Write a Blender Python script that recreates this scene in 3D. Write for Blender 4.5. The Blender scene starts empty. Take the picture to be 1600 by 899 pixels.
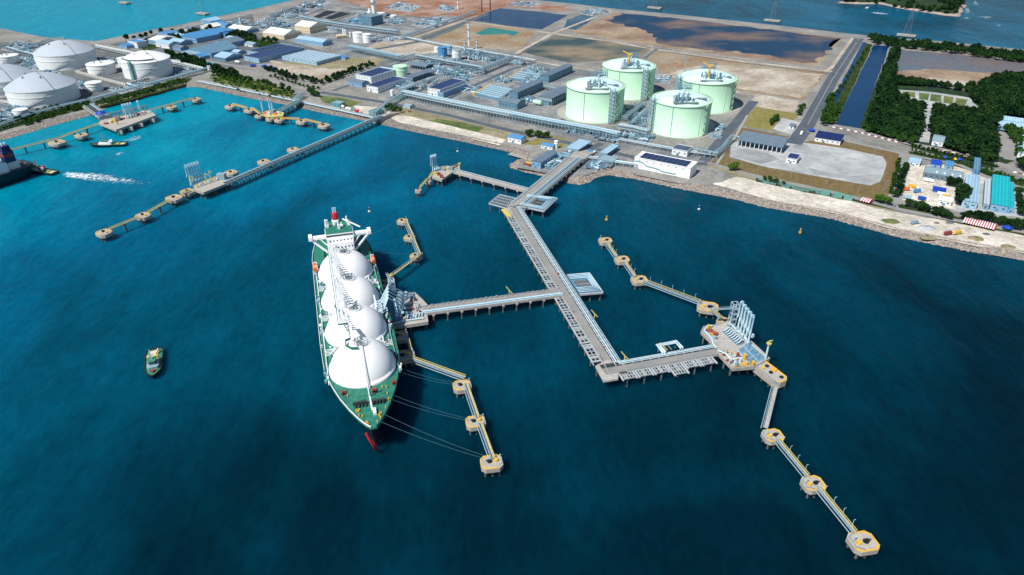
import bpy, math, random
from mathutils import Vector, Matrix, noise as mnoise
import numpy as np
random.seed(7)
S = bpy.context.scene
C = S.collection
# ---------------------------------------------------------------- camera
CAMH, TH, FPX = 275.0, math.radians(31), 1067.0
cd = bpy.data.cameras.new('camera'); cam = bpy.data.objects.new('camera', cd); C.objects.link(cam)
cam.location = (0, 0, CAMH); cam.rotation_euler = (math.radians(90) - TH, 0, 0)
cd.sensor_width = 36; cd.lens = 36 * FPX / 1600; cd.clip_end = 60000; cd.clip_start = 1
S.camera = cam
S.render.resolution_x = 1024; S.render.resolution_y = 575
S.view_settings.view_transform = 'Standard'; S.view_settings.look = 'None'
S.view_settings.exposure = 0.20; S.view_settings.gamma = 1
# ---------------------------------------------------------------- light
SUN_EL = math.radians(53)
sunv = Vector((-.70, -.71, 0)).normalized() * math.cos(SUN_EL) + Vector((0, 0, math.sin(SUN_EL)))
w = bpy.data.worlds.new('World'); S.world = w; w.use_nodes = True
nt = w.node_tree; bg = nt.nodes['Background']
sky = nt.nodes.new('ShaderNodeTexSky'); sky.sky_type = 'NISHITA'; sky.sun_disc = False
sky.sun_elevation = SUN_EL
sky.sun_rotation = math.atan2(sunv.x, sunv.y)
sky.air_density = 1.0; sky.dust_density = 0.1; sky.ozone_density = 4
nt.links.new(sky.outputs[0], bg.inputs[0]); bg.inputs[1].default_value = 0.08
sl = bpy.data.lights.new('sun', 'SUN'); sl.energy = 4.8; sl.angle = math.radians(.5); sl.color = (1, .965, .9)
so = bpy.data.objects.new('sun', sl); C.objects.link(so)
so.rotation_euler = sunv.to_track_quat('Z', 'Y').to_euler(); so.location = (-300, -150, 600)

# ---------------------------------------------------------------- helpers
def P(px, py, z=3.0):
    """ground point seen at a photo pixel, at height z"""
    u = (px - 800) / FPX; v = (449.5 - py) / FPX
    d = Vector((u, math.cos(TH) + v * math.sin(TH), -math.sin(TH) + v * math.cos(TH)))
    return Vector((0, 0, CAMH)) + d * ((CAMH - z) / -d.z)
U_ANG = math.radians(-31.8)            # the plant's building grid
def rot(a): return Vector((math.cos(a), math.sin(a), 0))

MATS = {}
def mat(name, c, rough=.6, metal=0.0, var=.12, sc=.25, c2=None, bump=0.0, bsc=1.0, contrast=1.0, detail=5, spec=.35, grit=.10, gsc=.9, streak=0, bias=0, ribs=0):
    if name in MATS: return MATS[name]
    m = bpy.data.materials.new(name); m.use_nodes = True; n = m.node_tree; L = n.links.new
    b = n.nodes['Principled BSDF']
    b.inputs['Roughness'].default_value = rough; b.inputs['Metallic'].default_value = metal
    b.inputs['Specular IOR Level'].default_value = spec
    g = n.nodes.new('ShaderNodeNewGeometry'); no = n.nodes.new('ShaderNodeTexNoise')
    no.inputs['Scale'].default_value = sc; no.inputs['Detail'].default_value = detail
    L(g.outputs['Position'], no.inputs['Vector'])
    mr = n.nodes.new('ShaderNodeMapRange'); h = .25 / contrast
    mr.inputs[1].default_value = .5 - h + bias; mr.inputs[2].default_value = .5 + h + bias
    L(no.outputs[0], mr.inputs[0])
    mx = n.nodes.new('ShaderNodeMix'); mx.data_type = 'RGBA'
    a = c if c2 else [min(1, q * (1 - var)) for q in c]; d = c2 if c2 else [min(1, q * (1 + var)) for q in c]
    mx.inputs[6].default_value = (*a, 1); mx.inputs[7].default_value = (*d, 1)
    L(mr.outputs[0], mx.inputs[0])
    if grit:
        n3 = n.nodes.new('ShaderNodeTexNoise'); n3.inputs['Scale'].default_value = gsc; n3.inputs['Detail'].default_value = 6; n3.inputs['Roughness'].default_value = .75; L(g.outputs['Position'], n3.inputs['Vector'])
        m3 = n.nodes.new('ShaderNodeMapRange'); m3.inputs[1].default_value = .3; m3.inputs[2].default_value = .7; m3.inputs[3].default_value = 1 - grit; m3.inputs[4].default_value = 1 + grit; L(n3.outputs[0], m3.inputs[0])
        vm = n.nodes.new('ShaderNodeVectorMath'); vm.operation = 'SCALE'; L(mx.outputs[2], vm.inputs[0]); L(m3.outputs[0], vm.inputs['Scale']); L(vm.outputs[0], b.inputs['Base Color'])
    else: L(mx.outputs[2], b.inputs['Base Color'])
    if streak:
        src = b.inputs['Base Color'].links[0].from_socket; mp = n.nodes.new('ShaderNodeMapping'); mp.inputs['Scale'].default_value = (.45, .45, .025); L(g.outputs['Position'], mp.inputs[0])
        n4 = n.nodes.new('ShaderNodeTexNoise'); n4.inputs['Detail'].default_value = 5; L(mp.outputs[0], n4.inputs['Vector'])
        m4 = n.nodes.new('ShaderNodeMapRange'); m4.inputs[1].default_value = .45; m4.inputs[2].default_value = .75; m4.inputs[3].default_value = 0; m4.inputs[4].default_value = streak; L(n4.outputs[0], m4.inputs[0])
        x4 = n.nodes.new('ShaderNodeMix'); x4.data_type = 'RGBA'; x4.inputs[7].default_value = (.20, .17, .12, 1); L(src, x4.inputs[6]); L(m4.outputs[0], x4.inputs[0]); L(x4.outputs[2], b.inputs['Base Color'])
    if ribs:
        src = b.inputs['Base Color'].links[0].from_socket; mp = n.nodes.new('ShaderNodeMapping'); mp.inputs['Rotation'].default_value = (0, 0, math.radians(31.8)); L(g.outputs['Position'], mp.inputs[0])
        wv = n.nodes.new('ShaderNodeTexWave'); wv.inputs['Scale'].default_value = .11; wv.inputs['Distortion'].default_value = .6; wv.inputs['Detail'].default_value = 3; L(mp.outputs[0], wv.inputs['Vector'])
        m5 = n.nodes.new('ShaderNodeMapRange'); m5.inputs[3].default_value = 1 - ribs; m5.inputs[4].default_value = 1 + ribs; L(wv.outputs['Fac'], m5.inputs[0])
        v5 = n.nodes.new('ShaderNodeVectorMath'); v5.operation = 'SCALE'; L(src, v5.inputs[0]); L(m5.outputs[0], v5.inputs['Scale']); L(v5.outputs[0], b.inputs['Base Color'])
    if bump:
        n2 = n.nodes.new('ShaderNodeTexNoise'); n2.inputs['Scale'].default_value = bsc; L(g.outputs['Position'], n2.inputs['Vector'])
        bp = n.nodes.new('ShaderNodeBump'); bp.inputs['Strength'].default_value = bump; bp.inputs['Distance'].default_value = .5
        L(n2.outputs[0], bp.inputs['Height']); L(bp.outputs[0], b.inputs['Normal'])
    MATS[name] = m; return m

class MB:
    """collects shapes, then links them as ONE mesh object"""
    def __init__(s): s.v = []; s.f = []; s.sm = []
    def add(s, vs, fs, smooth=False):
        o = len(s.v); s.v += [tuple(v) for v in vs]
        s.f += [tuple(i + o for i in f) for f in fs]; s.sm += [smooth] * len(fs); return s
    def box(s, x0, x1, y0, y1, z0, z1):
        vs = [(x, y, z) for z in (z0, z1) for x, y in ((x0, y0), (x1, y0), (x1, y1), (x0, y1))]
        return s.add(vs, [(3, 2, 1, 0), (4, 5, 6, 7), (0, 1, 5, 4), (1, 2, 6, 5), (2, 3, 7, 6), (3, 0, 4, 7)])
    def prism(s, poly, z0, z1, cap=True):
        n = len(poly); area = sum(poly[i][0] * poly[(i + 1) % n][1] - poly[(i + 1) % n][0] * poly[i][1] for i in range(n))
        if area < 0: poly = poly[::-1]
        vs = [(p[0], p[1], z0) for p in poly] + [(p[0], p[1], z1) for p in poly]
        fs = [(i, (i + 1) % n, n + (i + 1) % n, n + i) for i in range(n)]
        if cap: fs += [tuple(range(n - 1, -1, -1)), tuple(range(n, 2 * n))]
        return s.add(vs, fs)
    def bar(s, a, b, w, h=None):
        """rectangular bar from a to b"""
        a = Vector(a); b = Vector(b); d = b - a
        if d.length < 1e-6: return s
        h = h or w; d.normalize(); side = d.cross(Vector((0, 0, 1)))
        if side.length < 1e-3: side = Vector((1, 0, 0))
        side.normalize(); up = side.cross(d)
        vs = [q + side * (sx * w / 2) + up * (sy * h / 2) for q in (a, b) for sx, sy in ((-1, -1), (1, -1), (1, 1), (-1, 1))]
        return s.add(vs, [(0, 3, 2, 1), (4, 5, 6, 7), (0, 1, 5, 4), (1, 2, 6, 5), (2, 3, 7, 6), (3, 0, 4, 7)])
    def lathe(s, x, y, prof, n=16, smooth=True, a0=0, a1=2 * math.pi):
        full = abs(a1 - a0 - 2 * math.pi) < 1e-6; m = n if full else n + 1
        vs = []
        for r, z in prof:
            for i in range(m):
                t = a0 + (a1 - a0) * i / n; vs.append((x + r * math.cos(t), y + r * math.sin(t), z))
        fs = []
        for k in range(len(prof) - 1):
            for i in range(n):
                j = (i + 1) % m if full else i + 1
                fs.append((k * m + i, k * m + j, (k + 1) * m + j, (k + 1) * m + i))
        return s.add(vs, fs, smooth)
    def cyl(s, x, y, r, z0, z1, n=12, r2=None):
        r2 = r if r2 is None else r2
        s.lathe(x, y, [(r, z0), (r2, z1)], n)
        s.lathe(x, y, [(r2, z1), (0, z1)], n, False); s.lathe(x, y, [(0, z0), (r, z0)], n, False); return s
    def tube(s, pts, r, n=6):
        pts = [Vector(p) for p in pts]; rings = []
        for i, p in enumerate(pts):
            d = (pts[min(i + 1, len(pts) - 1)] - pts[max(i - 1, 0)]).normalized()
            k = 1.0
            if 0 < i < len(pts) - 1:
                c = (pts[i] - pts[i - 1]).normalized().dot(d); k = 1 / max(.5, c)
            side = d.cross(Vector((0, 0, 1)))
            if side.length < 1e-3: side = Vector((1, 0, 0))
            side.normalize(); up = side.cross(d)
            rings.append([p + side * (math.cos(t) * r * k) + up * (math.sin(t) * r) for t in [2 * math.pi * j / n for j in range(n)]])
        vs = [q for rg in rings for q in rg]; fs = []
        for i in range(len(rings) - 1):
            for j in range(n): fs.append((i * n + j, i * n + (j + 1) % n, (i + 1) * n + (j + 1) % n, (i + 1) * n + j))
        s.add(vs, fs, True)
        s.add(rings[0], [tuple(range(n - 1, -1, -1))]); s.add(rings[-1], [tuple(range(n))]); return s
    def hcyl(s, a, b, r, n=12): return s.tube([a, b], r, n)
    def o(s, name, m, parent=None):
        me = bpy.data.meshes.new(name); me.from_pydata(s.v, [], s.f); me.update()
        me.polygons.foreach_set('use_smooth', s.sm)
        me.materials.append(m if not isinstance(m, str) else MATS[m])
        ob = bpy.data.objects.new(name, me); C.objects.link(ob)
        if parent: ob.parent = parent
        return ob
    def copy(s, obn, parent, loc=(0, 0, 0)): pass

def thing(name, label, cat, loc=(0, 0, 0), rz=0.0, group=None):
    o = bpy.data.objects.new(name, None); C.objects.link(o); o.empty_display_size = 1
    o.location = loc; o.rotation_euler = (0, 0, rz); o['label'] = label; o['category'] = cat
    if group: o['group'] = group
    return o
def tag(o, label, cat, group=None):
    o['label'] = label; o['category'] = cat
    if group: o['group'] = group
    return o
KIDS = {}
def rep(ob, loc, rz=None, parent=None):
    """linked copy of a part at another spot"""
    c = ob.copy(); C.objects.link(c); c.parent = parent or ob.parent; c.location = loc
    if rz is not None: c.rotation_euler = (0, 0, rz)
    return c
def dup(root, loc, rz=0.0, label=None, group=None, sc=None, kids=None):
    r = root.copy(); C.objects.link(r); r.location = loc; r.rotation_euler = (0, 0, rz)
    if label: r['label'] = label
    if group: r['group'] = group
    if sc: r.scale = sc
    for ch in (kids or KIDS[root.name]):
        c = ch[0].copy(); C.objects.link(c); c.parent = r
        for g in ch[1]:
            d = g.copy(); C.objects.link(d); d.parent = c
    return r
def remember(root):
    KIDS[root.name] = [(c, list(c.children)) for c in root.children]; return root
def sheet(name, poly, z, m, kind='structure'):
    """flat ground sheet from world xy points"""
    b = MB(); n = len(poly)
    ar = sum(poly[i][0] * poly[(i + 1) % n][1] - poly[(i + 1) % n][0] * poly[i][1] for i in range(n))
    if ar < 0: poly = poly[::-1]
    b.add([(p[0], p[1], z) for p in poly], [tuple(range(n))])
    o = b.o(name, m); o['kind'] = kind; return o
def pxs(name, pts, z, m, rough=0.0, kind='structure'):
    """sheet outlined by ground points; rough adds an uneven edge of that many metres"""
    w = [P(x, y, z) for x, y in pts]
    if rough:
        out = []
        for i in range(len(w)):
            a, b = w[i], w[(i + 1) % len(w)]; n = max(1, int((b - a).length / 7))
            for k in range(n):
                p = a.lerp(b, k / n)
                q = mnoise.noise_vector(p * .045) * rough + mnoise.noise_vector(p * .15) * rough * .35
                out.append(p + Vector((q.x, q.y, 0)))
        w = out
    return sheet(name, w, z, m, kind)
def strip(name, pts, width, z, m, kind='structure', pz=None):
    w = [P(x, y, pz or z) for x, y in pts]; l = []; r = []
    for i, p in enumerate(w):
        d = (w[min(i + 1, len(w) - 1)] - w[max(i - 1, 0)]).normalized(); s = Vector((-d.y, d.x, 0)) * width / 2
        l.append(p + s); r.append(p - s)
    b = MB(); n = len(w)
    b.add([(p.x, p.y, z) for p in l + r], [(i, n + i, n + i + 1, i + 1) for i in range(n - 1)])
    o = b.o(name, m); o['kind'] = kind
    if m == 'asphalt' and width >= 8:
        for k, sd in enumerate((l, r)):
            q = MB(); inn = [a.lerp(c, .9 / width) for a, c in zip(sd, r if k == 0 else l)]; q.add([(p.x, p.y, z + .012) for p in sd + inn], [(i, n + i, n + i + 1, i + 1) if k == 0 else (i + 1, n + i + 1, n + i, i) for i in range(n - 1)]); e = q.o('road_edge', 'pale_road'); e['kind'] = kind
    return o

# ---------------------------------------------------------------- materials
mat('concrete', (.34, .325, .29), .85, var=.14, sc=.15)
mat('grey_beam', (.40, .44, .46), .8, var=.12, sc=.4)
mat('line_rope', (.10, .22, .26), .8)
mat('deck_concrete', (.38, .36, .33), .85, grit=.3, gsc=.5, var=.16, sc=.12)
mat('cap_concrete', (.38, .355, .31), .85, var=.16, sc=.5)
mat('grey_concrete', (.30, .31, .32), .85, var=.12, sc=.3)
mat('asphalt', (.08, .098, .12), .9, var=.16, sc=.06)
mat('pale_road', (.25, .245, .235), .9, var=.14, sc=.08)
mat('white_paint', (.83, .84, .84), .5, var=.03, sc=.1, grit=.03)
mat('old_white', (.74, .77, .76), .55, var=.06, sc=.10, grit=.04, streak=.2)
mat('cream', (.62, .52, .36), .7, var=.06, grit=.03)
mat('pipe_white', (.48, .62, .68), .35, metal=.0, var=.06, sc=.3)
mat('pipe_blue', (.20, .40, .50), .4, var=.12, sc=.2)
mat('arm_blue', (.42, .66, .78), .4, var=.05)
mat('steel_grey', (.20, .25, .28), .5, metal=.2, var=.15, sc=.2)
mat('steel_blue', (.13, .25, .34), .5, metal=.1, var=.15, sc=.2, ribs=.16)
mat('steel_pale', (.26, .37, .42), .5, metal=.1, var=.12, sc=.2)
mat('green_steel', (.10, .30, .32), .5, var=.12)
mat('pile', (.12, .12, .12), .7, var=.25, sc=.5)
mat('dark', (.015, .018, .022), .6, var=.1)
mat('dark_steel', (.05, .06, .07), .5, metal=.3, var=.2)
mat('yellow', (.70, .40, .03), .6, var=.08, sc=.5)
mat('rail_yellow', (.55, .46, .12), .6, var=.1, sc=.5)
mat('orange', (.75, .16, .03), .5, var=.05)
mat('red', (.48, .02, .03), .5, var=.05)
mat('maroon', (.25, .05, .04), .6, var=.12)
mat('ship_green', (.022, .165, .115), .6, var=.3, sc=.4, grit=.3, gsc=.8)
mat('hull_dark', (.008, .022, .035), .35, var=.1, sc=.1)
mat('dome_white', (.83, .83, .83), .35, var=.02, sc=.06, grit=.03)
mat('walk_white', (.72, .74, .75), .5, var=.06, sc=.5)
mat('tank_green', (.52, .80, .57), .5, streak=.12, var=.07, sc=.04, grit=.03)
mat('tank_green_roof', (.60, .83, .80), .5, var=.08, sc=.1, grit=.03)
mat('tank_green_rust', (.26, .40, .26), .7, var=.2, sc=.5)
mat('grey_roof', (.42, .47, .52), .55, var=.05, sc=.05, grit=.03, ribs=.16)
mat('roof_navy', (.012, .025, .10), .3, var=.2, sc=.3, ribs=.16)
mat('roof_blue', (.07, .24, .46), .45, var=.12, sc=.15, ribs=.16)
mat('roof_slate', (.13, .18, .23), .5, var=.12, sc=.15, ribs=.16)
mat('roof_pale', (.30, .46, .58), .5, var=.1, sc=.15, ribs=.16)
mat('roof_teal', (.01, .38, .42), .45, var=.08, sc=.15, ribs=.16)
mat('roof_white', (.68, .66, .60), .5, var=.06, sc=.2, ribs=.16)
mat('wall_blue', (.20, .36, .52), .6, var=.1)
mat('wall_white', (.72, .74, .74), .6, var=.04, sc=.2)
mat('glass', (.02, .04, .06), .1, var=.2, sc=1)
mat('tarp_blue', (.01, .06, .42), .5, var=.15, sc=.5)
mat('tarp_green', (.02, .42, .25), .6, var=.1)
mat('container_green', (.14, .30, .26), .6, var=.12, sc=.3)
mat('rubber', (.02, .02, .02), .8, var=.1)
mat('bark', (.09, .06, .04), .9, var=.2)
mat('leaf_dark', (.004, .020, .009), .9, c2=(.022, .055, .014), contrast=1.8, sc=.06, spec=.05, var=.3)
mat('leaf_mid', (.014, .050, .011), .9, spec=.05, c2=(.042, .095, .016), sc=.35)
mat('leaf_bright', (.035, .10, .012), .9, spec=.05, c2=(.075, .15, .02), sc=.35)
mat('tug_green', (.04, .20, .12), .6, var=.1)
# ground
mat('land_soil', (.165, .165, .155), .95, c2=(.29, .275, .245), sc=.02, detail=9, contrast=1.4, grit=.42, gsc=.22)
mat('plant_ground', (.10, .125, .14), .95, c2=(.29, .285, .27), sc=.03, detail=9, contrast=1.3, grit=.42, gsc=.22)
mat('dark_ground', (.07, .09, .10), .95, c2=(.17, .17, .165), sc=.03, detail=9, grit=.42, gsc=.22)
mat('orange_earth', (.24, .11, .065), .95, c2=(.34, .23, .17), sc=.02, detail=9, contrast=2.2, grit=.42, gsc=.22)
mat('sand', (.46, .42, .35), .95, c2=(.30, .245, .18), sc=.025, detail=10, contrast=1.8, grit=.42, gsc=.22)
mat('beach', (.62, .57, .49), .95, c2=(.44, .40, .33), sc=.03, detail=9, contrast=1.6, grit=.42, gsc=.22)
mat('mud', (.20, .125, .085), .8, c2=(.34, .26, .175), sc=.014, detail=10, contrast=1.6, grit=.42, gsc=.22)
mat('mud_tan', (.30, .265, .205), .9, c2=(.25, .16, .08), sc=.015, detail=10, contrast=1.6, grit=.42, gsc=.22)
mat('field_brown', (.16, .10, .045), .95, c2=(.15, .115, .045), sc=.02, detail=8, contrast=1.4, grit=.42, gsc=.22)
mat('grass_yellow', (.17, .155, .04), .95, c2=(.24, .205, .07), sc=.03, detail=8, grit=.42, gsc=.22)
mat('grass', (.055, .10, .02), .95, c2=(.16, .17, .06), sc=.03, detail=9, contrast=1.5, grit=.42, gsc=.22)
mat('scrub', (.19, .17, .08), .95, c2=(.30, .26, .17), sc=.03, detail=9, contrast=1.5, grit=.42, gsc=.22)
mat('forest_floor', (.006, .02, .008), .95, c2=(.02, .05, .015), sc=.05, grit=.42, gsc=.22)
mat('yard', (.42, .43, .42), .9, c2=(.30, .32, .33), sc=.025, detail=10, contrast=1.8, grit=.34, gsc=.10)
mat('verge', (.010, .030, .010), .95, c2=(.05, .07, .02), sc=.05, detail=8, spec=.05, grit=.4, gsc=.3)
mat('yard_dark', (.34, .35, .35), .9, c2=(.22, .23, .25), sc=.03, detail=10, contrast=2.2, grit=.3, gsc=.12)
mat('rock', (.28, .25, .22), .9, c2=(.14, .12, .11), sc=.4, contrast=1.6)
mat('rock_pale', (.46, .38, .31), .9, c2=(.24, .19, .16), sc=.4, contrast=1.4)
mat('pond_water', (.006, .035, .085), .2, c2=(.05, .10, .13), sc=.012, detail=8, contrast=1.7, spec=.05, grit=.12, gsc=.05)
mat('pond_mixed', (.006, .032, .075), .35, c2=(.20, .125, .08), sc=.0065, detail=7, contrast=2.6, bias=.05, spec=.05, grit=.15, gsc=.04)
mat('pond_mixed_olive', (.035, .065, .065), .35, c2=(.24, .19, .12), sc=.009, detail=7, contrast=2.6, spec=.05, grit=.15, gsc=.04)
mat('pond_navy', (.004, .018, .075), .2, c2=(.008, .04, .085), sc=.02, detail=8, contrast=1.6, spec=.05, grit=.12, gsc=.05)
mat('pond_olive', (.07, .10, .08), .3, c2=(.14, .16, .12), sc=.012, detail=8, contrast=1.6, spec=.05, grit=.12, gsc=.05)
mat('pond_teal', (.01, .14, .13), .3, c2=(.03, .20, .17), sc=.02, spec=.05, grit=.12, gsc=.05)
mat('canal_water', (.002, .028, .085), .3, c2=(.003, .04, .11), sc=.02, spec=.05, grit=.12, gsc=.05)
mat('pale_shoal', (.085, .13, .17), .5, c2=(.15, .125, .12), sc=.008, detail=8, contrast=1.5, grit=.42, gsc=.22)

def sea_material():
    m = bpy.data.materials.new('sea'); m.use_nodes = True; n = m.node_tree; L = n.links.new
    b = n.nodes['Principled BSDF']; b.inputs['Roughness'].default_value = .27; b.inputs['IOR'].default_value = 1.33; b.inputs['Specular IOR Level'].default_value = .035
    m.node_tree.nodes['Principled BSDF'].subsurface_method = 'BURLEY'; b.inputs['Subsurface Weight'].default_value = .9; b.inputs['Subsurface Radius'].default_value = (1, 1, 1); b.inputs['Subsurface Scale'].default_value = 14
    g = n.nodes.new('ShaderNodeNewGeometry'); sp = n.nodes.new('ShaderNodeSeparateXYZ'); L(g.outputs['Position'], sp.inputs[0])
    def math_(op, a, bb):
        q = n.nodes.new('ShaderNodeMath'); q.operation = op
        for i, k in enumerate((a, bb)):
            if isinstance(k, (int, float)): q.inputs[i].default_value = k
            else: L(k, q.inputs[i])
        return q.outputs[0]
    def noise(sc, det, dist=0, stretch=None):
        q = n.nodes.new('ShaderNodeTexNoise'); q.inputs['Scale'].default_value = sc; q.inputs['Detail'].default_value = det
        q.inputs['Distortion'].default_value = dist
        if stretch:
            mp = n.nodes.new('ShaderNodeMapping'); mp.inputs['Scale'].default_value = stretch[:3]; mp.inputs['Rotation'].default_value = (0, 0, stretch[3])
            L(g.outputs['Position'], mp.inputs[0]); L(mp.outputs[0], q.inputs['Vector'])
        else: L(g.outputs['Position'], q.inputs['Vector'])
        return q.outputs[0]
    # sediment tints the left; sky sheen on far water is painted into the colour
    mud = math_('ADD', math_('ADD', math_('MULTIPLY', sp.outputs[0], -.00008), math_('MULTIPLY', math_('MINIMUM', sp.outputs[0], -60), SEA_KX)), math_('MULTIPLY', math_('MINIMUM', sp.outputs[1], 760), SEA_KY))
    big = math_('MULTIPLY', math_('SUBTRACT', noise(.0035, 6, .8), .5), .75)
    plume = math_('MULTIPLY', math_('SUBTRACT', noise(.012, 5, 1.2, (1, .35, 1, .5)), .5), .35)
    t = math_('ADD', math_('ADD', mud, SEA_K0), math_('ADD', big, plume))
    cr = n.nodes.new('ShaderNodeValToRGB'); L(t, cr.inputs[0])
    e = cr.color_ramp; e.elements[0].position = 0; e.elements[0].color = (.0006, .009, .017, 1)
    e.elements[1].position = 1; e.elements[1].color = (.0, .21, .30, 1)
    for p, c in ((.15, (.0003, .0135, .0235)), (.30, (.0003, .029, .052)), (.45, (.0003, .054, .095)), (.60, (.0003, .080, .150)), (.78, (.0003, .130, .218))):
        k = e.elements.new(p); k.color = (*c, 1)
    rp = math_('ADD', math_('MULTIPLY', noise(.045, 4, .6, (1, .3, 1, .42)), .5), math_('MULTIPLY', noise(.22, 5, .4, (1, .45, 1, .5)), .75))  # light and shade of the ripples, painted into the base colour
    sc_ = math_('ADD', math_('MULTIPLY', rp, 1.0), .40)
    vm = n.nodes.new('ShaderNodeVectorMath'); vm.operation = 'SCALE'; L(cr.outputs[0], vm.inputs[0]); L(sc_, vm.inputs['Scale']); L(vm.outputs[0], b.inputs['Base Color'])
    h = math_('ADD', math_('MULTIPLY', noise(.05, 6, .5, (1, .45, 1, .45)), 1.6), math_('MULTIPLY', noise(.35, 5), .35))
    bp = n.nodes.new('ShaderNodeBump'); bp.inputs['Strength'].default_value = .9; bp.inputs['Distance'].default_value = 1.4
    L(h, bp.inputs['Height']); L(bp.outputs[0], b.inputs['Normal'])
    return m
HAZE = .00007
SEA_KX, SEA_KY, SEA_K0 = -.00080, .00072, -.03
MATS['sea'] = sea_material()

def foam_material(name, thr, sc, col=(.75, .85, .88)):
    m = bpy.data.materials.new(name); m.use_nodes = True; n = m.node_tree; L = n.links.new
    b = n.nodes['Principled BSDF']; b.inputs['Specular IOR Level'].default_value = .1; b.inputs['Base Color'].default_value = (*col, 1); b.inputs['Roughness'].default_value = .7
    g = n.nodes.new('ShaderNodeNewGeometry'); q = n.nodes.new('ShaderNodeTexNoise'); q.inputs['Scale'].default_value = sc; q.inputs['Detail'].default_value = 8; q.inputs['Distortion'].default_value = 1
    L(g.outputs['Position'], q.inputs['Vector'])
    at = n.nodes.new('ShaderNodeAttribute'); at.attribute_name = 'dens'
    ad = n.nodes.new('ShaderNodeMath'); ad.operation = 'ADD'; L(q.outputs[0], ad.inputs[0]); L(at.outputs['Fac'], ad.inputs[1])
    mr = n.nodes.new('ShaderNodeMapRange'); mr.inputs[1].default_value = thr; mr.inputs[2].default_value = thr + .34
    L(ad.outputs[0], mr.inputs[0]); L(mr.outputs[0], b.inputs['Alpha'])
    MATS[name] = m; return m
foam_material('foam', .92, .3)
# ================================================================ sea and land
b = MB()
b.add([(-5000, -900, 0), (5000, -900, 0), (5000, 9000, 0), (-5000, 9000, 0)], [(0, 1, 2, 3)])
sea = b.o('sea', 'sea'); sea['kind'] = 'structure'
def dens(pts, k):
    out = []
    for i in range(len(pts) - 1):
        a, c = pts[i], pts[i + 1]; n = max(1, int((c - a).length / k))
        out += [a.lerp(c, j / n) for j in range(n)]
    return out + [pts[-1]]
def offs(pts, d):
    out = []
    for i, p in enumerate(pts):
        t = (pts[min(i + 1, len(pts) - 1)] - pts[max(i - 1, 0)]); t.z = 0; t.normalize()
        out.append(p + Vector((-t.y, t.x, 0)) * d)
    return out
south_px = [(-260, 290), (-80, 247), (0, 220), (19, 215), (50, 206), (87, 195), (125, 185), (144, 179), (167, 169), (217, 156), (261, 144), (290, 136.5),
            (308, 135.8), (330, 140.6), (402, 156), (447, 164), (500, 176), (560, 187.5), (582, 192), (650, 207), (725, 222), (780, 234),
            (798, 239), (812, 245), (809, 251), (797, 257), (800, 263), (820, 269), (846, 275), (870, 281), (890, 287), (907, 289), (919, 285),
            (930, 278), (950, 273.5), (990, 279.5), (1020, 286), (1050, 292.5), (1149, 312), (1200, 325), (1300, 342), (1400, 370), (1500, 390), (1600, 407), (1760, 440), (1900, 470)]
north_px = [(-400, 20), (-150, 30), (0, 45), (72, 60), (110, 63), (150, 66.5), (176, 61), (225, 51), (275, 42), (300, 36), (400, 15), (465, 0), (520, -14), (600, -32)]
ne_px = [(860, -20), (868, -6), (815, 0), (860, 4), (900, 8), (955, 15), (1050, 24), (1200, 40), (1325, 54.5), (1380, 60), (1475, 67), (1600, 80), (1760, 98), (2000, 125)]
def coast(pts, k): return dens([P(x, y, 0) for x, y in pts], k)
sc, nc, nec = coast(south_px, 12), coast(north_px, 15), coast(ne_px, 18)
crest_s = offs(sc, 11); crest_n = offs(nc, -6); crest_ne = offs(nec, -6)
land_poly = crest_s + crest_ne[::-1] + crest_n[::-1]
sheet('land', land_poly, 3.0, 'land_soil')
def slope(name, wl, crest, m):
    b = MB(); n = len(wl); outer = []
    for i in range(n):
        d = (wl[i] - crest[i]).normalized(); outer.append(wl[i] + d * 4)
    vs = [(q.x, q.y, -1.2) for q in outer] + [(q.x, q.y, 3.35) for q in crest] + [(q.x + (q.x - o_.x) * .15, q.y + (q.y - o_.y) * .15, 2.9) for q, o_ in zip(crest, wl)]
    fs = [(i, i + 1, n + i + 1, n + i) for i in range(n - 1)] + [(n + i, n + i + 1, 2 * n + i + 1, 2 * n + i) for i in range(n - 1)]
    b.add(vs, fs); o = b.o(name, m); o['kind'] = 'structure'; return o
slope('shore_slope', sc, crest_s, 'rock')
slope('shore_slope', nc, crest_n, 'rock'); slope('shore_slope', nec, crest_ne, 'rock')
def rocks(name, wl, crest, m, k, size, i0=0, i1=None, both=1):
    rg = random.Random(5); b = MB(); i1 = i1 or len(wl) - 1
    base = [(1, 0, 0), (-1, 0, 0), (0, 1, 0), (0, -1, 0), (0, 0, 1), (0, 0, -1)]
    F = [(0, 2, 4), (2, 1, 4), (1, 3, 4), (3, 0, 4), (2, 0, 5), (1, 2, 5), (3, 1, 5), (0, 3, 5)]
    for i in range(i0, i1):
        for _ in range(k):
            u, v = rg.random(), rg.random() * 1.12 - .08
            a = wl[i].lerp(wl[i + 1], u); c = crest[i].lerp(crest[i + 1], u); p = a.lerp(c, v)
            z = -.1 + 3.5 * max(0, min(1, v)); s = size * rg.uniform(.5, 1.25)
            ang = rg.random() * 6.28; ca, sa = math.cos(ang), math.sin(ang)
            vs = []
            for x, y, zz in base:
                x, y, zz = [q + rg.uniform(-.3, .3) for q in (x, y, zz)]
                x, y, zz = x * s * rg.uniform(.8, 1.2), y * s, zz * s * .75
                vs.append((p.x + x * ca - y * sa, p.y + x * sa + y * ca, z + zz))
            b.add(vs, F)
    o = b.o(name, m); o['kind'] = 'stuff'; return o
def idx(wl, px, py):
    q = P(px, py, 0); return min(range(len(wl)), key=lambda i: (wl[i] - q).length)
i1, i2, i3, i4 = idx(sc, 144, 179), idx(sc, 300, 136), idx(sc, 798, 239), idx(sc, 1900, 470)
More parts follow.
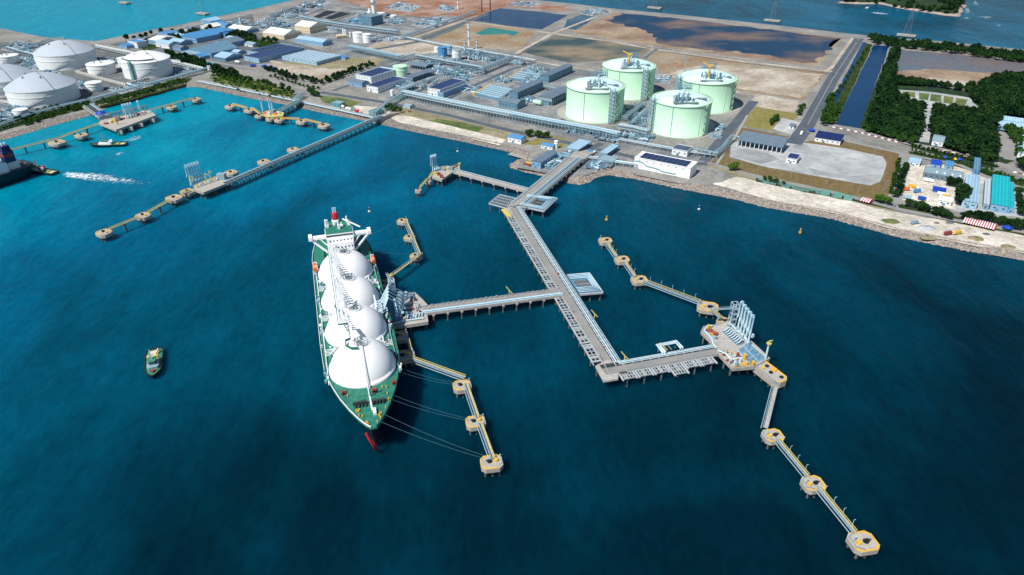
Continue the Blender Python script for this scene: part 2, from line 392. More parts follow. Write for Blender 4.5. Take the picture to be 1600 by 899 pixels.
rocks('boulders', sc, crest_s, 'rock_pale', 26, 1.25, 0, i1)
rocks('boulders', sc, crest_s, 'rock_pale', 24, 1.3, i1, i2)
rocks('boulders', sc, crest_s, 'rock', 34, 1.15, i2, i3)
rocks('boulders', sc, crest_s, 'rock_pale', 42, 1.1, i3, i4 - 8)
# breaking water at the foot of the rocks
def foam_strip(wl, w0, w1, dn, name='shore_foam'):
    b = MB(); n = len(wl); a = offs(wl, w0); c = offs(wl, w1); md = offs(wl, (w0 + w1) / 2)
    b.add([(q.x, q.y, .12) for q in a + md + c], [(i + n, i + n + 1, i + 1, i) for i in range(n - 1)] + [(i + 2 * n, i + 2 * n + 1, i + n + 1, i + n) for i in range(n - 1)])
    o = b.o(name, 'foam'); at = o.data.attributes.new('dens', 'FLOAT', 'POINT')
    at.data.foreach_set('value', [dn] * n + [dn - .12] * n + [-.4] * n); o['kind'] = 'stuff'; return o
foam_strip(sc[i3:i4], 2, -6, .42)
foam_strip(sc[i2:i3], 2, -3, .30)

# ---------------------------------------------------------------- ground cover, ponds, roads (each a few mm above the one below)
pxs('plant_ground', [(392, 60), (480, 12), (560, 8), (700, 22), (640, 58), (800, 88), (880, 104), (1000, 120), (1150, 140), (1180, 165), (1105, 255), (960, 232), (860, 205), (600, 152), (560, 128), (520, 74), (440, 62)], 3.02, 'plant_ground')
pxs('plant_ground', [(-120, 100), (0, 66), (150, 72), (330, 105), (300, 118), (190, 150), (60, 182), (-60, 220), (-160, 230)], 3.02, 'dark_ground')
pxs('plant_ground', [(170, 70), (300, 42), (395, 22), (400, 50), (520, 84), (450, 96), (350, 105), (200, 78)], 3.025, 'dark_ground')
pxs('bare_earth', [(560, 8), (480, -12), (640, -30), (860, -18), (812, 2), (895, 12), (880, 18), (790, 10), (748, 30), (700, 24), (664, 27), (640, 26), (600, 22)], 3.03, 'orange_earth', 2)
pxs('pond', [(729, 31.5), (780, 13), (838, 18), (888, 24), (846, 46.5), (800, 41)], 3.04, 'pond_navy', 2)
pxs('mud_flat', [(652, 58), (722, 34), (838, 49), (812, 80), (760, 76), (700, 70)], 3.04, 'mud_tan', 1)
pxs('pond', [(742, 52), (765, 43), (812, 50), (802, 57), (790, 53), (752, 55)], 3.05, 'pond_teal', 3)
pxs('pond', [(655, 58), (720, 37), (728, 40), (672, 62)], 3.055, 'pond_olive', 1.5)
pxs('pond', [(886, 31), (912, 22), (938, 24), (900, 47), (880, 44)], 3.05, 'pond_water', 3)
pxs('pond', [(810, 81), (868, 55), (1018, 74), (1000, 92), (890, 98)], 3.04, 'pond_mixed_olive', 2)
pxs('mud_flat', [(888, 50), (962, 20), (1040, 27), (1200, 45), (1316, 59), (1278, 104), (1150, 88), (1020, 72)], 3.04, 'mud', 1)
pxs('pond', [(948, 33), (972, 21), (1060, 29), (1200, 46), (1310, 60), (1272, 100), (1180, 84), (1080, 76), (1030, 68), (1015, 50), (985, 42)], 3.05, 'pond_mixed', 14)
pxs('sand_flat', [(1010, 92), (1030, 78), (1150, 93), (1292, 113), (1256, 156), (1160, 142), (1050, 124)], 3.04, 'mud_tan', 2)
pxs('sand_flat', [(1100, 100), (1200, 108), (1285, 117), (1250, 152), (1150, 138), (1030, 118)], 3.05, 'sand', 7)
pxs('sand_flat', [(600, 62), (660, 64), (720, 72), (700, 82), (622, 86), (570, 76)], 3.05, 'sand', 3)
pxs('sand_flat', [(1150, 142), (1250, 158), (1240, 178), (1152, 162)], 3.045, 'sand', 2)
pxs('grass_field', [(1160, 164), (1248, 178), (1226, 207), (1140, 194)], 3.05, 'grass_yellow', 1)
pxs('yard_slab', [(1222, 184), (1252, 192), (1240, 212), (1208, 202)], 3.07, 'yard', 1)
pxs('grass_field', [(1137, 195), (1238, 215), (1230, 228), (1300, 214), (1408, 238), (1386, 318), (1240, 285), (1100, 256)], 3.04, 'field_brown', 1)
pxs('concrete_yard', [(1142, 226), (1160, 214), (1237, 222), (1262, 224), (1320, 232), (1380, 245), (1386, 255), (1376, 284), (1360, 290), (1300, 280), (1200, 262), (1140, 246)], 3.07, 'yard', 1)
pxs('bare_earth', [(418, 94), (500, 104), (590, 88), (580, 102), (503, 126), (440, 112)], 3.05, 'sand', 3)
pxs('grass_field', [(520, 88), (600, 92), (590, 102), (520, 108), (440, 98), (470, 96)], 3.055, 'scrub', 5)
pxs('grass_field', [(330, 116), (420, 130), (470, 150), (450, 158), (380, 144), (326, 124)], 3.05, 'grass', 3)
pxs('grass_field', [(497, 150), (540, 154), (566, 160), (545, 168), (505, 160)], 3.055, 'grass', 2)
pxs('grass_field', [(610, 170), (640, 166), (800, 202), (900, 222), (890, 232), (800, 222), (700, 204), (620, 188)], 3.05, 'scrub', 3)
pxs('grass_field', [(655, 188), (690, 186), (760, 200), (740, 208), (700, 200)], 3.055, 'grass', 4)
pxs('grass_field', [(812, 208), (850, 208), (892, 220), (880, 230), (820, 226)], 3.06, 'grass_yellow', 2)
pxs('sand_track', [(600, 178), (640, 182), (700, 196), (790, 218), (780, 228), (700, 208), (620, 190)], 3.06, 'beach', 2.5)
pxs('beach', [(1112, 288), (1150, 276), (1230, 294), (1320, 314), (1420, 336), (1540, 352), (1640, 374), (1640, 402), (1500, 380), (1400, 358), (1300, 332), (1200, 312)], 3.05, 'beach', 4)
pxs('grass_field', [(1100, 256), (1180, 274), (1400, 322), (1395, 330), (1260, 300), (1120, 270)], 3.045, 'scrub', 3)
pxs('yard_slab', [(1420, 258), (1530, 260), (1560, 300), (1500, 330), (1405, 312), (1410, 280)], 3.06, 'beach', 3)
pxs('yard_slab', [(1500, 280), (1600, 300), (1600, 340), (1490, 330)], 3.07, 'yard', 2)
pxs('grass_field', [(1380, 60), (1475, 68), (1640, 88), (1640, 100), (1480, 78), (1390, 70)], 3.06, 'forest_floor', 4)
for q in ([(1152, 232), (1190, 236), (1220, 248), (1190, 256), (1150, 246)], [(1262, 262), (1330, 276), (1372, 272), (1374, 282), (1350, 286), (1270, 272)], [(1240, 226), (1262, 226), (1270, 240), (1240, 240)]):
    pxs('yard_stain', q, 3.085, 'yard_dark', 3)
pxs('canal', [(1365, 71), (1390, 72), (1342, 201), (1306, 194)], 3.08, 'canal_water', 2)
pxs('ditch', [(1348, 66), (1354, 66.5), (1307, 160), (1300, 159)], 3.08, 'canal_water')
pxs('mud_flat', [(1404, 78), (1500, 84), (1640, 104), (1640, 120), (1560, 132), (1510, 141), (1394, 122)], 3.07, 'mud', 3)
pxs('pond', [(1404, 79), (1500, 85), (1640, 104), (1630, 117), (1520, 116), (1440, 118), (1396, 120)], 3.08, 'pale_shoal', 8)
pxs('mud_flat', [(1400, 112), (1450, 108), (1520, 112), (1600, 116), (1560, 132), (1510, 141), (1394, 122)], 3.09, 'mud', 6)
pxs('sand_flat', [(1450, 122), (1500, 124), (1540, 132), (1515, 140), (1470, 133)], 3.1, 'sand', 5)
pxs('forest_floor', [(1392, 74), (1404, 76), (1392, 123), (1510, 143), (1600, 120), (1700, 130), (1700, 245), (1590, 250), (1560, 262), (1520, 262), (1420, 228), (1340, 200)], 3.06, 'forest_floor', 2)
pxs('clearing', [(1400, 140), (1460, 144), (1514, 153), (1528, 168), (1510, 175), (1440, 164), (1400, 154)], 3.08, 'yard', 3)
for k, q in enumerate([[(1410, 143), (1430, 144), (1430, 153), (1412, 150)], [(1436, 145), (1452, 147), (1450, 157), (1436, 155)], [(1455, 147), (1472, 149), (1470, 160), (1453, 158)], [(1476, 150), (1490, 152), (1488, 163), (1474, 161)], [(1494, 153), (1512, 156), (1508, 166), (1492, 164)]]):
    pxs('lawn', q, 3.1, 'grass', 1)
strip('path', [(1450, 160), (1448, 190), (1442, 222)], 13, 3.12, 'yard')
strip('path', [(1560, 205), (1562, 245)], 26, 3.09, 'pale_road')
strip('path', [(1580, 215), (1578, 250)], 12, 3.095, 'pale_road')
pxs('lagoon', [(489, 26.5), (511, 16.5), (527, 18.5), (499, 28.5)], 3.06, 'dark'); pxs('lagoon', [(506, 29), (531, 18.8), (550, 21.5), (518, 31)], 3.06, 'dark')
for q in ([(-40, 216), (0, 206), (60, 189), (140, 168), (138, 158), (60, 178), (-40, 202)], [(146, 170), (200, 158), (290, 133), (300, 122), (270, 124), (200, 142), (150, 158)],
          [(205, 70), (260, 56), (345, 42), (372, 50), (345, 60), (280, 66), (230, 80)], [(258, 82), (300, 92), (332, 104), (322, 112), (262, 96)], [(368, 58), (440, 68), (455, 76), (420, 76), (366, 70)], [(1180, 276), (1260, 292), (1400, 322), (1396, 328), (1260, 300), (1180, 284)],
          [(1404, 318), (1500, 340), (1620, 364), (1620, 372), (1500, 350), (1404, 328)], [(1290, 150), (1300, 152), (1352, 68), (1364, 70), (1308, 190), (1290, 194), (1284, 186)], [(1420, 236), (1500, 252), (1600, 284), (1600, 292), (1500, 262), (1420, 244)]):
    pxs('verge', q, 3.065, 'verge', 2)
# roads
strip('road', [(1344, 58), (1300, 125), (1262, 195), (1240, 225)], 20, 3.09, 'asphalt')
strip('road_line', [(1344, 58), (1300, 125), (1262, 195)], 1.2, 3.12, 'pale_road', pz=3.1)
strip('road', [(1280, 190), (1310, 199), (1440, 228), (1500, 240), (1560, 256), (1640, 282)], 13, 3.1, 'pale_road')
strip('road', [(1262, 205), (1330, 222), (1410, 240), (1500, 258), (1540, 276), (1600, 300)], 7, 3.11, 'pale_road')
strip('road', [(1414, 240), (1405, 290), (1398, 318)], 11, 3.105, 'pale_road')
strip('road', [(1105, 254), (1200, 281), (1300, 300), (1400, 326), (1480, 342), (1620, 366)], 7, 3.1, 'pale_road')
strip('road', [(500, 144), (600, 160), (700, 180), (800, 205), (900, 226), (1000, 248), (1060, 256), (1105, 256)], 12, 3.11, 'asphalt')
strip('road', [(310, 122), (380, 118), (440, 132), (500, 144)], 9, 3.1, 'pale_road')
strip('road', [(400, 108), (350, 100), (300, 90), (240, 82), (160, 70)], 8, 3.11, 'pale_road')
strip('road', [(170, 66), (240, 52), (310, 38), (400, 19), (470, 4), (540, -12)], 12, 3.1, 'pale_road')
strip('road', [(520, 142), (560, 128), (600, 108), (640, 92)], 8, 3.12, 'asphalt')
strip('road', [(690, 160), (745, 132), (800, 108), (835, 98)], 10, 3.12, 'asphalt')
strip('road', [(560, 82), (650, 66), (700, 46), (760, 22)], 14, 3.12, 'asphalt')
strip('road', [(860, 200), (905, 170), (960, 145)], 9, 3.12, 'asphalt')
strip('road', [(1100, 252), (1130, 215), (1160, 180), (1178, 158)], 15, 3.125, 'asphalt')
strip('road', [(1120, 256), (1148, 215), (1168, 180)], 3, 3.13, 'grey_concrete')
strip('road', [(905, 246), (925, 232), (940, 224)], 11, 3.13, 'asphalt')
strip('road', [(800, 226), (830, 218), (845, 212)], 6, 3.12, 'pale_road'); 
strip('road', [(1105, 262), (1128, 270), (1122, 280), (1105, 287), (1060, 284), (1000, 272), (975, 262)], 9, 3.13, 'pale_road')
# embankment tracks between the ponds
strip('pond_bank', [(640, 60), (722, 33), (800, 43), (860, 52), (960, 66), (1020, 77), (1150, 95), (1300, 112)], 9, 3.16, 'sand')
strip('pond_bank', [(640, 60), (700, 74), (800, 90), (880, 104), (1000, 120)], 7, 3.17, 'sand')
strip('pond_bank', [(806, 84), (862, 53), (955, 17)], 8, 3.18, 'sand')
strip('pond_bank', [(955, 17), (1050, 27), (1200, 44), (1330, 58), (1400, 64)], 13, 3.19, 'pale_road')
strip('pond_bank', [(1332, 60), (1300, 105), (1290, 112)], 6, 3.2, 'sand')
strip('pond_bank', [(1002, 95), (1026, 77)], 6, 3.21, 'dark_ground'); strip('pond_bank', [(1026, 79), (1150, 97), (1296, 115)], 5, 3.22, 'dark_ground')
strip('pond_bank', [(700, 76), (808, 92)], 4, 3.225, 'dark_ground'); strip('pond_bank', [(810, 86), (866, 57)], 4, 3.226, 'dark_ground')
strip('pond_bank', [(626, 60), (540, 42), (470, 24), (410, 20)], 6, 3.2, 'pale_road')
strip('pond_bank', [(700, 26), (750, 33), (800, 42), (842, 49)], 4, 3.23, 'dark_ground')
strip('pond_bank', [(470, 4), (560, 14), (664, 28), (700, 22)], 5, 3.21, 'dark_ground')
# coastal pipe track, a pale concrete strip along the rocks
strip('pipe_track', [(308, 126), (360, 136), (440, 152), (500, 165), (580, 182)], 12, 3.14, 'concrete')
strip('pipe_track', [(796, 240), (830, 250), (850, 256)], 7, 3.14, 'concrete')
pxs('quay_ground', [(806, 262), (818, 252), (850, 240), (905, 236), (975, 232), (985, 262), (945, 264), (905, 278), (860, 272)], 3.08, 'plant_ground')
pxs('beach', [(552, 165), (590, 168), (612, 176), (595, 182), (560, 176)], 3.09, 'beach', 2)
# far tank apron
pxs('tank_apron', [(880, 196), (905, 150), (960, 110), (1180, 150), (1105, 232), (1000, 222)], 3.06, 'land_soil')
for (x, y) in ((927, 190), (978, 154), (1058, 212), (1097, 175)):
    c_ = P(x, y, 3) + Vector((P(x, y, 3).x, P(x, y, 3).y, 0)).normalized() * 38
    sheet('tank_pad', [(c_.x + 50 * math.cos(t / 40 * 6.283), c_.y + 50 * math.sin(t / 40 * 6.283)) for t in range(40)], 3.1 + x * 1e-4, 'concrete')

# ---------------------------------------------------------------- island far off
def island():
    pts = [(1310, 4.5), (1340, 6.5), (1375, 6.5), (1400, 12), (1430, 17), (1455, 21), (1478, 24.5), (1497, 26), (1502, 17), (1507, 8), (1498, -2), (1440, -14), (1370, -12), (1330, -4)]
    w = dens([P(x, y, 0) for x, y in pts + pts[:1]], 14)[:-1]; c = sum(w, Vector()) / len(w)
    out = MB(); n = len(w); lay = []
    for k, (s, z) in enumerate([(1.03, -1), (.98, 1.6), (.93, 3.5)]):
        lay += [(c.x + (p.x - c.x) * s + mnoise.noise(p * .02) * 8, c.y + (p.y - c.y) * s, z) for p in w]
    fs = [(k * n + i, k * n + (i + 1) % n, (k + 1) * n + (i + 1) % n, (k + 1) * n + i) for k in range(2) for i in range(n)]
    out.add(lay, fs); o = out.o('island_shore', 'rock_pale'); o['kind'] = 'structure'
    hb = MB(); lay = []
    K = 7
    for k in range(K):
        t = k / (K - 1); s = .94 * (1 - t ** 1.6); z = 3 + 26 * math.sin(t * 1.57)
        lay += [(c.x + (p.x - c.x) * s, c.y + (p.y - c.y) * s, z + 5 * mnoise.noise(Vector((p.x * .02 * s, p.y * .02 * s, t * 3)))) for p in w]
    fs = [(k * n + i, k * n + (i + 1) % n, (k + 1) * n + (i + 1) % n, (k + 1) * n + i) for k in range(K - 1) for i in range(n)]
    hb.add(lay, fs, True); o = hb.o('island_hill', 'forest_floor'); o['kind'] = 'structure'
    return w, c
isl_w, isl_c = island()
isl_loop = isl_w + isl_w[:1]
def blob_foam(name, pts, z, core):
    """foam patch: pts = outline px; density falls to the edge"""
    w = [P(x, y, 0) for x, y in pts]; c = sum(w, Vector()) / len(w); n = len(w); b = MB()
    vs = [(c.x, c.y, z)] + [(c.x + (p.x - c.x) * .55, c.y + (p.y - c.y) * .55, z) for p in w] + [(p.x, p.y, z) for p in w]
    fs = [(0, 1 + i, 1 + (i + 1) % n) for i in range(n)] + [(1 + i, 1 + n + i, 1 + n + (i + 1) % n, 1 + (i + 1) % n) for i in range(n)]
    b.add(vs, fs); o = b.o(name, 'foam'); at = o.data.attributes.new('dens', 'FLOAT', 'POINT')
    at.data.foreach_set('value', [core] + [core * .85] * n + [-.2] * n); o['kind'] = 'stuff'; return o
blob_foam('wake', [(84, 271), (100, 267), (135, 265), (175, 272), (215, 281), (260, 288), (215, 288), (170, 287), (125, 285), (95, 278)], .15, .56)
blob_foam('wake', [(82, 271), (95, 267), (120, 267), (158, 272), (172, 277), (150, 282), (115, 282), (92, 278)], .2, .66)
blob_foam('wake', [(90, 272), (130, 264), (180, 268), (240, 282), (290, 292), (240, 294), (180, 292), (120, 288)], .13, .44)
blob_foam('wake', [(178, 223), (205, 214), (222, 208), (232, 214), (205, 224)], .15, .5)
blob_foam('wake', [(172, 244), (186, 234), (200, 232), (200, 238), (180, 250)], .15, .46)
blob_foam('wake', [(1350, 19), (1362, 18), (1396, 22), (1395, 24), (1370, 23)], .3, .6)
for q in [[(1505, 12), (1512, 8), (1520, 18), (1514, 24), (1506, 24)], [(1520, 26), (1545, 24), (1560, 28), (1540, 31)], [(1500, 28), (1512, 26), (1520, 30), (1508, 31)], [(1555, 38), (1568, 38), (1566, 42), (1556, 42)], [(1518, 0), (1526, 0), (1532, 10), (1520, 10)]]:
    blob_foam('surf', q, .3, .5)

# ================================================================ marine structures
def L2(o, w):
    """world point -> local coordinates of an empty"""
    d = Vector(w) - Vector(o.location); c, s = math.cos(-o.rotation_euler.z), math.sin(-o.rotation_euler.z)
    return Vector((d.x * c - d.y * s, d.x * s + d.y * c, d.z))
def ang(a, b): return math.atan2(b.y - a.y, b.x - a.x)
def chamf(w, d, c): return [(-w + c, -d), (w - c, -d), (w, -d + c), (w, d - c), (w - c, d), (-w + c, d), (-w, d - c), (-w, -d + c)]

def make_dolphin(label, loc, rz, group):
    """mooring dolphin: concrete cap on piles, hook, yellow kerb, ladder"""
    t = thing('mooring_dolphin', label, 'mooring dolphin', loc, rz, group)
    W_, D_ = 5.6, 4.9
    b = MB(); b.prism(chamf(W_, D_, 2), 4.2, 7.0)
    b.o('cap', 'cap_concrete', t)
    b = MB()
    P8 = chamf(W_ - .15, D_ - .15, 2); P7 = chamf(W_ - .85, D_ - .85, 1.72)
    for i in list(range(8)):
        if i in (1, 2): continue
        j = (i + 1) % 8
        b.add([(*P8[i], 7.03), (*P8[j], 7.03), (*P7[j], 7.03), (*P7[i], 7.03), (*P8[i], 7.22), (*P8[j], 7.22), (*P7[j], 7.22), (*P7[i], 7.22)],
              [(4, 5, 6, 7), (0, 1, 5, 4), (2, 3, 7, 6)])
    b.o('kerb', 'yellow', t)
    b = MB(); b.cyl(-.9, .3, 1.25, 7.02, 7.5, 10); b.box(-2.1, -.2, -.4, .9, 7.02, 8.3); b.bar((-1.9, .3, 8), (-3.0, .3, 8.3), .4)
    b.o('mooring_hook', 'dark', t)
    b = MB(); b.cyl(2.4, .5, 1.05, 7.02, 8.1, 12); b.o('capstan', 'yellow', t)
    b = MB()
    for x, y in ((W_ - .6, D_ - 2.4), (W_ - .6, -D_ + 2.4), (2.2, D_ - .5), (2.2, -D_ + .5)): b.bar((x, y, 7), (x, y, 8.2), .14)
    b.bar((W_ - .6, D_ - 2.4, 8.2), (W_ - .6, -D_ + 2.4, 8.2), .14); b.bar((2.2, D_ - .5, 8.2), (W_ - .6, D_ - 2.4, 8.2), .14); b.bar((2.2, -D_ + .5, 8.2), (W_ - .6, -D_ + 2.4, 8.2), .14)
    b.o('railing', 'steel_pale', t)
    b = MB(); b.bar((W_ - 1, 0, 7), (W_ - 1, 0, 11.5), .16); b.box(W_ - 1.5, W_ - .8, -.2, .2, 11.4, 11.7); b.o('lamp_post', 'arm_blue', t)
    pm = None
    for x, y in ((-3.6, -2.8), (0, -3.1), (3.6, -2.8), (-3.6, 2.8), (0, 3.1), (3.6, 2.8)):
        if pm is None: b = MB(); b.cyl(0, 0, .6, -3, 4.25, 10); pm = b.o('pile', 'pile', t); pm.location = (x, y, 0)
        else: rep(pm, (x, y, 0))
    return remember(t)
DOL = []
def dolphin(px, py, label, rz=0.0, sc=1.0, group='mooring dolphins standing in the water', z=7.0):
    p = P(px, py, z); loc = (p.x, p.y, 0)
    if not DOL: DOL.append(make_dolphin(label, loc, rz, group)); DOL[0].scale = (sc, sc, z / 7); o = DOL[0]
    else: o = dup(DOL[0], loc, rz, label, group, (sc, sc, z / 7))
    return o
def catwalk(a, b_, label, group, w=1.8, z=8.2, col='rail_yellow', white=True, support=0, lamps=0):
    """truss footbridge between two pixel points"""
    A, B = P(*a, z), P(*b_, z); A.z = B.z = 0
    t = thing('catwalk', label, 'catwalk', A, ang(A, B), group); Ln = (B - A).length
    b = MB(); b.box(0, Ln, -w / 2 + .1, w / 2 - .1, z - .35, z - .1); b.o('walkway', 'deck_concrete', t)
    n = max(3, int(Ln / 3))
    for s in (-1, 1):
        b = MB(); y = s * w / 2
        b.bar((0, y, z + 1.1), (Ln, y, z + 1.1), .30 if s > 0 else .34); b.bar((0, y, z - .3), (Ln, y, z - .3), .34, .5)
        for i in range(n + 1): b.bar((Ln * i / n, y, z - .3), (Ln * i / n, y, z + 1.1), .16)
        b.o('side_rail', col if s > 0 or not white else 'steel_pale', t)
    if white and Ln > 14:
        b = MB(); b.tube([(0, -w / 2 - .9, z - 1.3), (Ln, -w / 2 - .9, z - 1.3)], .32); b.o('pipe', 'steel_pale', t)
    if lamps:
        lm = None
        for i in range(lamps):
            x = Ln * (i + .5) / lamps
            if lm is None:
                q = MB(); q.bar((0, 0, z), (0, 0, z + 4.2), .16); q.bar((0, 0, z + 4.2), (0, .9, z + 4.4), .14); lm = q.o('lamp_post', 'arm_blue', t); lm.location = (x, w / 2, 0)
            else: rep(lm, (x, w / 2, 0))
    for i in range(support):
        x = Ln * (i + 1) / (support + 1)
        b = MB(); b.cyl(x, -.9, .55, -3, z - .5, 8); b.cyl(x, .9, .55, -3, z - .5, 8); b.box(x - .6, x + .6, -1.6, 1.6, z - 1.4, z - .6); b.o('pier', 'pile', t)
    return t

DT = math.radians
# --- left berth (gas carrier) dolphins
g1 = 'mooring dolphins around the gas carrier berth'
dolphin(629, 345, 'mooring dolphin at the far upper end of the catwalk right of the gas carrier', DT(-20), .85, g1)
dolphin(640, 370.5, 'middle one of the three mooring dolphins behind the gas carrier bridge wing', DT(-20), .85, g1)
dolphin(650, 399.5, 'mooring dolphin where the catwalk turns toward the carrier berth platform', DT(-20), .85, g1)
dolphin(599.5, 443, 'yellow kerbed breasting dolphin just above the carrier berth loading platform', DT(15), 1.15, g1)
dolphin(623, 525, 'yellow kerbed breasting dolphin just below the carrier berth loading platform', DT(12), 1.15, g1)
dolphin(632, 555.5, 'breasting dolphin beside the foremost white dome where the long catwalk starts', DT(12), 1.2, g1)
dolphin(722, 602, 'mooring dolphin at the bend of the catwalk off the gas carrier bow', DT(12), 1.0, g1)
dolphin(743, 658.5, 'middle mooring dolphin of the three off the gas carrier bow', DT(12), 1.0, g1)
dolphin(768, 722, 'last mooring dolphin tied to the gas carrier bow, nearest the bottom', DT(10), 1.05, g1)
g1c = 'catwalks between the carrier berth dolphins'
catwalk((634, 345), (645, 370), 'short catwalk between the two uppermost dolphins behind the carrier', g1c)
catwalk((645, 371), (656, 399), 'short catwalk down to the dolphin at the upper catwalk bend', g1c)
catwalk((659, 396), (607, 434), 'slanting catwalk from the upper bend down to the gangway tower', g1c)
catwalk((638, 531), (642, 548), 'short catwalk joining the two breasting dolphins beside the carrier', g1c, w=1.4)
catwalk((643, 560), (726, 590), 'long double railed catwalk running off right from the carrier bow side', g1c, w=2.4)
catwalk((728, 600), (746, 652), 'steep catwalk between the first two dolphins off the carrier bow', g1c, w=2.0)
catwalk((750, 661), (770, 716), 'catwalk down to the last dolphin off the carrier bow', g1c, w=2.0)
# --- right berth dolphins
g2 = 'mooring dolphins around the empty right berth'
dolphin(946, 375.5, 'yellow topped dolphin at the far left end of the empty berth catwalk', DT(190), 1.0, g2)
dolphin(972, 405, 'second yellow topped dolphin from the far left end of the empty berth catwalk', DT(190), 1.05, g2)
dolphin(999, 436.5, 'yellow topped dolphin where the empty berth catwalk bends to the long span', DT(190), 1.1, g2)
dolphin(1106, 479, 'large breasting dolphin up left of the empty berth loading arms', DT(165), 1.35, g2)
dolphin(1131, 501, 'small yellow dolphin touching the upper corner of the empty berth platform', DT(150), .85, g2)
dolphin(1208, 680, 'mooring dolphin at the bend below the empty berth, grey catwalk above it', DT(190), 1.0, g2)
dolphin(1271, 755, 'middle mooring dolphin of the row running to the lower right', DT(190), 1.0, g2)
dolphin(1349, 846, 'last yellow kerbed mooring dolphin at the lower right, nearest the camera', DT(190), 1.15, g2)
g2c = 'catwalks of the empty right berth'
catwalk((949, 381), (963, 401), 'short catwalk at the far left end of the empty berth line', g2c, lamps=3)
catwalk((976, 409), (992, 432), 'short catwalk just before the empty berth line bends', g2c, lamps=3)
catwalk((1006, 439), (1094, 472), 'long straight catwalk of the empty berth with lamp posts along it', g2c, w=2.2, lamps=5)
catwalk((1112, 484), (1127, 498), 'short yellow catwalk onto the empty berth platform', g2c, w=1.8)
catwalk((1212, 604), (1196, 668), 'pale grey ladder like catwalk below the empty berth platform', g2c, w=2.6, col='steel_pale')
catwalk((1214, 686), (1262, 744), 'yellow catwalk from the grey catwalk bend to the middle dolphin', g2c, lamps=4)
catwalk((1279, 762), (1336, 832), 'yellow catwalk to the last dolphin at the lower right', g2c, lamps=4)

# large double breasting dolphin below the platform
def big_dolphin():
    a, c = P(1192, 573, 7.5), P(1214, 590, 7.5); t = thing('breasting_dolphin', 'big oblong concrete breasting dolphin with yellow edge below the empty berth platform', 'breasting dolphin', (a.x, a.y, 0), ang(a, c))
    Ln = (c - a).length
    b = MB(); b.prism([(-4, -5), (Ln + 2, -5), (Ln + 5, -2), (Ln + 5, 3), (Ln + 2, 6), (-4, 6)], 3.2, 7.5); b.o('cap', 'cap_concrete', t)
    b = MB(); b.box(-3.6, Ln + 2, 5, 5.9, 7.52, 7.9); b.bar((Ln + 2, 5.5, 7.7), (Ln + 4.6, 2.8, 7.7), .9, .4); b.bar((Ln + 4.5, 2.8, 7.7), (Ln + 4.5, -1.8, 7.7), .9, .4); b.o('kerb', 'yellow', t)
    for x, y in ((1, 2.5), (7, 0), (13.5, 2.5)):
        b = MB(); b.cyl(x, y, 1.3, 7.52, 8.2, 10); b.o('mooring_hook', 'dark', t)
    b = MB(); b.cyl(6, 3.6, 1.6, 7.52, 8.8); b.cyl(1.5, -1.5, 1.0, 7.52, 8.6); b.o('capstan', 'yellow', t)
    for x in (-2, 4, 10, 16):
        for y in (-3, 4):
            b = MB(); b.cyl(x, y, .7, -3, 3.3, 10); b.o('pile', 'pile', t)
    b = MB()
    for i in range(9): b.bar((-3 + i * 2.6, -4.6, 7.5), (-3 + i * 2.6, -4.6, 8.6), .14)
    b.bar((-3, -4.6, 8.6), (18, -4.6, 8.6), .14); b.o('railing', 'steel_pale', t)
big_dolphin()

# --------------------------------------------------- trestles
def trestle(name, label, A, B, y0, y1, z, th=1.1, pipes=(), step=11, piles_y=None, kerbs=True, road=None, rail=None, deck='deck_concrete', pile_r=.55, ext=(0, 0), posts=True, pe=(0, 0)):
    """deck from y0 to y1 beside the line A-B; pipes = [(y, radius, material, height)]"""
    A = A.copy(); B = B.copy(); A.z = B.z = 0
    t = thing(name, label, 'trestle', A, ang(A, B)); Ln = (B - A).length; x0, x1 = -ext[0], Ln + ext[1]
    b = MB(); b.box(x0, x1, y0, y1, z - th, z); b.o('deck', deck, t)
    if kerbs:
        for y in (y0 + .25, y1 - .25):
            b = MB(); b.box(x0, x1, y - .22, y + .22, z + .003, z + .75); b.o('kerb', 'deck_concrete', t)
    if road:
        b = MB(); b.box(x0 + .3, x1 - .3, road[0], road[1], z + .01, z + .05); b.o('road_surface', 'pale_road', t)
    py = piles_y or (y0 + .8, y1 - .8)
    n = max(2, int(Ln / step)); pm = cm = None
    lo = min(list(py) + [y0]) - .8; hi = max(list(py) + [y1]) + .8
    for i in range(n):
        x = Ln * (i + .5) / n
        if cm is None: b = MB(); b.box(-.8, .8, lo, hi, z - th - 1.1, z - th - .003); cm = b.o('crosshead', 'deck_concrete', t); cm.location = (x, 0, 0)
        else: rep(cm, (x, 0, 0))
        for y in py:
            if pm is None: b = MB(); b.cyl(0, 0, pile_r, -3, z - th - 1.0, 8); pm = b.o('pile', 'pile', t); pm.location = (x, y, 0)
            else: rep(pm, (x, y, 0))
    for y, r, m, h in pipes:
        b = MB(); b.tube([(x0 + pe[0], y, z + h), (x1 - pe[1], y, z + h)], r * .68, 8); b.o('pipe', m, t)
    if pipes and posts and len(pipes) > 2:
        ys = [p[0] for p in pipes if p[0] > (road[1] if road else -99)]
        if len(ys) > 1: b = MB(); b.box(x0 + .2, x1 - .2, min(ys) - .7, max(ys) + .6, z + .01, z + .06); b.o('pipe_bed', 'dark_steel', t)
    if pipes and posts:
        ys = [p[0] for p in pipes]; b = MB(); b.box(-.25, .25, min(ys) - .7, max(ys) + .7, z + .1, z + .6); sm = b.o('pipe_support', 'cap_concrete', t); sm.location = (3, 0, 0)
        for i in range(1, int(Ln / 6)): rep(sm, (3 + i * 6, 0, 0))
    if rail is not None:
        b = MB(); b.bar((x0, rail, z + 1.1), (x1, rail, z + 1.1), .14)
        for i in range(int(Ln / 3)): b.bar((i * 3, rail, z), (i * 3, rail, z + 1.1), .1)
        b.o('railing', 'steel_pale', t)
    return t, Ln
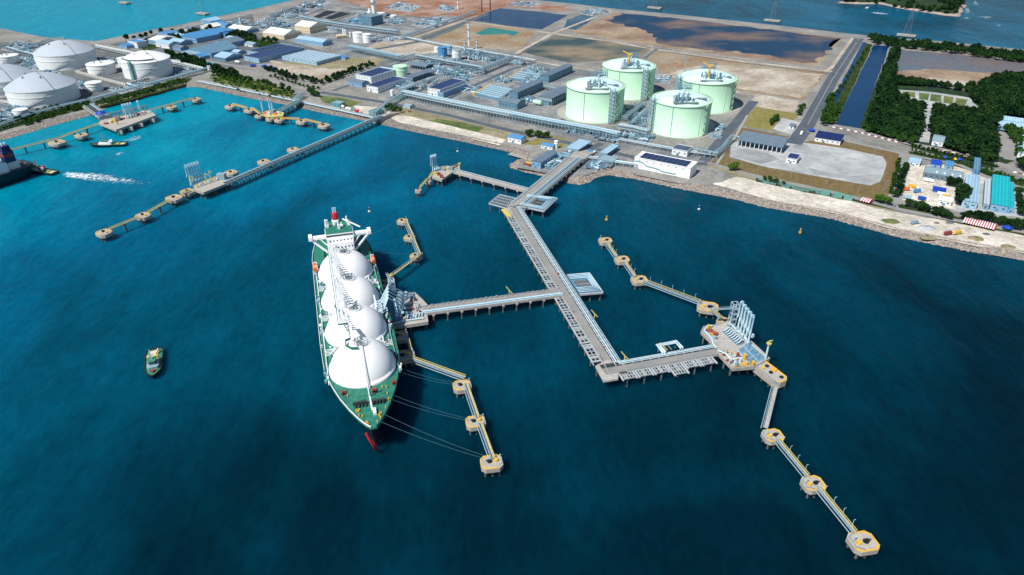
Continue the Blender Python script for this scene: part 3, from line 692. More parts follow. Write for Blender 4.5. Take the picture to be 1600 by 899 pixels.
def beam_grid(t, x0, x1, y0, y1, z, nx, ny, m='grey_beam', wide=.55, over=0):
    b = MB()
    for i in range(nx + 1):
        x = x0 + (x1 - x0) * i / nx; ww = 1.0 if i in (0, nx) else wide
        b.box(x - ww / 2, x + ww / 2, y0 - (over if i in (0, nx) else 0), y1, z - .8, z)
    for j in range(ny + 1):
        y = y0 + (y1 - y0) * j / ny; b.box(x0, x1, y - wide / 2, y + wide / 2, z - .75, z - .05)
    return b.o('beam_grid', m, t)
ZJ = 8.0
rg0 = random.Random(77)
K0, K1, K2, K3 = P(896, 246, ZJ), P(801, 324, ZJ), P(958, 577, ZJ), P(1114, 549, ZJ)
white, blue = 'pipe_white', 'pipe_blue'
# shore arm
d = (K1 - K0).normalized()
t1, l1 = trestle('jetty_trestle', 'wide jetty trestle from the shore down to the knee with bright pipe bundle', K0, K1, -6, 13, ZJ,
    pipes=[(4.4, .65, white, 1.3), (6.2, .75, white, 1.4), (8.0, .55, blue, 1.2), (9.6, .75, white, 1.4), (11.4, .6, white, 1.3), (-4.6, .45, white, 1.2), (-3.6, .3, blue, 1.0)], road=(-2.6, 2.8), piles_y=(-5, 1.5, 8, 12), rail=-5.7, pe=(0, 6))
def abutment(t, y0, y1, z):
    b = MB(); b.box(-16, 4, y0 - .6, y1 + .6, 1.5, z - 1.15); b.box(-16, 0, y0, y1, z - 1.15, z - .05)
    b.add([(-16, y0, z - .05), (-16, y1, z - .05), (-44, y1, 3.1), (-44, y0, 3.1), (-16, y0, 2.5), (-16, y1, 2.5)], [(0, 1, 2, 3)[::-1], (0, 3, 4), (1, 5, 2)]); b.o('abutment', 'concrete', t)
abutment(t1, -6, 13, ZJ)
# middle arm
t2, l2 = trestle('jetty_trestle', 'long middle jetty trestle from the knee to the outer corner, open beam frames beside it', K1, K2, -4.2, 7.8, ZJ,
    pipes=[(3.0, .4, white, .8), (4.3, .75, white, 1.0), (6.0, .5, white, .8), (7.2, .45, blue, .8)], road=(-3.4, 2.2), piles_y=(-8.6, -3.4, 2, 7), rail=-4.0, ext=(4, 6), pe=(5, 11))
for i in range(11):
    x = 14 + i * (l2 - 22) / 11
    beam_grid(t2, x, x + (l2 - 22) / 11 * .86, -9.6, -4.3, ZJ - .2, 5, 2, over=1.2, wide=.32)
for i in range(34):
    x = rg0.uniform(4, l2 - 8); y = rg0.choice((-3.7, 2.6, -3.5)); q = rg0.uniform(.4, 1.4); b = MB(); b.box(x - q, x + q, y - .35, y + .35, ZJ + .05, ZJ + rg0.uniform(.5, 1.6)); b.o('fitting', ('grey_concrete', 'maroon', 'steel_pale', 'cap_concrete')[i % 4], t2)
b = MB(); b.box(14, l2 - 8, -10.2, -9.6, ZJ - 1.5, ZJ - .9); b.o('edge_beam', 'deck_concrete', t2)
# outer arm
t3, l3 = trestle('jetty_trestle', 'outer jetty trestle from the corner to the empty berth platform', K2, K3, -4.6, 6.2, ZJ + .02,
    pipes=[(2.8, .4, white, .8), (4.0, .65, white, 1.0), (5.5, .4, white, .8)], road=(-3.4, 2.2), piles_y=(-9.5, -3.5, 4.8), rail=-4.4, ext=(7, 2), pe=(12, 0))
for i in range(6):
    x = 2 + i * (l3 - 4) / 6; beam_grid(t3, x, x + (l3 - 4) / 6 * .84, -(15 if i == 3 else 10.6), -4.7, ZJ - .2, 5, 3 if i == 3 else 2, over=1.2, wide=.34)
b = MB(); q = [L2(t3, P(*p, ZJ)) for p in ((930, 572), (943, 596), (966, 592), (966, 568), (950, 562))]
b.prism([(p.x, p.y) for p in q], ZJ - 1.25, ZJ + .06); b.o('corner_deck', 'deck_concrete', t3)
# branch arm to the carrier berth
B0, B1 = P(876, 455, ZJ), P(664, 483, ZJ)
t4, l4 = trestle('jetty_trestle', 'straight branch trestle out to the gas carrier berth with blue white pipes', B0, B1, -3.2, 7.2, ZJ - .02,
    pipes=[(3.2, .4, white, .8), (4.6, .65, 'arm_blue', 1.0), (6.2, .5, white, .9)], road=(-2.4, 2.2), piles_y=(-2.4, 6.6), rail=-3.0, ext=(0, 2), step=10)
b = MB()
rg = random.Random(3)
for i in range(24):
    x = 8 + i * 4; b.box(x, x + 1.6, -3.15, -2.5, ZJ + .1, ZJ + .9 + rg.random() * .8)
b.o('fittings', 'grey_concrete', t4)
# product jetty
C0, C1 = P(822, 297, ZJ), P(697, 264, ZJ)
t5, l5 = trestle('jetty_trestle', 'short product jetty trestle left of the knee, leading to three small blue arms', C0, C1, -4.4, 4.4, ZJ - .03,
    pipes=[(-3.4, .3, white, 1.0), (-2.8, .25, blue, .9)], piles_y=(-3.6, 3.6), step=13, rail=4.2, ext=(2, 0), pile_r=.7)
# knee fill
b = MB(); q = [(790, 327), (803, 336), (815, 326), (806, 316)]
kn = thing('jetty_corner_slab', 'concrete corner slab where the jetty bends at the knee', 'slab', (K1.x, K1.y, 0))
w_ = [L2(kn, P(*p, ZJ)) for p in q]; b.prism([(p.x, p.y) for p in w_], ZJ - 1.3, ZJ + .03); b.o('slab', 'deck_concrete', kn)
b = MB(); w_ = [L2(kn, P(*p, ZJ)) for p in ((783, 327), (790, 326), (800, 338), (792, 338))]; b.prism([(p.x, p.y) for p in w_], ZJ - 1.3, ZJ + .01); b.o('landing', 'rail_yellow', kn)
b = MB(); b.cyl(-4, -4, .8, -3, ZJ - 1.3); b.cyl(5, 3, .8, -3, ZJ - 1.3); b.o('pile', 'pile', kn)

def quad_frame(t, cs): return [L2(t, P(*p, ZJ)) for p in cs]
# expansion loop 1
def loop_platform(label, cs, hole, pipes_k, z=ZJ):
    a = P(*cs[0], z); t = thing('pipe_loop_platform', label, 'pipe loop', (a.x, a.y, 0))
    q = [L2(t, P(*p, z)) for p in cs]; q = [Vector((p.x, p.y, 0)) for p in q]; c = sum(q, Vector()) / 4
    def at(u, v): return q[0].lerp(q[1], u).lerp(q[3].lerp(q[2], u), v)
    b = MB(); h0, h1 = hole
    def quad(u0, u1, v0, v1):
        b.prism([tuple(at(u, v)[:2]) for u, v in ((u0, v0), (u1, v0), (u1, v1), (u0, v1))], z - 1.0, z)
    if hole: quad(0, 1, 0, h0); quad(0, 1, 1 - h0, 1); quad(1 - h1, 1, h0, 1 - h0); quad(0, .12, h0, 1 - h0)
    b.o('deck', 'steel_blue', t)
    b = MB(); ee = [at(0, 0), at(1, 0), at(1, 1), at(0, 1)]
    for i in range(3): b.bar(ee[i] + Vector((0, 0, z - .4)), ee[i + 1] + Vector((0, 0, z - .4)), .9, 1.5)
    b.o('edge_beam', 'grey_beam', t)
    b = MB()
    for i in range(1, 9):
        u = .12 + (1 - h1 - .12) * i / 9; b.bar(at(u, h0) + Vector((0, 0, z - .3)), at(u, 1 - h0) + Vector((0, 0, z - .3)), .35)
    b.bar(at(.1, .5) + Vector((0, 0, z - .3)), at(1 - h1, .5) + Vector((0, 0, z - .3)), .4); b.o('beam_grid', 'grey_concrete', t)
    for k in range(pipes_k):
        e = .05 + .07 * k; b = MB(); z3 = Vector((0, 0, z + 1.1))
        b.tube([at(-.02, e) + z3, at(1 - e, e) + z3, at(1 - e, 1 - e) + z3, at(-.02, 1 - e) + z3], .36, 6); b.o('pipe', 'pipe_white' if k % 2 == 0 else 'arm_blue', t)
    for u in (.08, .5, .93):
        for v in (.06, .94):
            p = at(u, v); b = MB(); b.cyl(p.x, p.y, .7, -3, z - 1, 8); b.o('pile', 'pile', t)
    return t
loop_platform('square pipe loop platform right of the knee, nearest the shore', [(826, 305), (871, 310), (850, 330), (812, 322)], (.26, .3), 3)
loop_platform('square pipe expansion loop with nested white pipes where the branch trestle meets', [(886, 430), (921, 427), (942, 457), (906, 460)], (.30, .28), 4)
def side_grating():
    cs = [(764, 318), (781, 304), (815, 312), (796, 327)]
    a = P(*cs[0], ZJ); t = thing('grating_platform', 'empty open beam platform standing left of the jetty knee', 'platform', (a.x, a.y, 0))
    q = [L2(t, P(*p, ZJ)) for p in cs]
    def at(u, v): p = q[0].lerp(q[1], u).lerp(q[3].lerp(q[2], u), v); p.z = ZJ - .3; return p
    b = MB()
    for i in range(5): b.bar(at(i / 4, 0), at(i / 4, 1), .9 if i in (0, 4) else .5)
    for i in range(12): b.bar(at(0, i / 11), at(1, i / 11), .9 if i in (0, 11) else .45, .9)
    b.o('beam_grid', 'grey_beam', t)
    for u in (.04, .96):
        for v in (.04, .5, .96):
            p = at(u, v); b = MB(); b.cyl(p.x, p.y, .6, -3, ZJ - .7, 8); b.o('pile', 'pile', t)
side_grating()
def small_loop():
    a = P(1035, 556, ZJ); c = P(1066, 549, ZJ); t = thing('pipe_loop', 'small raised white pipe loop on the outer trestle', 'pipe loop', (a.x, a.y, 0), ang(a, c)); Ln = (c - a).length
    for k in range(2):
        b = MB(); e = k * 1.6; b.tube([(e, 0, ZJ + 1.3), (e, 0, ZJ + 3), (e, 8 - e, ZJ + 3), (Ln - e, 8 - e, ZJ + 3), (Ln - e, 0, ZJ + 3), (Ln - e, 0, ZJ + 1.3)], .6, 6); b.o('pipe', 'pipe_white', t)
    b = MB()
    for x in (1, Ln / 2, Ln - 1):
        b.bar((x, 7, ZJ - 2), (x, 7, ZJ + 2.4), .4); b.bar((x, 1, ZJ + 2.2), (x, 7.5, ZJ + 2.2), .35)
    b.o('support_frame', 'grey_concrete', t)
small_loop()
def jetty_crane(px, py, label, h=5.5):
    p = P(px, py, ZJ); t = thing('jetty_crane', label, 'davit', (p.x, p.y, ZJ), 0, 'small green yellow cranes on the jetty')
    b = MB(); b.cyl(0, 0, .45, 0, h * .6, 8); b.o('post', 'rail_yellow', t)
    b = MB(); b.bar((0, 0, h * .6), (-2.5, 2, h), .45); b.bar((0, 0, h * .6), (2, -1.5, h * .35), .4); b.o('jib', 'rail_yellow', t)
for x, y, l in ((929, 497, 'small yellow green crane right of the middle trestle'), (1037, 549, 'small yellow green crane beside the raised pipe loop'), (976, 563, 'small yellow green crane just above the outer jetty corner'), (796, 460, 'small yellow green crane on the branch trestle')):
    jetty_crane(x, y, l)

# --------------------------------------------------- loading arms
def make_arm(label, loc, rz, group, h=23, col='arm_blue'):
    """marine loading arm folded upright: riser, inner and outer arm, sheave, counterweight"""
    t = thing('loading_arm', label, 'loading arm', loc, rz, group)
    b = MB(); b.cyl(0, 0, .75, 0, h * .42, 10, .6); b.cyl(0, 0, 1.1, 0, .8, 10); b.o('riser', 'pipe_white', t)
    b = MB()
    for s in (-.55, .55):
        b.bar((0, s, h * .36), (0, s, h * .98), .4)
    for i in range(7): b.bar((0, -.55, h * (.38 + .085 * i)), (0, .55, h * (.42 + .085 * i)), .26)
    b.o('inner_arm', col, t)
    b = MB(); b.tube([(-1.7, 0, h * .97), (-1.7, 0, h * .5), (-2.5, 0, h * .44)], .42, 6); b.o('outer_arm', 'pipe_white', t)
    b = MB(); b.lathe(0, 0, [(0, 0), (0, 0)], 4); b = MB()
    n = 14; vs = []
    for yy in (-.35, .35): vs += [(-.85 + 1.5 * math.cos(6.283 * i / n), yy, h * .97 + 1.5 * math.sin(6.283 * i / n)) for i in range(n)]
    b.add(vs, [(i, (i + 1) % n, n + (i + 1) % n, n + i) for i in range(n)] + [tuple(range(n - 1, -1, -1)), tuple(range(n, 2 * n))]); b.o('sheave', col, t)
    b = MB(); b.bar((0, 0, h * .42), (2.2, 0, h * .26), .5); b.box(1.4, 3.2, -.9, .9, h * .17, h * .28); b.o('counterweight', 'pipe_white', t)
    return remember(t)
ag = 'upright loading arms on the empty berth platform'
wb = [(1153, 513), (1157, 518.5), (1161, 524), (1165, 529.5), (1169, 535)]
lab = ['loading arm farthest up left in the row of five at the empty berth', 'second loading arm from the upper left end at the empty berth', 'middle loading arm of the five at the empty berth', 'fourth loading arm from the upper left end at the empty berth', 'lowest right loading arm of the five at the empty berth']
p0_ = P(*wb[0], ZJ + .6); arm0 = make_arm(lab[0], p0_, DT(20), ag, 21.5)
for i in range(1, 5): dup(arm0, P(*wb[i], ZJ + .6), DT(20), lab[i], ag)
def armset(pts, labels, group, rz, sc):
    for p, l in zip(pts, labels): dup(arm0, P(*p, 6), rz, l, group, (sc, sc, sc))

def platform(name, label, cat, cs, z, th=1.4, m='deck_concrete', piles=8, inset=.85, parapet='cap_concrete'):
    w = [P(*p, z) for p in cs]; c = sum(w, Vector()) / len(w); t = thing(name, label, cat, (c.x, c.y, 0))
    q = [L2(t, p) for p in w]; b = MB(); b.prism([(p.x, p.y) for p in q], z - th, z); b.o('deck', m, t)
    b = MB()
    for i in range(len(q)):
        a, e = q[i], q[(i + 1) % len(q)]; a = Vector((a.x, a.y, z + .35)) * 1; e = Vector((e.x, e.y, z + .35)); b.bar(a * .995, e * .995, .35, .75)
    b.o('kerb', parapet, t)
    k = 0; mx = [max(abs(p.x) for p in q), max(abs(p.y) for p in q)]
    for i in range(len(q)):
        for f in (0, .5):
            p = q[i].lerp(q[(i + 1) % len(q)], f) * inset
            if k < piles: b = MB(); b.cyl(p.x, p.y, .75, -3, z - th + .02, 8); b.o('pile', 'pile', t)
            k += 1
    return t
def berth_right():
    cs = [(1099, 511), (1095, 519), (1116, 540), (1121, 552), (1145, 577), (1178, 574), (1203, 561), (1139, 502), (1120, 508)]
    t = platform('loading_platform', 'concrete loading platform of the empty right hand berth with white manifolds', 'platform', cs, ZJ, 1.8, piles=18)
    def q(x, y, z=ZJ): return L2(t, P(x, y, z))
    # sunken grating deck
    b = MB(); w = [q(*p) for p in ((1153, 547), (1170, 536), (1198, 561), (1172, 571))]; b.prism([(p.x, p.y) for p in w], ZJ + .02, ZJ + .18); g = b.o('grating_deck', 'steel_blue', t)
    b = MB()
    for i in range(4):
        a_, e_ = w[0].lerp(w[3], i / 3), w[1].lerp(w[2], i / 3); b.bar((a_.x, a_.y, ZJ + .4), (e_.x, e_.y, ZJ + .4), .22)
    b.bar((w[0].x, w[0].y, ZJ + .4), (w[3].x, w[3].y, ZJ + .4), .22); b.bar((w[1].x, w[1].y, ZJ + .4), (w[2].x, w[2].y, ZJ + .4), .22)
    mid = [w[0].lerp(w[1], .5), w[3].lerp(w[2], .5)]; b.bar((mid[0].x, mid[0].y, ZJ + .4), (mid[1].x, mid[1].y, ZJ + .4), .22); b.o('frame', 'pipe_white', g)
    # drip tray and manifolds
    b = MB(); w = [q(*p) for p in ((1128, 518), (1139, 514), (1164, 537), (1153, 541))]; b.prism([(p.x, p.y) for p in w], ZJ + .02, ZJ + .12); b.o('drip_tray', 'steel_blue', t)
    for i in range(8):
        f = (i + .6) / 8.4; a_ = w[0].lerp(w[3], f); e_ = w[1].lerp(w[2], f); z = ZJ + 1.2
        b = MB(); b.tube([(a_.x, a_.y, z), a_.lerp(e_, .35) * 1 + Vector((0, 0, z - a_.lerp(e_, .35).z)), ((a_.x * .35 + e_.x * .65), (a_.y * .35 + e_.y * .65), z + 1.5), (e_.x, e_.y, z + .2)], .5, 6); b.o('manifold_pipe', 'pipe_white', t)
        b = MB(); m_ = a_.lerp(e_, .75); b.box(m_.x - .5, m_.x + .5, m_.y - .5, m_.y + .5, ZJ + .2, ZJ + 2.4); b.o('valve', 'maroon' if i % 2 else 'steel_blue', t)
    # perimeter pipes
    b = MB(); b.tube([q(1118, 547) + Vector((0, 0, 1.6)), q(1114, 541) + Vector((0, 0, 1.6)), q(1112, 533) + Vector((0, 0, 1.6)), q(1100, 520) + Vector((0, 0, 1.6)), q(1104, 513) + Vector((0, 0, 1.6)), q(1112, 512) + Vector((0, 0, 1.6))], .7, 6); b.o('pipe', 'pipe_white', t)
    b = MB(); b.tube([q(1122, 551) + Vector((0, 0, 1.6)), q(1134, 556) + Vector((0, 0, 1.6)), q(1142, 566) + Vector((0, 0, 1.6)), q(1154, 562) + Vector((0, 0, 1.6))], .6, 6); b.o('pipe', 'pipe_white', t)
    b = MB(); b.tube([q(1139, 506) + Vector((0, 0, 1.2)), q(1150, 517) + Vector((0, 0, 1.2)), q(1167, 534) + Vector((0, 0, 1.2))], .55, 6); b.o('pipe', 'pipe_white', t)
    b = MB(); c = q(1112, 522); b.hcyl((c.x - 2.5, c.y + 2.5, ZJ + 1.8), (c.x + 3, c.y - 2.5, ZJ + 1.8), 1.1); b.o('drum', 'maroon', t)
    for k, (x, y, m) in enumerate(((1148, 569, 'pipe_white'), (1156, 566, 'pipe_white'), (1152, 560, 'maroon'), (1166, 570, 'yellow'), (1150, 573, 'steel_pale'), (1106, 516, 'yellow'), (1117, 530, 'steel_pale'), (1176, 571, 'yellow'), (1163, 562, 'yellow'))):
        c = q(x, y); b = MB(); b.cyl(c.x, c.y, 1.0, ZJ + .01, ZJ + 2.2 + (k % 3), 8); b.bar((c.x, c.y, ZJ + 2), (c.x + 1.6, c.y - 1, ZJ + 2), .3); b.o('pump', m, t)
    b = MB(); c0, c1 = q(1145, 577), q(1178, 574)
    for f in range(11):
        p = c0.lerp(c1, f / 10) * .96; b.bar((p.x, p.y, ZJ), (p.x, p.y, ZJ + 1.3), .15)
    b.bar((c0.x * .96, c0.y * .96, ZJ + 1.3), (c1.x * .96, c1.y * .96, ZJ + 1.3), .18); b.o('railing', 'yellow', t)
berth_right()
def deck_extras(name, cs, z, n, seed, mats):
    t = [o for o in C.objects if o.get('label', '').startswith(name)][0]; q = [L2(t, P(*p, z)) for p in cs]; rg = random.Random(seed)
    for i in range(n):
        u, v = rg.random(), rg.random(); p = q[0].lerp(q[1], u).lerp(q[3].lerp(q[2], u), v); k = rg.random(); b = MB()
        if k < .4: b.box(p.x - rg.uniform(.4, 1.3), p.x + .6, p.y - .5, p.y + rg.uniform(.4, 1.2), z + .02, z + rg.uniform(.8, 2.4)); b.o('equipment_cabinet', rg.choice(mats), t)
        elif k < .7: d = rot(rg.choice((0, 1.57)) - .2) * rg.uniform(1, 3.5); b.tube([(p.x - d.x, p.y - d.y, z + .8), (p.x + d.x, p.y + d.y, z + .8), (p.x + d.x, p.y + d.y, z + .1)], .28, 5); b.o('pipe', rg.choice(mats), t)
        else: b.cyl(p.x, p.y, .3, z, z + rg.uniform(1.5, 3.5), 6); b.o('post', rg.choice(mats), t)
deck_extras('concrete loading platform of the empty', [(1143, 573), (1120, 552), (1140, 552), (1170, 571)], ZJ, 22, 5, ('yellow', 'pipe_white', 'steel_grey', 'maroon'))
deck_extras('concrete loading platform of the empty', [(1100, 516), (1112, 528), (1120, 522), (1108, 512)], ZJ, 14, 6, ('yellow', 'pipe_white', 'steel_blue', 'maroon'))
deck_extras('concrete loading platform of the empty', [(1141, 509), (1170, 540), (1176, 538), (1144, 506)], ZJ, 24, 7, ('arm_blue', 'pipe_white', 'steel_blue'))
def gangway_tower(px, py, label, reach, h=16, grp='gangway towers of the berths', zr=None, z0=ZJ):
    a = P(px, py, z0); e = P(*reach, z0 + h * .75); t = thing('gangway_tower', label, 'gangway tower', (a.x, a.y, z0), ang(a, e), grp)
    b = MB()
    for x in (-2, 2):
        for y in (-2, 2): b.bar((x, y, 0), (x, y, h), .35)
    for k in range(5):
        z = h * k / 4
        for s in (-2, 2): b.bar((-2, s, z), (2, s, z), .25); b.bar((s, -2, z), (s, 2, z), .25)
        if k < 4:
            for s in (-2, 2): b.bar((-2, s, z), (2, s, z + h / 4), .2); b.bar((s, -2, z), (s, 2, z + h / 4), .2)
    b.o('tower_frame', 'pipe_white', t)
    for k in (1, 2, 3):
        b = MB(); b.box(-2.2, 2.2, -2.2, 2.2, h * k / 4 + .1, h * k / 4 + .3); b.o('landing', 'steel_pale', t)
    b = MB(); Ln = (Vector((e.x, e.y, 0)) - Vector((a.x, a.y, 0))).length; z = h * .75
    for s in (-.7, .7): b.bar((2, s, z), (Ln, s, z), .25); b.bar((2, s, z + 1.2), (Ln, s, z + 1.2), .2)
    b.box(2, Ln, -.7, .7, z - .1, z + .05); b.o('gangway', 'steel_pale', t)
gangway_tower(1143, 506, 'white lattice gangway tower at the upper left of the empty berth arms', (1114, 484), 17)
gangway_tower(613, 456, 'white gangway tower between the breasting dolphin and the carrier berth platform', (604, 428), 11)
def monitor(px, py, label, h=12, z0=ZJ):
    p = P(px, py, z0); t = thing('fire_monitor_tower', label, 'fire monitor', (p.x, p.y, z0), 0, 'fire monitor towers')
    b = MB(); b.cyl(0, 0, .75, 0, h * .85, 8, .6); b.o('column', 'pipe_white', t)
    b = MB(); b.cyl(0, 0, 1.6, h * .85, h * .9, 10); b.o('platform', 'rail_yellow', t)
    b = MB(); b.cyl(0, 0, .5, h * .9, h * 1.02, 8); b.bar((0, 0, h), (1.6, -.6, h * 1.08), .5); b.o('nozzle', 'rail_yellow', t)
monitor(1196, 561, 'yellow white fire monitor tower at the lower right tip of the empty berth platform', 14)
monitor(612, 446, 'slim fire monitor tower near the carrier berth catwalk', 10)
monitor(718, 266, 'small fire monitor tower on the product jetty head', 8)

def berth_left():
    cs = [(602, 476), (611, 513), (669, 504), (667, 488), (672, 482), (660, 469), (648, 458), (624, 459), (618, 470)]
    t = platform('loading_platform', 'concrete loading platform beside the gas carrier with blue white arms', 'platform', cs, ZJ, 1.8, piles=18)
    def q(x, y, z=ZJ): return L2(t, P(x, y, z))
    b = MB(); w = [q(*p) for p in ((605, 474), (621, 474), (626, 500), (612, 504))]; b.prism([(p.x, p.y) for p in w], ZJ + .02, ZJ + 3.4); b.o('control_room', 'steel_blue', t)
    b = MB(); w = [q(*p) for p in ((614, 476), (618, 475), (623, 500), (619, 502))]; b.prism([(p.x, p.y) for p in w], ZJ + 3.42, ZJ + 5); b.o('canopy', 'arm_blue', t)
    rg = random.Random(9)
    for i in range(9):
        x = 625 + (i % 3) * 5.5; y = 478 + i // 3 * 7; c = q(x, y)
        b = MB(); b.tube([(c.x - 3.4, c.y, ZJ + 1), (c.x, c.y, ZJ + 2.2), (c.x + 3.2, c.y + 1, ZJ + 1.2)], .55, 6); b.o('manifold_pipe', 'pipe_white' if i % 2 else 'arm_blue', t)
        b = MB(); b.box(c.x - 2.4, c.x + 1.6, c.y - 1.8, c.y - .9, ZJ + .1, ZJ + 1.5); b.o('valve', 'steel_blue', t)
    for i in range(6):
        c = q(640 + i * 4.5, 497 - i * .8); b = MB(); b.tube([(c.x - 1.2, c.y - 2, ZJ + .8), (c.x - 1.2, c.y + 1.5, ZJ + 1.8), (c.x + 1.2, c.y + 1.5, ZJ + .8)], .5, 6); b.o('manifold_pipe', 'pipe_white', t)
    b = MB(); b.tube([q(612, 508) + Vector((0, 0, 1)), q(634, 503) + Vector((0, 0, 1)), q(662, 499) + Vector((0, 0, 1))], .6, 6); b.o('pipe', 'pipe_white', t)
    for i in range(6):
        c = q(626 + (i % 3) * 8, 462 + i // 3 * 4.5); b = MB(); b.box(c.x - 2, c.x + 2, c.y - 1.2, c.y + 1.2, ZJ + .01, ZJ + 1.8 + rg.random() * 2); b.o('equipment_cabinet', ('steel_pale', 'maroon', 'steel_blue')[i % 3], t)
berth_left()
deck_extras('concrete loading platform beside the gas', [(622, 464), (636, 500), (664, 498), (648, 462)], ZJ, 34, 8, ('arm_blue', 'pipe_white', 'steel_blue', 'maroon', 'dark_steel'))
def reaching_arm(i, n):  # marine loading arm swung across to the ship
    a = P(628 - i * 1.2 + 3, 476 + i * 5.0, ZJ); p = P(596 + i * .6, 470 + i * 5.2, 24)
    t = thing('loading_arm', ['loading arm farthest from the bow of the five reaching over to the carrier', 'second loading arm counted from the stern side reaching over to the carrier', 'middle loading arm of the five reaching over to the carrier', 'fourth loading arm counted from the stern side reaching over to the carrier', 'loading arm nearest the bow of the five reaching over to the carrier'][i], 'loading arm', (a.x, a.y, ZJ), ang(a, p), 'loading arms connected to the gas carrier')
    Ln = (Vector((p.x, p.y, 0)) - Vector((a.x, a.y, 0))).length
    b = MB(); b.cyl(0, 0, .8, 0, 11, 10, .65); b.o('riser', 'pipe_white', t)
    b = MB(); b.bar((-2, 0, 9), (Ln * .62, 0, 24), .9); b.o('inner_arm', 'arm_blue', t)
    b = MB(); b.tube([(Ln * .62, 0, 24), (Ln + 1, 0, 24.5), (Ln + 2.5, 0, 23)] if 0 else [(Ln * .62, 0, 24), (Ln, 0, 17), (Ln + 2, 0, 17)], .6, 6); b.o('outer_arm', 'pipe_white', t)
    b = MB(); b.box(-4.2, -1.6, -1, 1, 6.2, 8.8); b.o('counterweight', 'pipe_white', t)
for i in range(5): reaching_arm(i, 5)

def berth_product():
    cs = [(674, 270), (675, 277), (690, 282), (704, 272), (712, 267), (700, 260), (690, 261)]
    t = platform('loading_platform', 'small rusty product berth platform with three upright blue arms', 'platform', cs, ZJ, 1.8, m='cap_concrete', piles=14)
    for i, (x, y) in enumerate(((680, 272), (686, 274), (692, 267), (698, 265), (690, 278), (705, 266))):
        c = L2(t, P(x, y, ZJ)); b = MB(); b.box(c.x - 1.6, c.x + 1.6, c.y - 1.2, c.y + 1.2, ZJ + .02, ZJ + 2 + i % 3); b.o('equipment_cabinet', ('rail_yellow', 'maroon', 'steel_pale')[i % 3], t)
berth_product()
armset([(676.5, 271), (679.5, 270), (682.5, 269)], ['left one of three blue arms on the product berth', 'middle one of three blue arms on the product berth', 'right one of three blue arms on the product berth'], 'blue loading arms of the product berth', DT(0), .9)
g3 = 'small dolphins of the product berth'
dolphin(653.5, 297, 'small dolphin at the lower left end of the product berth', 0, .55, g3); dolphin(669, 283, 'small dolphin just left of the product berth platform', 0, .55, g3); dolphin(714, 261, 'small dolphin up right of the product berth platform', 0, .6, g3)
catwalk((656, 293), (668, 280), 'slim yellow catwalk on the left side of the product berth', 'catwalks of the product berth', w=1.3, white=False); catwalk((670, 279), (676, 270), 'short yellow catwalk up to the product berth platform', 'catwalks of the product berth', w=1.3, white=False); catwalk((702, 263), (714, 259), 'short yellow catwalk right of the product berth platform', 'catwalks of the product berth', w=1.3, white=False)

# --- diagonal jetty, upper left
D0, D1 = P(593, 183, ZJ), P(352, 287, ZJ)
t6, l6 = trestle('jetty_trestle', 'long diagonal jetty trestle on many dark piles reaching to the upper left berth', D0, D1, -3.4, 3.8, ZJ,
    pipes=[(-1.9, .6, 'pipe_white', 1.4), (-.6, .45, 'arm_blue', 1.3), (2.2, .55, 'green_steel', 1.2)], step=8.2, piles_y=(-2.8, 3.2), deck='pipe_blue', ext=(4, 0))
abutment(t6, -3.4, 3.8, ZJ)
g4 = 'small dolphins beside the diagonal jetty'
dolphin(458, 233.5, 'pale dolphin touching the diagonal jetty, nearest the shore', DT(-30), 1.15, g4); dolphin(412, 252.5, 'pale dolphin touching the diagonal jetty, second from the shore', DT(-30), 1.15, g4); dolphin(361, 269.5, 'pale dolphin beside the head of the diagonal jetty', DT(-30), 1.2, g4)
def berth_diag():
    cs = [(302, 297), (318, 302), (356, 287), (350, 276), (338, 275), (302, 290)]
    t = platform('loading_platform', 'rusty loading platform at the head of the diagonal jetty with yellow pipes', 'platform', cs, ZJ, 1.8, m='cap_concrete', piles=12)
    for i in range(9):
        c = L2(t, P(308 + i * 4.6, 293 - i * 1.6, ZJ)); b = MB(); b.tube([(c.x, c.y - 2, ZJ + 1), (c.x, c.y, ZJ + 2.6), (c.x, c.y + 2.5, ZJ + 1)], .5, 6); b.o('manifold_pipe', ('rail_yellow', 'pipe_white', 'steel_blue')[i % 3], t)
    c = L2(t, P(347, 280, ZJ)); b = MB(); b.box(c.x - 4, c.x + 4, c.y - 3, c.y + 3, ZJ + .02, ZJ + 6); b.o('control_room', 'steel_pale', t)
    for x, y in ((300, 288), (329, 280), (323, 284)):
        c = L2(t, P(x, y, ZJ)); b = MB(); b.cyl(c.x, c.y, .5, ZJ, ZJ + 9, 8); b.bar((c.x, c.y, ZJ + 9), (c.x + 3, c.y, ZJ + 7), .5); b.o('crane', 'rail_yellow', t)
berth_diag()
armset([(299, 290), (303.5, 288.5), (308, 287), (312.5, 285.5), (317, 284)], ['leftmost of five slim arms at the diagonal jetty head', 'second from left of five slim arms at the diagonal jetty head', 'middle of five slim arms at the diagonal jetty head', 'fourth from left of five slim arms at the diagonal jetty head', 'rightmost of five slim arms at the diagonal jetty head'], 'slim loading arms at the diagonal jetty head', DT(25), 1.0)
for x, y, s, l in ((293, 299, 1.2, 'pale dolphin hard against the left of the diagonal jetty head'), (272, 309, 1.35, 'pale dolphin second out from the diagonal jetty head'), (223.5, 336.5, 1.15, 'pale dolphin second from the outer end of the diagonal jetty line'), (162.5, 363, 1.15, 'outermost pale dolphin of the diagonal jetty line')):
    dolphin(x, y, l, DT(-30), s, g4)
gy = 'yellow catwalks of the diagonal jetty line'
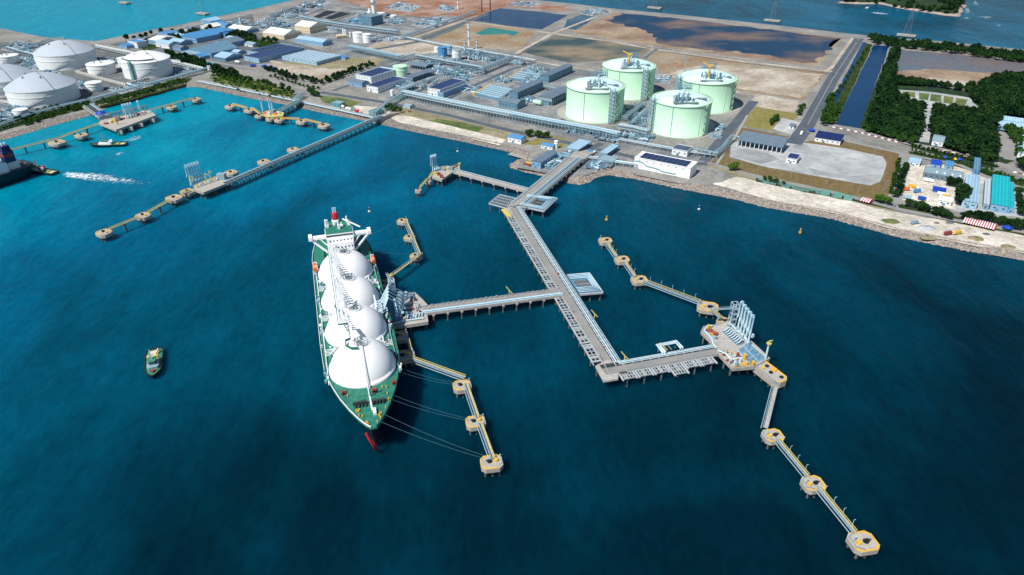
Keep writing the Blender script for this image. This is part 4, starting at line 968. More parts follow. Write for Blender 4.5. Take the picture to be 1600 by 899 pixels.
catwalk((297, 298), (283, 304), 'short yellow catwalk next to the diagonal jetty head', gy, w=1.5, white=False); catwalk((265, 313), (231, 332), 'yellow catwalk between the two middle dolphins of the diagonal line', gy, w=1.5, white=False, support=1); catwalk((216, 340), (171, 358), 'yellow catwalk to the outermost dolphin of the diagonal line', gy, w=1.5, white=False, support=1)

# --- far left berth
g5 = 'dolphins of the far left berth'
def berth_far():
    cs = [(153, 193), (181, 204), (244, 181), (232, 172), (175, 184), (156, 188)]
    t = platform('loading_platform', 'long rusty loading platform of the far left berth near the white tanks', 'platform', cs, ZJ, 2.0, m='cap_concrete', piles=12)
    def q(x, y): return L2(t, P(x, y, ZJ))
    b = MB(); a, e = q(156, 187), q(230, 171)
    for z in (3, 6):
        b.bar((a.x, a.y, ZJ + z), (e.x, e.y, ZJ + z), .5); b.bar((a.x + 2, a.y - 5, ZJ + z), (e.x + 2, e.y - 5, ZJ + z), .5)
    for f in range(13):
        p = a.lerp(e, f / 12); b.bar((p.x, p.y, ZJ), (p.x, p.y, ZJ + 6), .4); b.bar((p.x + 2, p.y - 5, ZJ), (p.x + 2, p.y - 5, ZJ + 6), .4); b.bar((p.x, p.y, ZJ + 6), (p.x + 2, p.y - 5, ZJ + 6), .4)
    b.o('pipe_rack', 'steel_pale', t)
    for i in range(10):
        c = q(166 + i * 6.5, 194 - i * 1.9); b = MB(); b.box(c.x - 2.2, c.x + 2.2, c.y - 1.8, c.y + 1.8, ZJ + .02, ZJ + 1.5 + i % 4); b.o('equipment_cabinet', ('maroon', 'cream', 'rail_yellow', 'steel_blue')[i % 4], t)
    c = q(184, 195); b = MB(); b.cyl(c.x, c.y, .7, ZJ, ZJ + 12, 8); b.bar((c.x, c.y, ZJ + 12), (c.x + 3, c.y, ZJ + 10), .6); b.o('crane', 'orange', t)
    for f in (0.1, .35, .6, .9):
        c0, c1 = q(181, 204), q(244, 181); p = c0.lerp(c1, f); b = MB(); b.box(p.x - 3, p.x + 3, p.y - 3.2, p.y - 1, 2, 6.2); b.o('fender', 'cap_concrete', t)
berth_far()
armset([(199, 188), (203, 187), (207, 186), (211, 185), (222, 182)], ['leftmost loading arm of the far left berth', 'second loading arm from the left at the far left berth', 'middle loading arm of the far left berth', 'fourth loading arm from the left at the far left berth', 'rightmost loading arm of the far left berth, set apart'], 'white loading arms of the far left berth', DT(10), .95)
for x, y, s, l in ((305.5, 155, 1.3, 'round pale dolphin at the right end of the far left berth catwalk'), (268, 167, 1.2, 'pale dolphin between the far left berth platform and its right end'), (127, 211, 1.3, 'pale dolphin just left of the far left berth platform'), (89, 222.5, 1.6, 'wide pale dolphin nearest the dark tanker stern')):
    dolphin(x, y, l, DT(-30), s, g5)
g5c = 'yellow catwalks of the far left berth'
catwalk((236, 172), (301, 154), 'yellow catwalk right of the far left berth platform', g5c, w=2, white=False, support=3); catwalk((153, 194), (96, 214), 'yellow catwalk left of the far left berth platform', g5c, w=2, white=False, support=2); catwalk((96, 215), (8, 237), 'yellow catwalk running behind the dark tanker funnel', g5c, w=2, white=False, support=2)
A_, B_ = P(136, 165, 7), P(163, 184, 7)
t7, l7 = trestle('jetty_trestle', 'short pale access bridge from the shore to the far left berth', A_, B_, -6, 8, 7, pipes=[(4, .7, 'pipe_white', 1.5), (6, .7, 'pipe_blue', 1.5), (-4, .5, 'pipe_white', 1.4)], step=10, piles_y=(-4, 6))

# --- small middle-left berth
def berth_small():
    cs = [(410, 179), (420, 184), (442, 182), (444, 177), (430, 173), (414, 174)]
    t = platform('loading_platform', 'small yellowish loading platform of the inner berth by the rocky shore', 'platform', cs, ZJ, 1.8, m='rail_yellow', piles=12)
    for i, (x, y) in enumerate(((415, 178), (420, 180), (425, 178), (430, 179), (435, 178), (428, 175))):
        c = L2(t, P(x, y, ZJ)); b = MB(); b.box(c.x - 2, c.x + 2, c.y - 1.5, c.y + 1.5, ZJ + .02, ZJ + 2 + i % 3); b.o('equipment_cabinet', ('orange', 'pipe_white', 'steel_pale')[i % 3], t)
berth_small()
armset([(411, 177), (423, 178), (427, 179)], ['tall thin arm at the left of the inner berth', 'middle tall thin arm of the inner berth', 'right tall thin arm of the inner berth'], 'tall thin arms of the inner berth', DT(90), .9)
for x, y, s, l in ((360, 166, 1.25, 'leftmost pale dolphin of the inner berth'), (390, 172, 1.25, 'second pale dolphin from the left of the inner berth'), (405, 180.5, 1.0, 'pale dolphin touching the left side of the inner berth platform'), (421.5, 185.5, .9, 'smallest dolphin in front of the inner berth platform'), (436.5, 187, 1.1, 'pale dolphin at the lower right of the inner berth platform'), (471.5, 189.5, 1.25, 'second pale dolphin from the right of the inner berth'), (506, 196, 1.3, 'rightmost pale dolphin of the inner berth')):
    dolphin(x, y, l, DT(-30), s, 'pale dolphins of the inner berth')
g6c = 'bright yellow catwalks of the inner berth'
catwalk((364, 163), (386, 169), 'leftmost bright yellow catwalk of the inner berth', g6c, w=2, white=False, col='yellow', support=1); catwalk((394, 169), (406, 178), 'bright yellow catwalk sloping to the inner berth platform', g6c, w=2, white=False, col='yellow'); catwalk((440, 185), (468, 186), 'level bright yellow catwalk right of the inner berth platform', g6c, w=2, white=False, col='yellow', support=1); catwalk((476, 187), (502, 193), 'rightmost bright yellow catwalk of the inner berth', g6c, w=2, white=False, col='yellow', support=1)
A_, B_ = P(468, 157, 8), P(436, 174, 8)
t8, l8 = trestle('jetty_trestle', 'short green steel bridge from the rocks to the inner berth platform', A_, B_, -4, 5, 8, pipes=[(2, .6, 'green_steel', 1.5), (3.6, .6, 'pipe_blue', 1.5)], step=9, piles_y=(-3, 4), deck='green_steel')
b = MB(); b.box(0, l8, -5.5, -4.2, 7.6, 8.1); b.o('walkway', 'yellow', t8)
# ================================================================ LNG carrier
def carrier():
    bow = P(584, 668, 22)
    t = thing('gas_carrier', 'large green decked gas carrier with four white spherical tanks moored at the berth', 'gas carrier', (bow.x, bow.y, 0), DT(-73.4))
    xs = [0, -3, -8, -17, -28, -38, -50, -62, -85, -120, -160, -200, -215, -228, -236]
    hb = [1.6, 4.0, 7.0, 11.3, 15.6, 18.6, 21.4, 22.8, 23.5, 23.5, 23.5, 23.3, 22.2, 19.8, 17.5]
    def ring(x, h, k):
        """half breadth at height z for station k"""
        out = []
        for z in (-2, 3.2, 9, 15, 22):
            f = max(0, min(1, (z + 2) / 24)); ent = 0
            if x > -90:                                   # flared bow
                g = (1 + x / 90); e = h * (1 - g * (1 - f) ** 1.1 * .95); xx = x - (9.5 * (1 - f) ** .8 if x > -9 else 9.5 * (1 - f) ** .8 * max(0, 1 + x / 60))
            elif x < -200: e = h * (1 - (-200 - x) / 36 * .55 * (1 - f)); xx = x + 12 * (1 - f) * (-200 - x) / 36
            else: e = h; xx = x
            out.append((xx, max(.5, e), z))
        return out
    R = [ring(x, h, i) for i, (x, h) in enumerate(zip(xs, hb))]
    def skin(z0, z1, name, m, par, off=0):
        b = MB(); n = len(R)
        for s in (-1, 1):
            vs = []; K = z1 - z0 + 1
            for r in R:
                for k in range(z0, z1 + 1): vs.append((r[k][0], s * (r[k][1] + off), r[k][2]))
            fs = []
            for i in range(n - 1):
                for k in range(K - 1):
                    q = (i * K + k, (i + 1) * K + k, (i + 1) * K + k + 1, i * K + k + 1); fs.append(q if s < 0 else q[::-1])
            b.add(vs, fs, True)
        for i in (0, n - 1):
            for k in range(z0, z1): b.add([(R[i][k][0], -R[i][k][1] - off, R[i][k][2]), (R[i][k][0], R[i][k][1] + off, R[i][k][2]), (R[i][k + 1][0], R[i][k + 1][1] + off, R[i][k + 1][2]), (R[i][k + 1][0], -R[i][k + 1][1] - off, R[i][k + 1][2])], [(0, 1, 2, 3)])
        return b.o(name, m, par)
    h = skin(1, 4, 'hull', 'hull_dark', t); skin(0, 1, 'boot_topping', 'red', h)
    b = MB(); b.tube([(-2.2, -4.4, 17), (-1.0, -3.2, 13.5), (-.4, -1.7, 9.5), (-1.0, -.8, 6), (-3.0, -.1, 3), (-6.5, .3, -1)], .75, 8); b.o('stem', 'red', h)
    b = MB(); poly = [(x, y) for x, y in zip(xs, hb)]; pl = [(x, -y) for x, y in poly] + [(x, y) for x, y in poly[::-1]]
    b.prism(pl, 20.5, 22.0); dk = b.o('deck', 'ship_green', t)
    for s, nm in ((-1, 'white_paint'), (1, 'white_paint')):
        b = MB()
        for i in range(len(xs) - 1):
            a, e = (xs[i], s * (hb[i] - .15), 22.5), (xs[i + 1], s * (hb[i + 1] - .15), 22.5); b.bar(a, e, .25, 1.0)
        b.o('bulwark', nm if s < 0 else 'ship_green', t)
    b = MB(); b.bar((1.0, -1.7, 22.4), (1.0, 1.7, 22.4), .4, .9); b.o('bulwark', 'ship_green', t)
    CX = [-54.5, -94, -133.5, -173.5]; RS = 19.6; CZ = 20.4
    for c in CX:
        b = MB(); prof = [(RS + .25, 22.02), (RS + .25, 24.2)] + [(RS * math.cos(a), CZ + RS * math.sin(a)) for a in [DT(11 + 79 * i / 22) for i in range(23)]]
        b.lathe(c, 0, prof, 64); sp = b.o('tank_cover', 'dome_white', t)
        b = MB(); z = CZ + RS
        b.lathe(c, .5, [(4.2, z - .6), (4.2, z + .15), (0, z + .15)], 20, False); b.o('dome_platform', 'walk_white', sp)
        b = MB(); rg = random.Random(int(-c))
        for i in range(10):
            a = rg.random() * 6.28; r = rg.uniform(.5, 3.8); x, y = c + r * math.cos(a), .5 + r * math.sin(a); b.cyl(x, y, .35, z + .1, z + rg.uniform(1.2, 3.2), 6)
        for i in range(6):
            a = rg.random() * 6.28; b.bar((c + 3.6 * math.cos(a), .5 + 3.6 * math.sin(a), z + 1.2), (c - 3 * math.cos(a + .6), .5 - 3 * math.sin(a + .6), z + 1.2), .25)
        b.lathe(c, .5, [(4.2, z + 1.1), (4.35, z + 1.25), (4.2, z + 1.4)], 20); b.o('dome_piping', 'steel_grey', sp)
    # raised pipe deck along the tank tops
    ZW = 40.6
    b = MB(); 
    for i in range(74): b.box(-188 + i * 1.5, -187.3 + i * 1.5, -10.2, -4.6, ZW - .3, ZW)
    b.box(-188, -77, -7.8, -7.3, ZW - .5, ZW - .31); b.box(-77, -58, -4.6, -2.8, ZW - .4, ZW)
    b.o('pipe_deck', 'walk_white', t)
    b = MB(); b.bar((-186, -10.5, ZW - .2), (-77, -10.5, ZW - .1), .4, .9); b.bar((-77, -10.5, ZW - .2), (-77, -4.8, ZW - .1), .4, .9); b.bar((-77, -4.9, ZW - .2), (-60, -4.9, ZW - .1), .4, .9)
    q = [(-60, -4.9), (-59, -7.6), (-54, -8), (-50, -5), (-49, -1)]
    for i in range(4): b.bar((*q[i], ZW - .2), (*q[i + 1], ZW - .2), .5, 1.5)
    b.o('edge_beam', 'ship_green', t)
    rg = random.Random(4)
    for k in range(1):
        y = -9.4 + k * 3.0; b = MB(); b.tube([(-184, y, ZW + .3), (-79, y, ZW + .3)], .2, 6); b.o('deck_pipe', 'walk_white', t)
    for k in range(14):
        x, y = rg.uniform(-183, -80), rg.uniform(-9.5, -4.2); 
        b = MB(); l = rg.uniform(.8, 2.4); b.box(x - l * .6, x + l * .6, y - .25, y + .25, ZW + .02, ZW + rg.uniform(.4, .9)); b.o('pipe_fitting', ('steel_pale', 'walk_white', 'walk_white')[k % 3], t)
    # supports under the pipe deck between the tanks
    for x in (-74, -114, -153.5):
        b = MB()
        for y in (-9.5, -2.5): b.bar((x, y, 22), (x, y, ZW - .5), .5)
        b.bar((x, -9.5, 31), (x, -2.5, 38), .4); b.o('trunk_support', 'walk_white', t)
    # front catwalk over the first dome
    b = MB(); pts = []
    for i in range(12):
        a = DT(82 - i * 6.2); pts.append((CX[0] + (RS + .9) * math.cos(a), 1.1, CZ + (RS + .9) * math.sin(a)))
    for a, e in zip(pts, pts[1:]): b.bar(a, e, .6, .15); b.bar((a[0], a[1] - .4, a[2] + .9), (e[0], e[1] - .4, e[2] + .9), .1)
    b.bar((pts[-1][0], 1.1, pts[-1][2]), (pts[-1][0] + 1.5, 1.1, 22), 1.3, .3); b.o('dome_stair', 'walk_white', t)
    b = MB(); b.box(-36, -14, .4, 1.3, 22.02, 22.5); b.o('deck_walkway', 'walk_white', t)
    # foredeck machinery
    b = MB()
    for s in (-1, 1):
        for k in range(4): b.cyl(-20 + s * .6, s * (2.2 + k * 1.9), .95, 22.02, 24.3, 8); b.box(-22.2, -17.8, s * (2.0 + k * 1.9) - .3, s * (2.0 + k * 1.9) + .3, 22.02, 23.4)
        b.bar((-20, s * 1.5, 23.6), (-20, s * 9.4, 23.6), .5)
    w_ = b.o('windlass', 'dark_steel', t)
    for x, y in ((-33, -14), (-34, 15), (-30, 3)):
        b = MB(); b.box(x - 1.6, x + 1.6, y - .4, y + .4, 22.02, 24); b.cyl(x, y + .9, .8, 22.02, 23.8, 8); b.box(x - 1.8, x + 1.8, y + 1.6, y + 2.0, 22.02, 23.6); b.o('mooring_winch', 'maroon', t)
    b = MB(); b.box(-13.8, -9.6, 1.0, 2.8, 22.02, 23.9); b.o('hatch_house', 'white_paint', t)
    for i in range(26):
        x = -rg.uniform(3, 34); f = np.interp(-x, [0, 3, 8, 17, 28, 38], [1.2, 3.4, 6, 10.3, 14.4, 17.2]); s = rg.choice((-1, 1)); y = s * f * rg.uniform(.55, .92)
        b = MB(); b.cyl(x, y, .32, 22.02, 23, 6); b.cyl(x + .9, y, .32, 22.02, 23, 6); b.o('bollard', 'yellow', t)
    b = MB(); b.cyl(-26, 0.8, .45, 22, 34, 8, .3); b.bar((-26, -1.8, 30), (-26, 3.4, 30), .3); b.o('foremast', 'white_paint', t)
    # deck clutter along both sides
    for k in range(95):
        s = -1 if k % 2 else 1; x = -45 - rg.random() * 145; near = min(abs(x - c) for c in CX)
        ymin = max(3, math.sqrt(max(0, (RS + .8) ** 2 - near ** 2))); y = s * rg.uniform(ymin, 22.6)
        if abs(y) > 22.8 or ymin > 22: continue
        l, wd, hh = rg.uniform(.5, 2.0), rg.uniform(.25, .7), rg.uniform(.5, 2.6)
        if abs(y) + wd > 23: y = s * (23 - wd)
        b = MB(); b.box(x - l, x + l, y - wd, y + wd, 22.02, 22 + hh); b.o('deck_fitting', ('walk_white', 'steel_pale', 'dark_steel', 'walk_white', 'steel_pale', 'green_steel')[k % 6], t)
    for s in (-1, 1):
        b = MB(); b.tube([(-190, s * 21.2, 23), (-42, s * 20.6, 23)], .3, 6); b.o('deck_pipe', 'walk_white' if s < 0 else 'steel_pale', t)
    for c in (-74, -113.7, -153.5):
        for s in (-1, 1):
            b = MB()
            for k in range(5): b.bar((c - 3 + k * 1.5, s * 11, 23.2), (c - 3 + k * 1.5, s * 20.5, 23.2), .4)
            b.bar((c - 4, s * 12, 24.6), (c + 4, s * 18, 24.6), .4); b.bar((c - 3, s * 15, 22), (c - 3, s * 15, 27), .5); b.bar((c + 3, s * 15, 22), (c + 3, s * 15, 27), .5); b.bar((c - 3, s * 15, 27), (c + 3, s * 15, 27), .5)
            b.o('cross_piping', 'walk_white', t)
    b = MB()
    for k in range(6): b.tube([(-122 + k * 2.6, 14, 25), (-122 + k * 2.6, 22.6, 25)], .55, 6)
    b.bar((-124, 22, 23), (-106, 22, 23), .6, 2); b.o('cargo_manifold', 'pipe_white', t)
    # manifold cranes
    for x, y in ((-103, 15), (-105, -15)):
        b = MB(); b.cyl(x, y, .9, 22, 33, 8); b.bar((x, y, 33), (x - 13, y, 34), .9); b.o('deck_crane', 'walk_white', t)
    # superstructure
    b = MB(); b.box(-212, -191, -10.2, 9.6, 22.02, 43); b.box(-191, -187, -6.4, 9.0, 22.02, 40.5); ac = b.o('accommodation', 'white_paint', t)
    for k in range(5):
        for j in range(7):
            if k == 4 and j > 5: pass
            b = MB(); y = -8.2 + j * 2.6; x = -186.97 if -6 < y < 8.5 and k < 4 else -190.97; b.box(x, x + .06, y, y + 1.1, 26 + k * 3.6, 27.1 + k * 3.6); b.o('window', 'glass', ac)
    b = MB(); b.box(-203, -192, -10.6, 10.0, 43.02, 46.2); br = b.o('wheelhouse', 'white_paint', t)
    b = MB(); b.box(-191.97, -191.9, -10, 9.4, 44.2, 45.4); b.o('window', 'glass', br)
    b = MB(); b.box(-203.4, -192.4, -10.2, 9.6, 46.22, 46.45); b.box(-222, -203.3, -10.4, 9.8, 43.05, 43.3); b.o('roof_deck', 'ship_green', t)
    b = MB(); b.box(-222, -212, -10.2, 9.6, 22.02, 43); b.o('aft_house', 'white_paint', t)
    for s in (-1, 1):
        b = MB(); b.box(-197.5, -193, min(s * 10.2, s * 21.8), max(s * 10.2, s * 21.8), 42.6, 44.2); b.box(-199, -192, min(s * 20.4, s * 23), max(s * 20.4, s * 23), 42.6, 45.2)
        b.bar((-193.5, s * 21, 42.6), (-190.5, s * 9.5, 31.5), 1.2); b.bar((-193.5, s * 14.5, 42.4), (-191.5, s * 9.5, 37), .6); b.o('bridge_wing', 'white_paint', t)
    b = MB(); b.lathe(-221, -1.4, [(2.5, 43.3), (2.4, 50.5), (2.1, 51)], 18); b.lathe(-221, -1.4, [(2.1, 51), (0, 51)], 18); fn = b.o('funnel', 'red', t)
    b = MB()
    for y in (-2.5, -1.4, -.3): b.cyl(-221, y + .0, .45, 51, 55, 8)
    b.o('exhaust_pipe', 'arm_blue', fn)
    b = MB(); b.lathe(-221, -1.4, [(2.8, 43.3), (2.8, 45.2), (2.6, 45.3)], 18); b.o('funnel_base', 'white_paint', fn)
    for k, (x, y, z0, hh) in enumerate(((-206, -9, 43.3, 9), (-212, -8, 43.3, 6), (-208, 8, 43.3, 5), (-216, 7, 43.3, 5.5), (-205, 3, 43.3, 4), (-214, -3, 43.3, 3), (-200, 0, 46.5, 7), (-210, 2.5, 43.3, 3.4))):
        b = MB(); b.cyl(x, y, .8 if k < 2 else .6, z0, z0 + hh, 8); b.box(x - 1, x + 1, y - 1, y + 1, z0, z0 + hh * .5); b.o('vent_mast', 'white_paint', t)
    b = MB(); b.bar((-218, 4, 46), (-204, 16, 44), .8); b.o('provision_crane', 'white_paint', t)
    for s in (-1, 1):
        b = MB(); b.tube([(-186, s * 21.6, 26.2), (-185, s * 21.6, 26.4), (-178.4, s * 21.6, 26.4), (-177.4, s * 21.6, 26.2)], 1.5, 10); b.o('lifeboat', 'orange', t)
        b = MB()
        for x in (-185, -179): b.bar((x, s * 19.6, 22), (x, s * 20, 28.6), .5); b.bar((x, s * 20, 28.6), (x, s * 22.4, 28.4), .4)
        b.o('davit', 'white_paint', t)
        b = MB(); b.box(-214, -188, min(s * 14, s * 21.5), max(s * 14, s * 21.5), 22.02, 25); b.o('side_house', 'ship_green', t)
    return t
ship = carrier()
def line(a, b_, label, sag=1.5):
    a, b_ = Vector(a), Vector(b_); pts = []
    for i in range(9):
        f = i / 8; p = a.lerp(b_, f); p.z -= sag * 4 * f * (1 - f); pts.append(p - a)
    q = MB(); q.tube(pts, .07, 4); o = q.o('mooring_line', 'line_rope', None); o.location = a
    tag(o, label, 'mooring line', 'pale mooring lines from the carrier to its dolphins')
def sp(x, y, z=22.5):
    c, s = math.cos(DT(-73.4)), math.sin(DT(-73.4)); l = ship.location
    return Vector((l.x + x * c - y * s, l.y + x * s + y * c, z))
line(sp(-3, 4), P(755, 716, 7.6), 'lower of the two long bow lines to the last dolphin'); line(sp(-8, 7), P(756, 712, 7.6), 'upper of the two long bow lines to the last dolphin')
line(sp(-20, 12), P(731, 657, 7.6), 'lower bow line to the middle dolphin'); line(sp(-24, 13), P(731, 654, 7.6), 'upper bow line to the middle dolphin')
line(sp(-44, 20), P(711, 601, 7.6), 'lower mooring line to the dolphin at the catwalk bend'); line(sp(-48, 20.5), P(711, 598, 7.6), 'upper mooring line to the dolphin at the catwalk bend')
line(sp(-228, 19), P(620, 344, 7.6), 'stern line to the uppermost dolphin'); line(sp(-216, 21), P(632, 370, 7.6), 'stern line to the middle upper dolphin'); line(sp(-205, 22), P(641, 397, 7.6), 'stern line to the dolphin at the upper bend')

# ---------------------------------------------------------------- tugs and tanker
def tug(label, bow_px, stern_px, beam, hull, deck, funnel, extra=0, house='white_paint'):
    a, e = P(*stern_px, 0), P(*bow_px, 0); Ln = (e - a).length
    t = thing('tugboat', label, 'tugboat', a, ang(a, e)); h = beam / 2; k = Ln / 30
    st = [(0, h * .82), (Ln * .06, h), (Ln * .62, h), (Ln * .82, h * .82), (Ln * .94, h * .45), (Ln, h * .08)]
    def outline(f, dx=0): return [(x - dx * (x / Ln), -y * f) for x, y in st] + [(x - dx * (x / Ln), y * f) for x, y in st[::-1]]
    lo, hi = outline(.82, 2 * k), outline(1.0); n = len(lo); b = MB()
    sheer = lambda x: 2.6 + 1.6 * max(0, (x / Ln - .5)) * 2
    b.add([(x, y, -1) for x, y in lo] + [(x, y, sheer(x)) for x, y in hi], [(i, (i + 1) % n, n + (i + 1) % n, n + i) for i in range(n)]); hl = b.o('hull', hull, t)
    b = MB(); ins = outline(.9); b.add([(x * .985, y, sheer(x) - .5) for x, y in ins], [tuple(range(n))[::1]])
    b.o('deck', deck, t)
    b = MB()
    for i in range(n): p, q = hi[i], hi[(i + 1) % n]; b.bar((p[0], p[1], sheer(p[0]) - .05), (q[0], q[1], sheer(q[0]) - .05), .55, .5)
    b.o('fender', 'rubber', t)
    b = MB(); b.prism(chamf(Ln * .17, h * .66, h * .2), 0, 2.6); b.v = [(x + Ln * .58, y, z + 2.2) for x, y, z in b.v]; b.o('deckhouse', house, t)
    b = MB(); b.prism(chamf(Ln * .085, h * .44, h * .15), 0, 2.7); b.v = [(x + Ln * .60, y, z + 4.82) for x, y, z in b.v]; wh = b.o('wheelhouse', house, t)
    b = MB(); b.prism(chamf(Ln * .087, h * .46, h * .15), 0, 1.0); b.v = [(x + Ln * .60, y, z + 5.9) for x, y, z in b.v]; b.o('window', 'glass', wh)
    b = MB(); b.prism(chamf(Ln * .09, h * .47, h * .15), 0, .2); b.v = [(x + Ln * .60, y, z + 7.54) for x, y, z in b.v]; b.o('roof', deck, wh)
    b = MB(); b.bar((Ln * .60, 0, 7.5), (Ln * .60 - .6, 0, 14.5), .5); b.bar((Ln * .59, -1.6, 11), (Ln * .59, 1.6, 11), .3); b.o('mast', 'red' if extra == 1 else 'arm_blue', t)
    for s in (-1, 1):
        b = MB(); b.box(Ln * .40, Ln * .47, s * h * .5 - .8, s * h * .5 + .8, 2.2, 6.8); b.o('funnel', funnel, t)
    b = MB(); b.cyl(Ln * .24, 0, 1.2, 2.0, 3.6, 10); b.box(Ln * .2, Ln * .28, -h * .4, h * .4, 2.0, 2.8); b.o('towing_winch', 'rail_yellow', t)
    b = MB(); b.cyl(Ln * .86, 0, .8, 2.6, 4.6, 8); b.box(Ln * .8, Ln * .84, -h * .3, h * .3, 2.4, 4.2); b.o('bow_winch', 'maroon', t)
    b = MB(); b.box(Ln * .06, Ln * .17, -h * .5, h * .5, 2.11, 2.5); b.o('stern_mat', 'cream', t)
    if extra == 2: b = MB(); b.bar((Ln * .35, -h * .2, 2.4), (Ln * .12, h * .55, 4.5), .9); b.o('boom', 'cream', t)
    return t
tug('lone tugboat with green deck and white house drifting on the dark water left', (241, 595), (243, 550), 10.5, 'hull_dark', 'tug_green', 'rail_yellow', 2, 'steel_pale')
tug('black hulled tugboat under way with red mast near the far left berth', (142, 230), (199, 227), 11, 'hull_dark', 'tug_green', 'white_paint', 1)
tug('tugboat with slanting red funnel pushing the dark tanker stern', (40, 266), (88, 273), 11, 'hull_dark', 'tug_green', 'red', 1)
def tanker():
    a = P(52, 270, 0); t = thing('tanker', 'dark hulled tanker at the left edge, only its stern and funnel in view', 'tanker', a, DT(59 + 180))
    Z = 13; st = [(0, 9), (4, 13.5), (12, 16), (30, 17), (150, 17), (180, 12), (195, 1)]
    lo = [(x + (8 if x < 20 else 0), -y * .8) for x, y in st] + [(x + (8 if x < 20 else 0), y * .8) for x, y in st[::-1]]; hi = [(x, -y) for x, y in st] + [(x, y) for x, y in st[::-1]]; n = len(hi)
    b = MB(); b.add([(x, y, -2) for x, y in lo] + [(x, y, Z) for x, y in hi], [(i, (i + 1) % n, n + (i + 1) % n, n + i) for i in range(n)]); b.o('hull', 'hull_dark', t)
    b = MB(); b.prism([(x * .99 + .6, y * .97) for x, y in hi], Z - 2, Z - .6); b.o('deck', 'dark_steel', t)
    b = MB(); b.box(13, 24, -10, 9, Z - .6, Z + 8); b.box(26, 44, -14, 13, Z - .6, Z + 9); b.box(30, 42, -12, 12, Z + 9.02, Z + 15); ac = b.o('accommodation', 'old_white', t)
    b = MB(); b.box(16, 26, 3, 12, Z + 8.02, Z + 20); b.box(17, 25, 4, 11, Z + 20.02, Z + 25); fn = b.o('funnel', 'roof_navy', t)
    b = MB(); b.box(15.9, 26.1, 2.9, 12.1, Z + 14, Z + 17); b.o('funnel_band', 'maroon', fn)
    b = MB()
    for x in (19, 22): b.cyl(x, 7.5, .8, Z + 25, Z + 28, 8)
    b.o('exhaust_pipe', 'white_paint', fn)
    b = MB(); b.tube([(26, -15.5, Z + 4), (28, -15.5, Z + 4.4), (34, -15.5, Z + 4.4), (36, -15.5, Z + 4)], 1.8, 10); b.o('lifeboat', 'orange', t)
    b = MB(); b.box(24, 38, -13, -10, Z + 9.02, Z + 9.6); b.o('boat_deck', 'green_steel', t)
    for k in range(7):
        b = MB(); b.cyl(5 + k * 1.5, (-1) ** k * (3 + k % 3), .9, Z - .6, Z + 1.2, 8); b.o('winch', 'steel_grey', t)
    for k in range(6):
        b = MB(); b.box(25 + k * 3, 26.4 + k * 3, -14.05, -14.0, Z + 3, Z + 4.4); b.o('window', 'glass', ac)
tanker()
# ---------------------------------------------------------------- buoys
def buoy(px, py, label, m):
    p = P(px, py, 0); t = thing('buoy', label, 'buoy', p, 0, 'navigation buoys'); t.scale = (.8, .8, .8)
    b = MB(); b.cyl(0, 0, 1.5, -.6, 1.3, 12); b.o('float', m, t)
    b = MB()
    for k in range(4): a = k * 1.57; b.bar((1.1 * math.cos(a), 1.1 * math.sin(a), 1.3), (.3 * math.cos(a), .3 * math.sin(a), 4.6), .2)
    b.cyl(0, 0, .7, 3.6, 4.8, 8, .5); b.o('cage', 'dark_steel' if m != 'yellow' else 'yellow', t)
    b = MB(); b.cyl(0, 0, .3, 4.8, 5.7, 6); b.o('lamp', 'white_paint', t)
for x, y, l, m in ((715, 237, 'white buoy off the product berth near the rocks', 'white_paint'), (577, 331, 'white based buoy just right of the gas carrier funnel', 'white_paint'), (947.5, 344, 'yellow buoy above the far left end of the empty berth', 'yellow'), (1092, 327.5, 'white and yellow buoy right of the middle trestle', 'white_paint'), (1250, 364, 'yellow buoy nearest the pale beach at right', 'yellow')):
    buoy(x, y, l, m)
# small launch by the peninsula
def launch(px, py, label):
    p = P(px, py, 0); t = thing('launch', label, 'boat', p, DT(20))
    b = MB(); b.prism([(-5, -1.5), (3, -1.6), (6, 0), (3, 1.6), (-5, 1.5)], -.3, 1.2); b.o('hull', 'white_paint', t)
    b = MB(); b.box(-2, 1.5, -1.1, 1.1, 1.21, 2.7); b.o('cabin', 'white_paint', t)
launch(1355, 13, 'tiny motor launch leaving a white wake off the wooded island')
# ---------------------------------------------------------------- power line pylons standing in the sea
def pylon(px, py, label, h=60, sc=1.0, base=True):
    p = P(px, py, 2); t = thing('pylon', label, 'pylon', (p.x, p.y, 0), DT(-33), 'pylons standing on concrete bases in the water'); t.scale = (sc, sc, sc)
    b = MB(); b.box(-17, 17, -7, 7, 1.5, 4.5); b.o('base', 'concrete', t)
    for x in (-14, -5, 5, 14):
        for y in (-5, 5): b = MB(); b.cyl(x, y, 1.3, -3, 1.6, 8); b.o('pile', 'pile', t)
    b = MB(); H = h; lv = [(7.5, 4.5), (5, 20), (3, 35), (1.6, 50), (.8, H)]
    for k in range(4):
        (r0, z0), (r1, z1) = lv[k], lv[k + 1]; c0 = [(r0, r0), (-r0, r0), (-r0, -r0), (r0, -r0)]; c1 = [(r1, r1), (-r1, r1), (-r1, -r1), (r1, -r1)]
        for i in range(4):
            j = (i + 1) % 4; b.bar((*c0[i], z0), (*c1[i], z1), .26); b.bar((*c0[i], z0), (*c1[j], z1), .13); b.bar((*c0[j], z0), (*c1[i], z1), .13); b.bar((*c1[i], z1), (*c1[j], z1), .13)
    b.o('lattice_tower', 'steel_grey', t)
    b = MB()
    for z in (38, 46, 54): b.bar((0, -8, z), (0, 8, z), .22); b.bar((0, -8, z), (0, 0, z + 2), .14); b.bar((0, 8, z), (0, 0, z + 2), .14)
    b.o('cross_arms', 'steel_grey', t)
pylon(1416, 56, 'lattice pylon on its sea base below the wooded island'); pylon(1207, 33, 'lattice pylon on its sea base off the long pond bank'); pylon(1023, 13, 'lattice pylon on its sea base at the top right of centre')
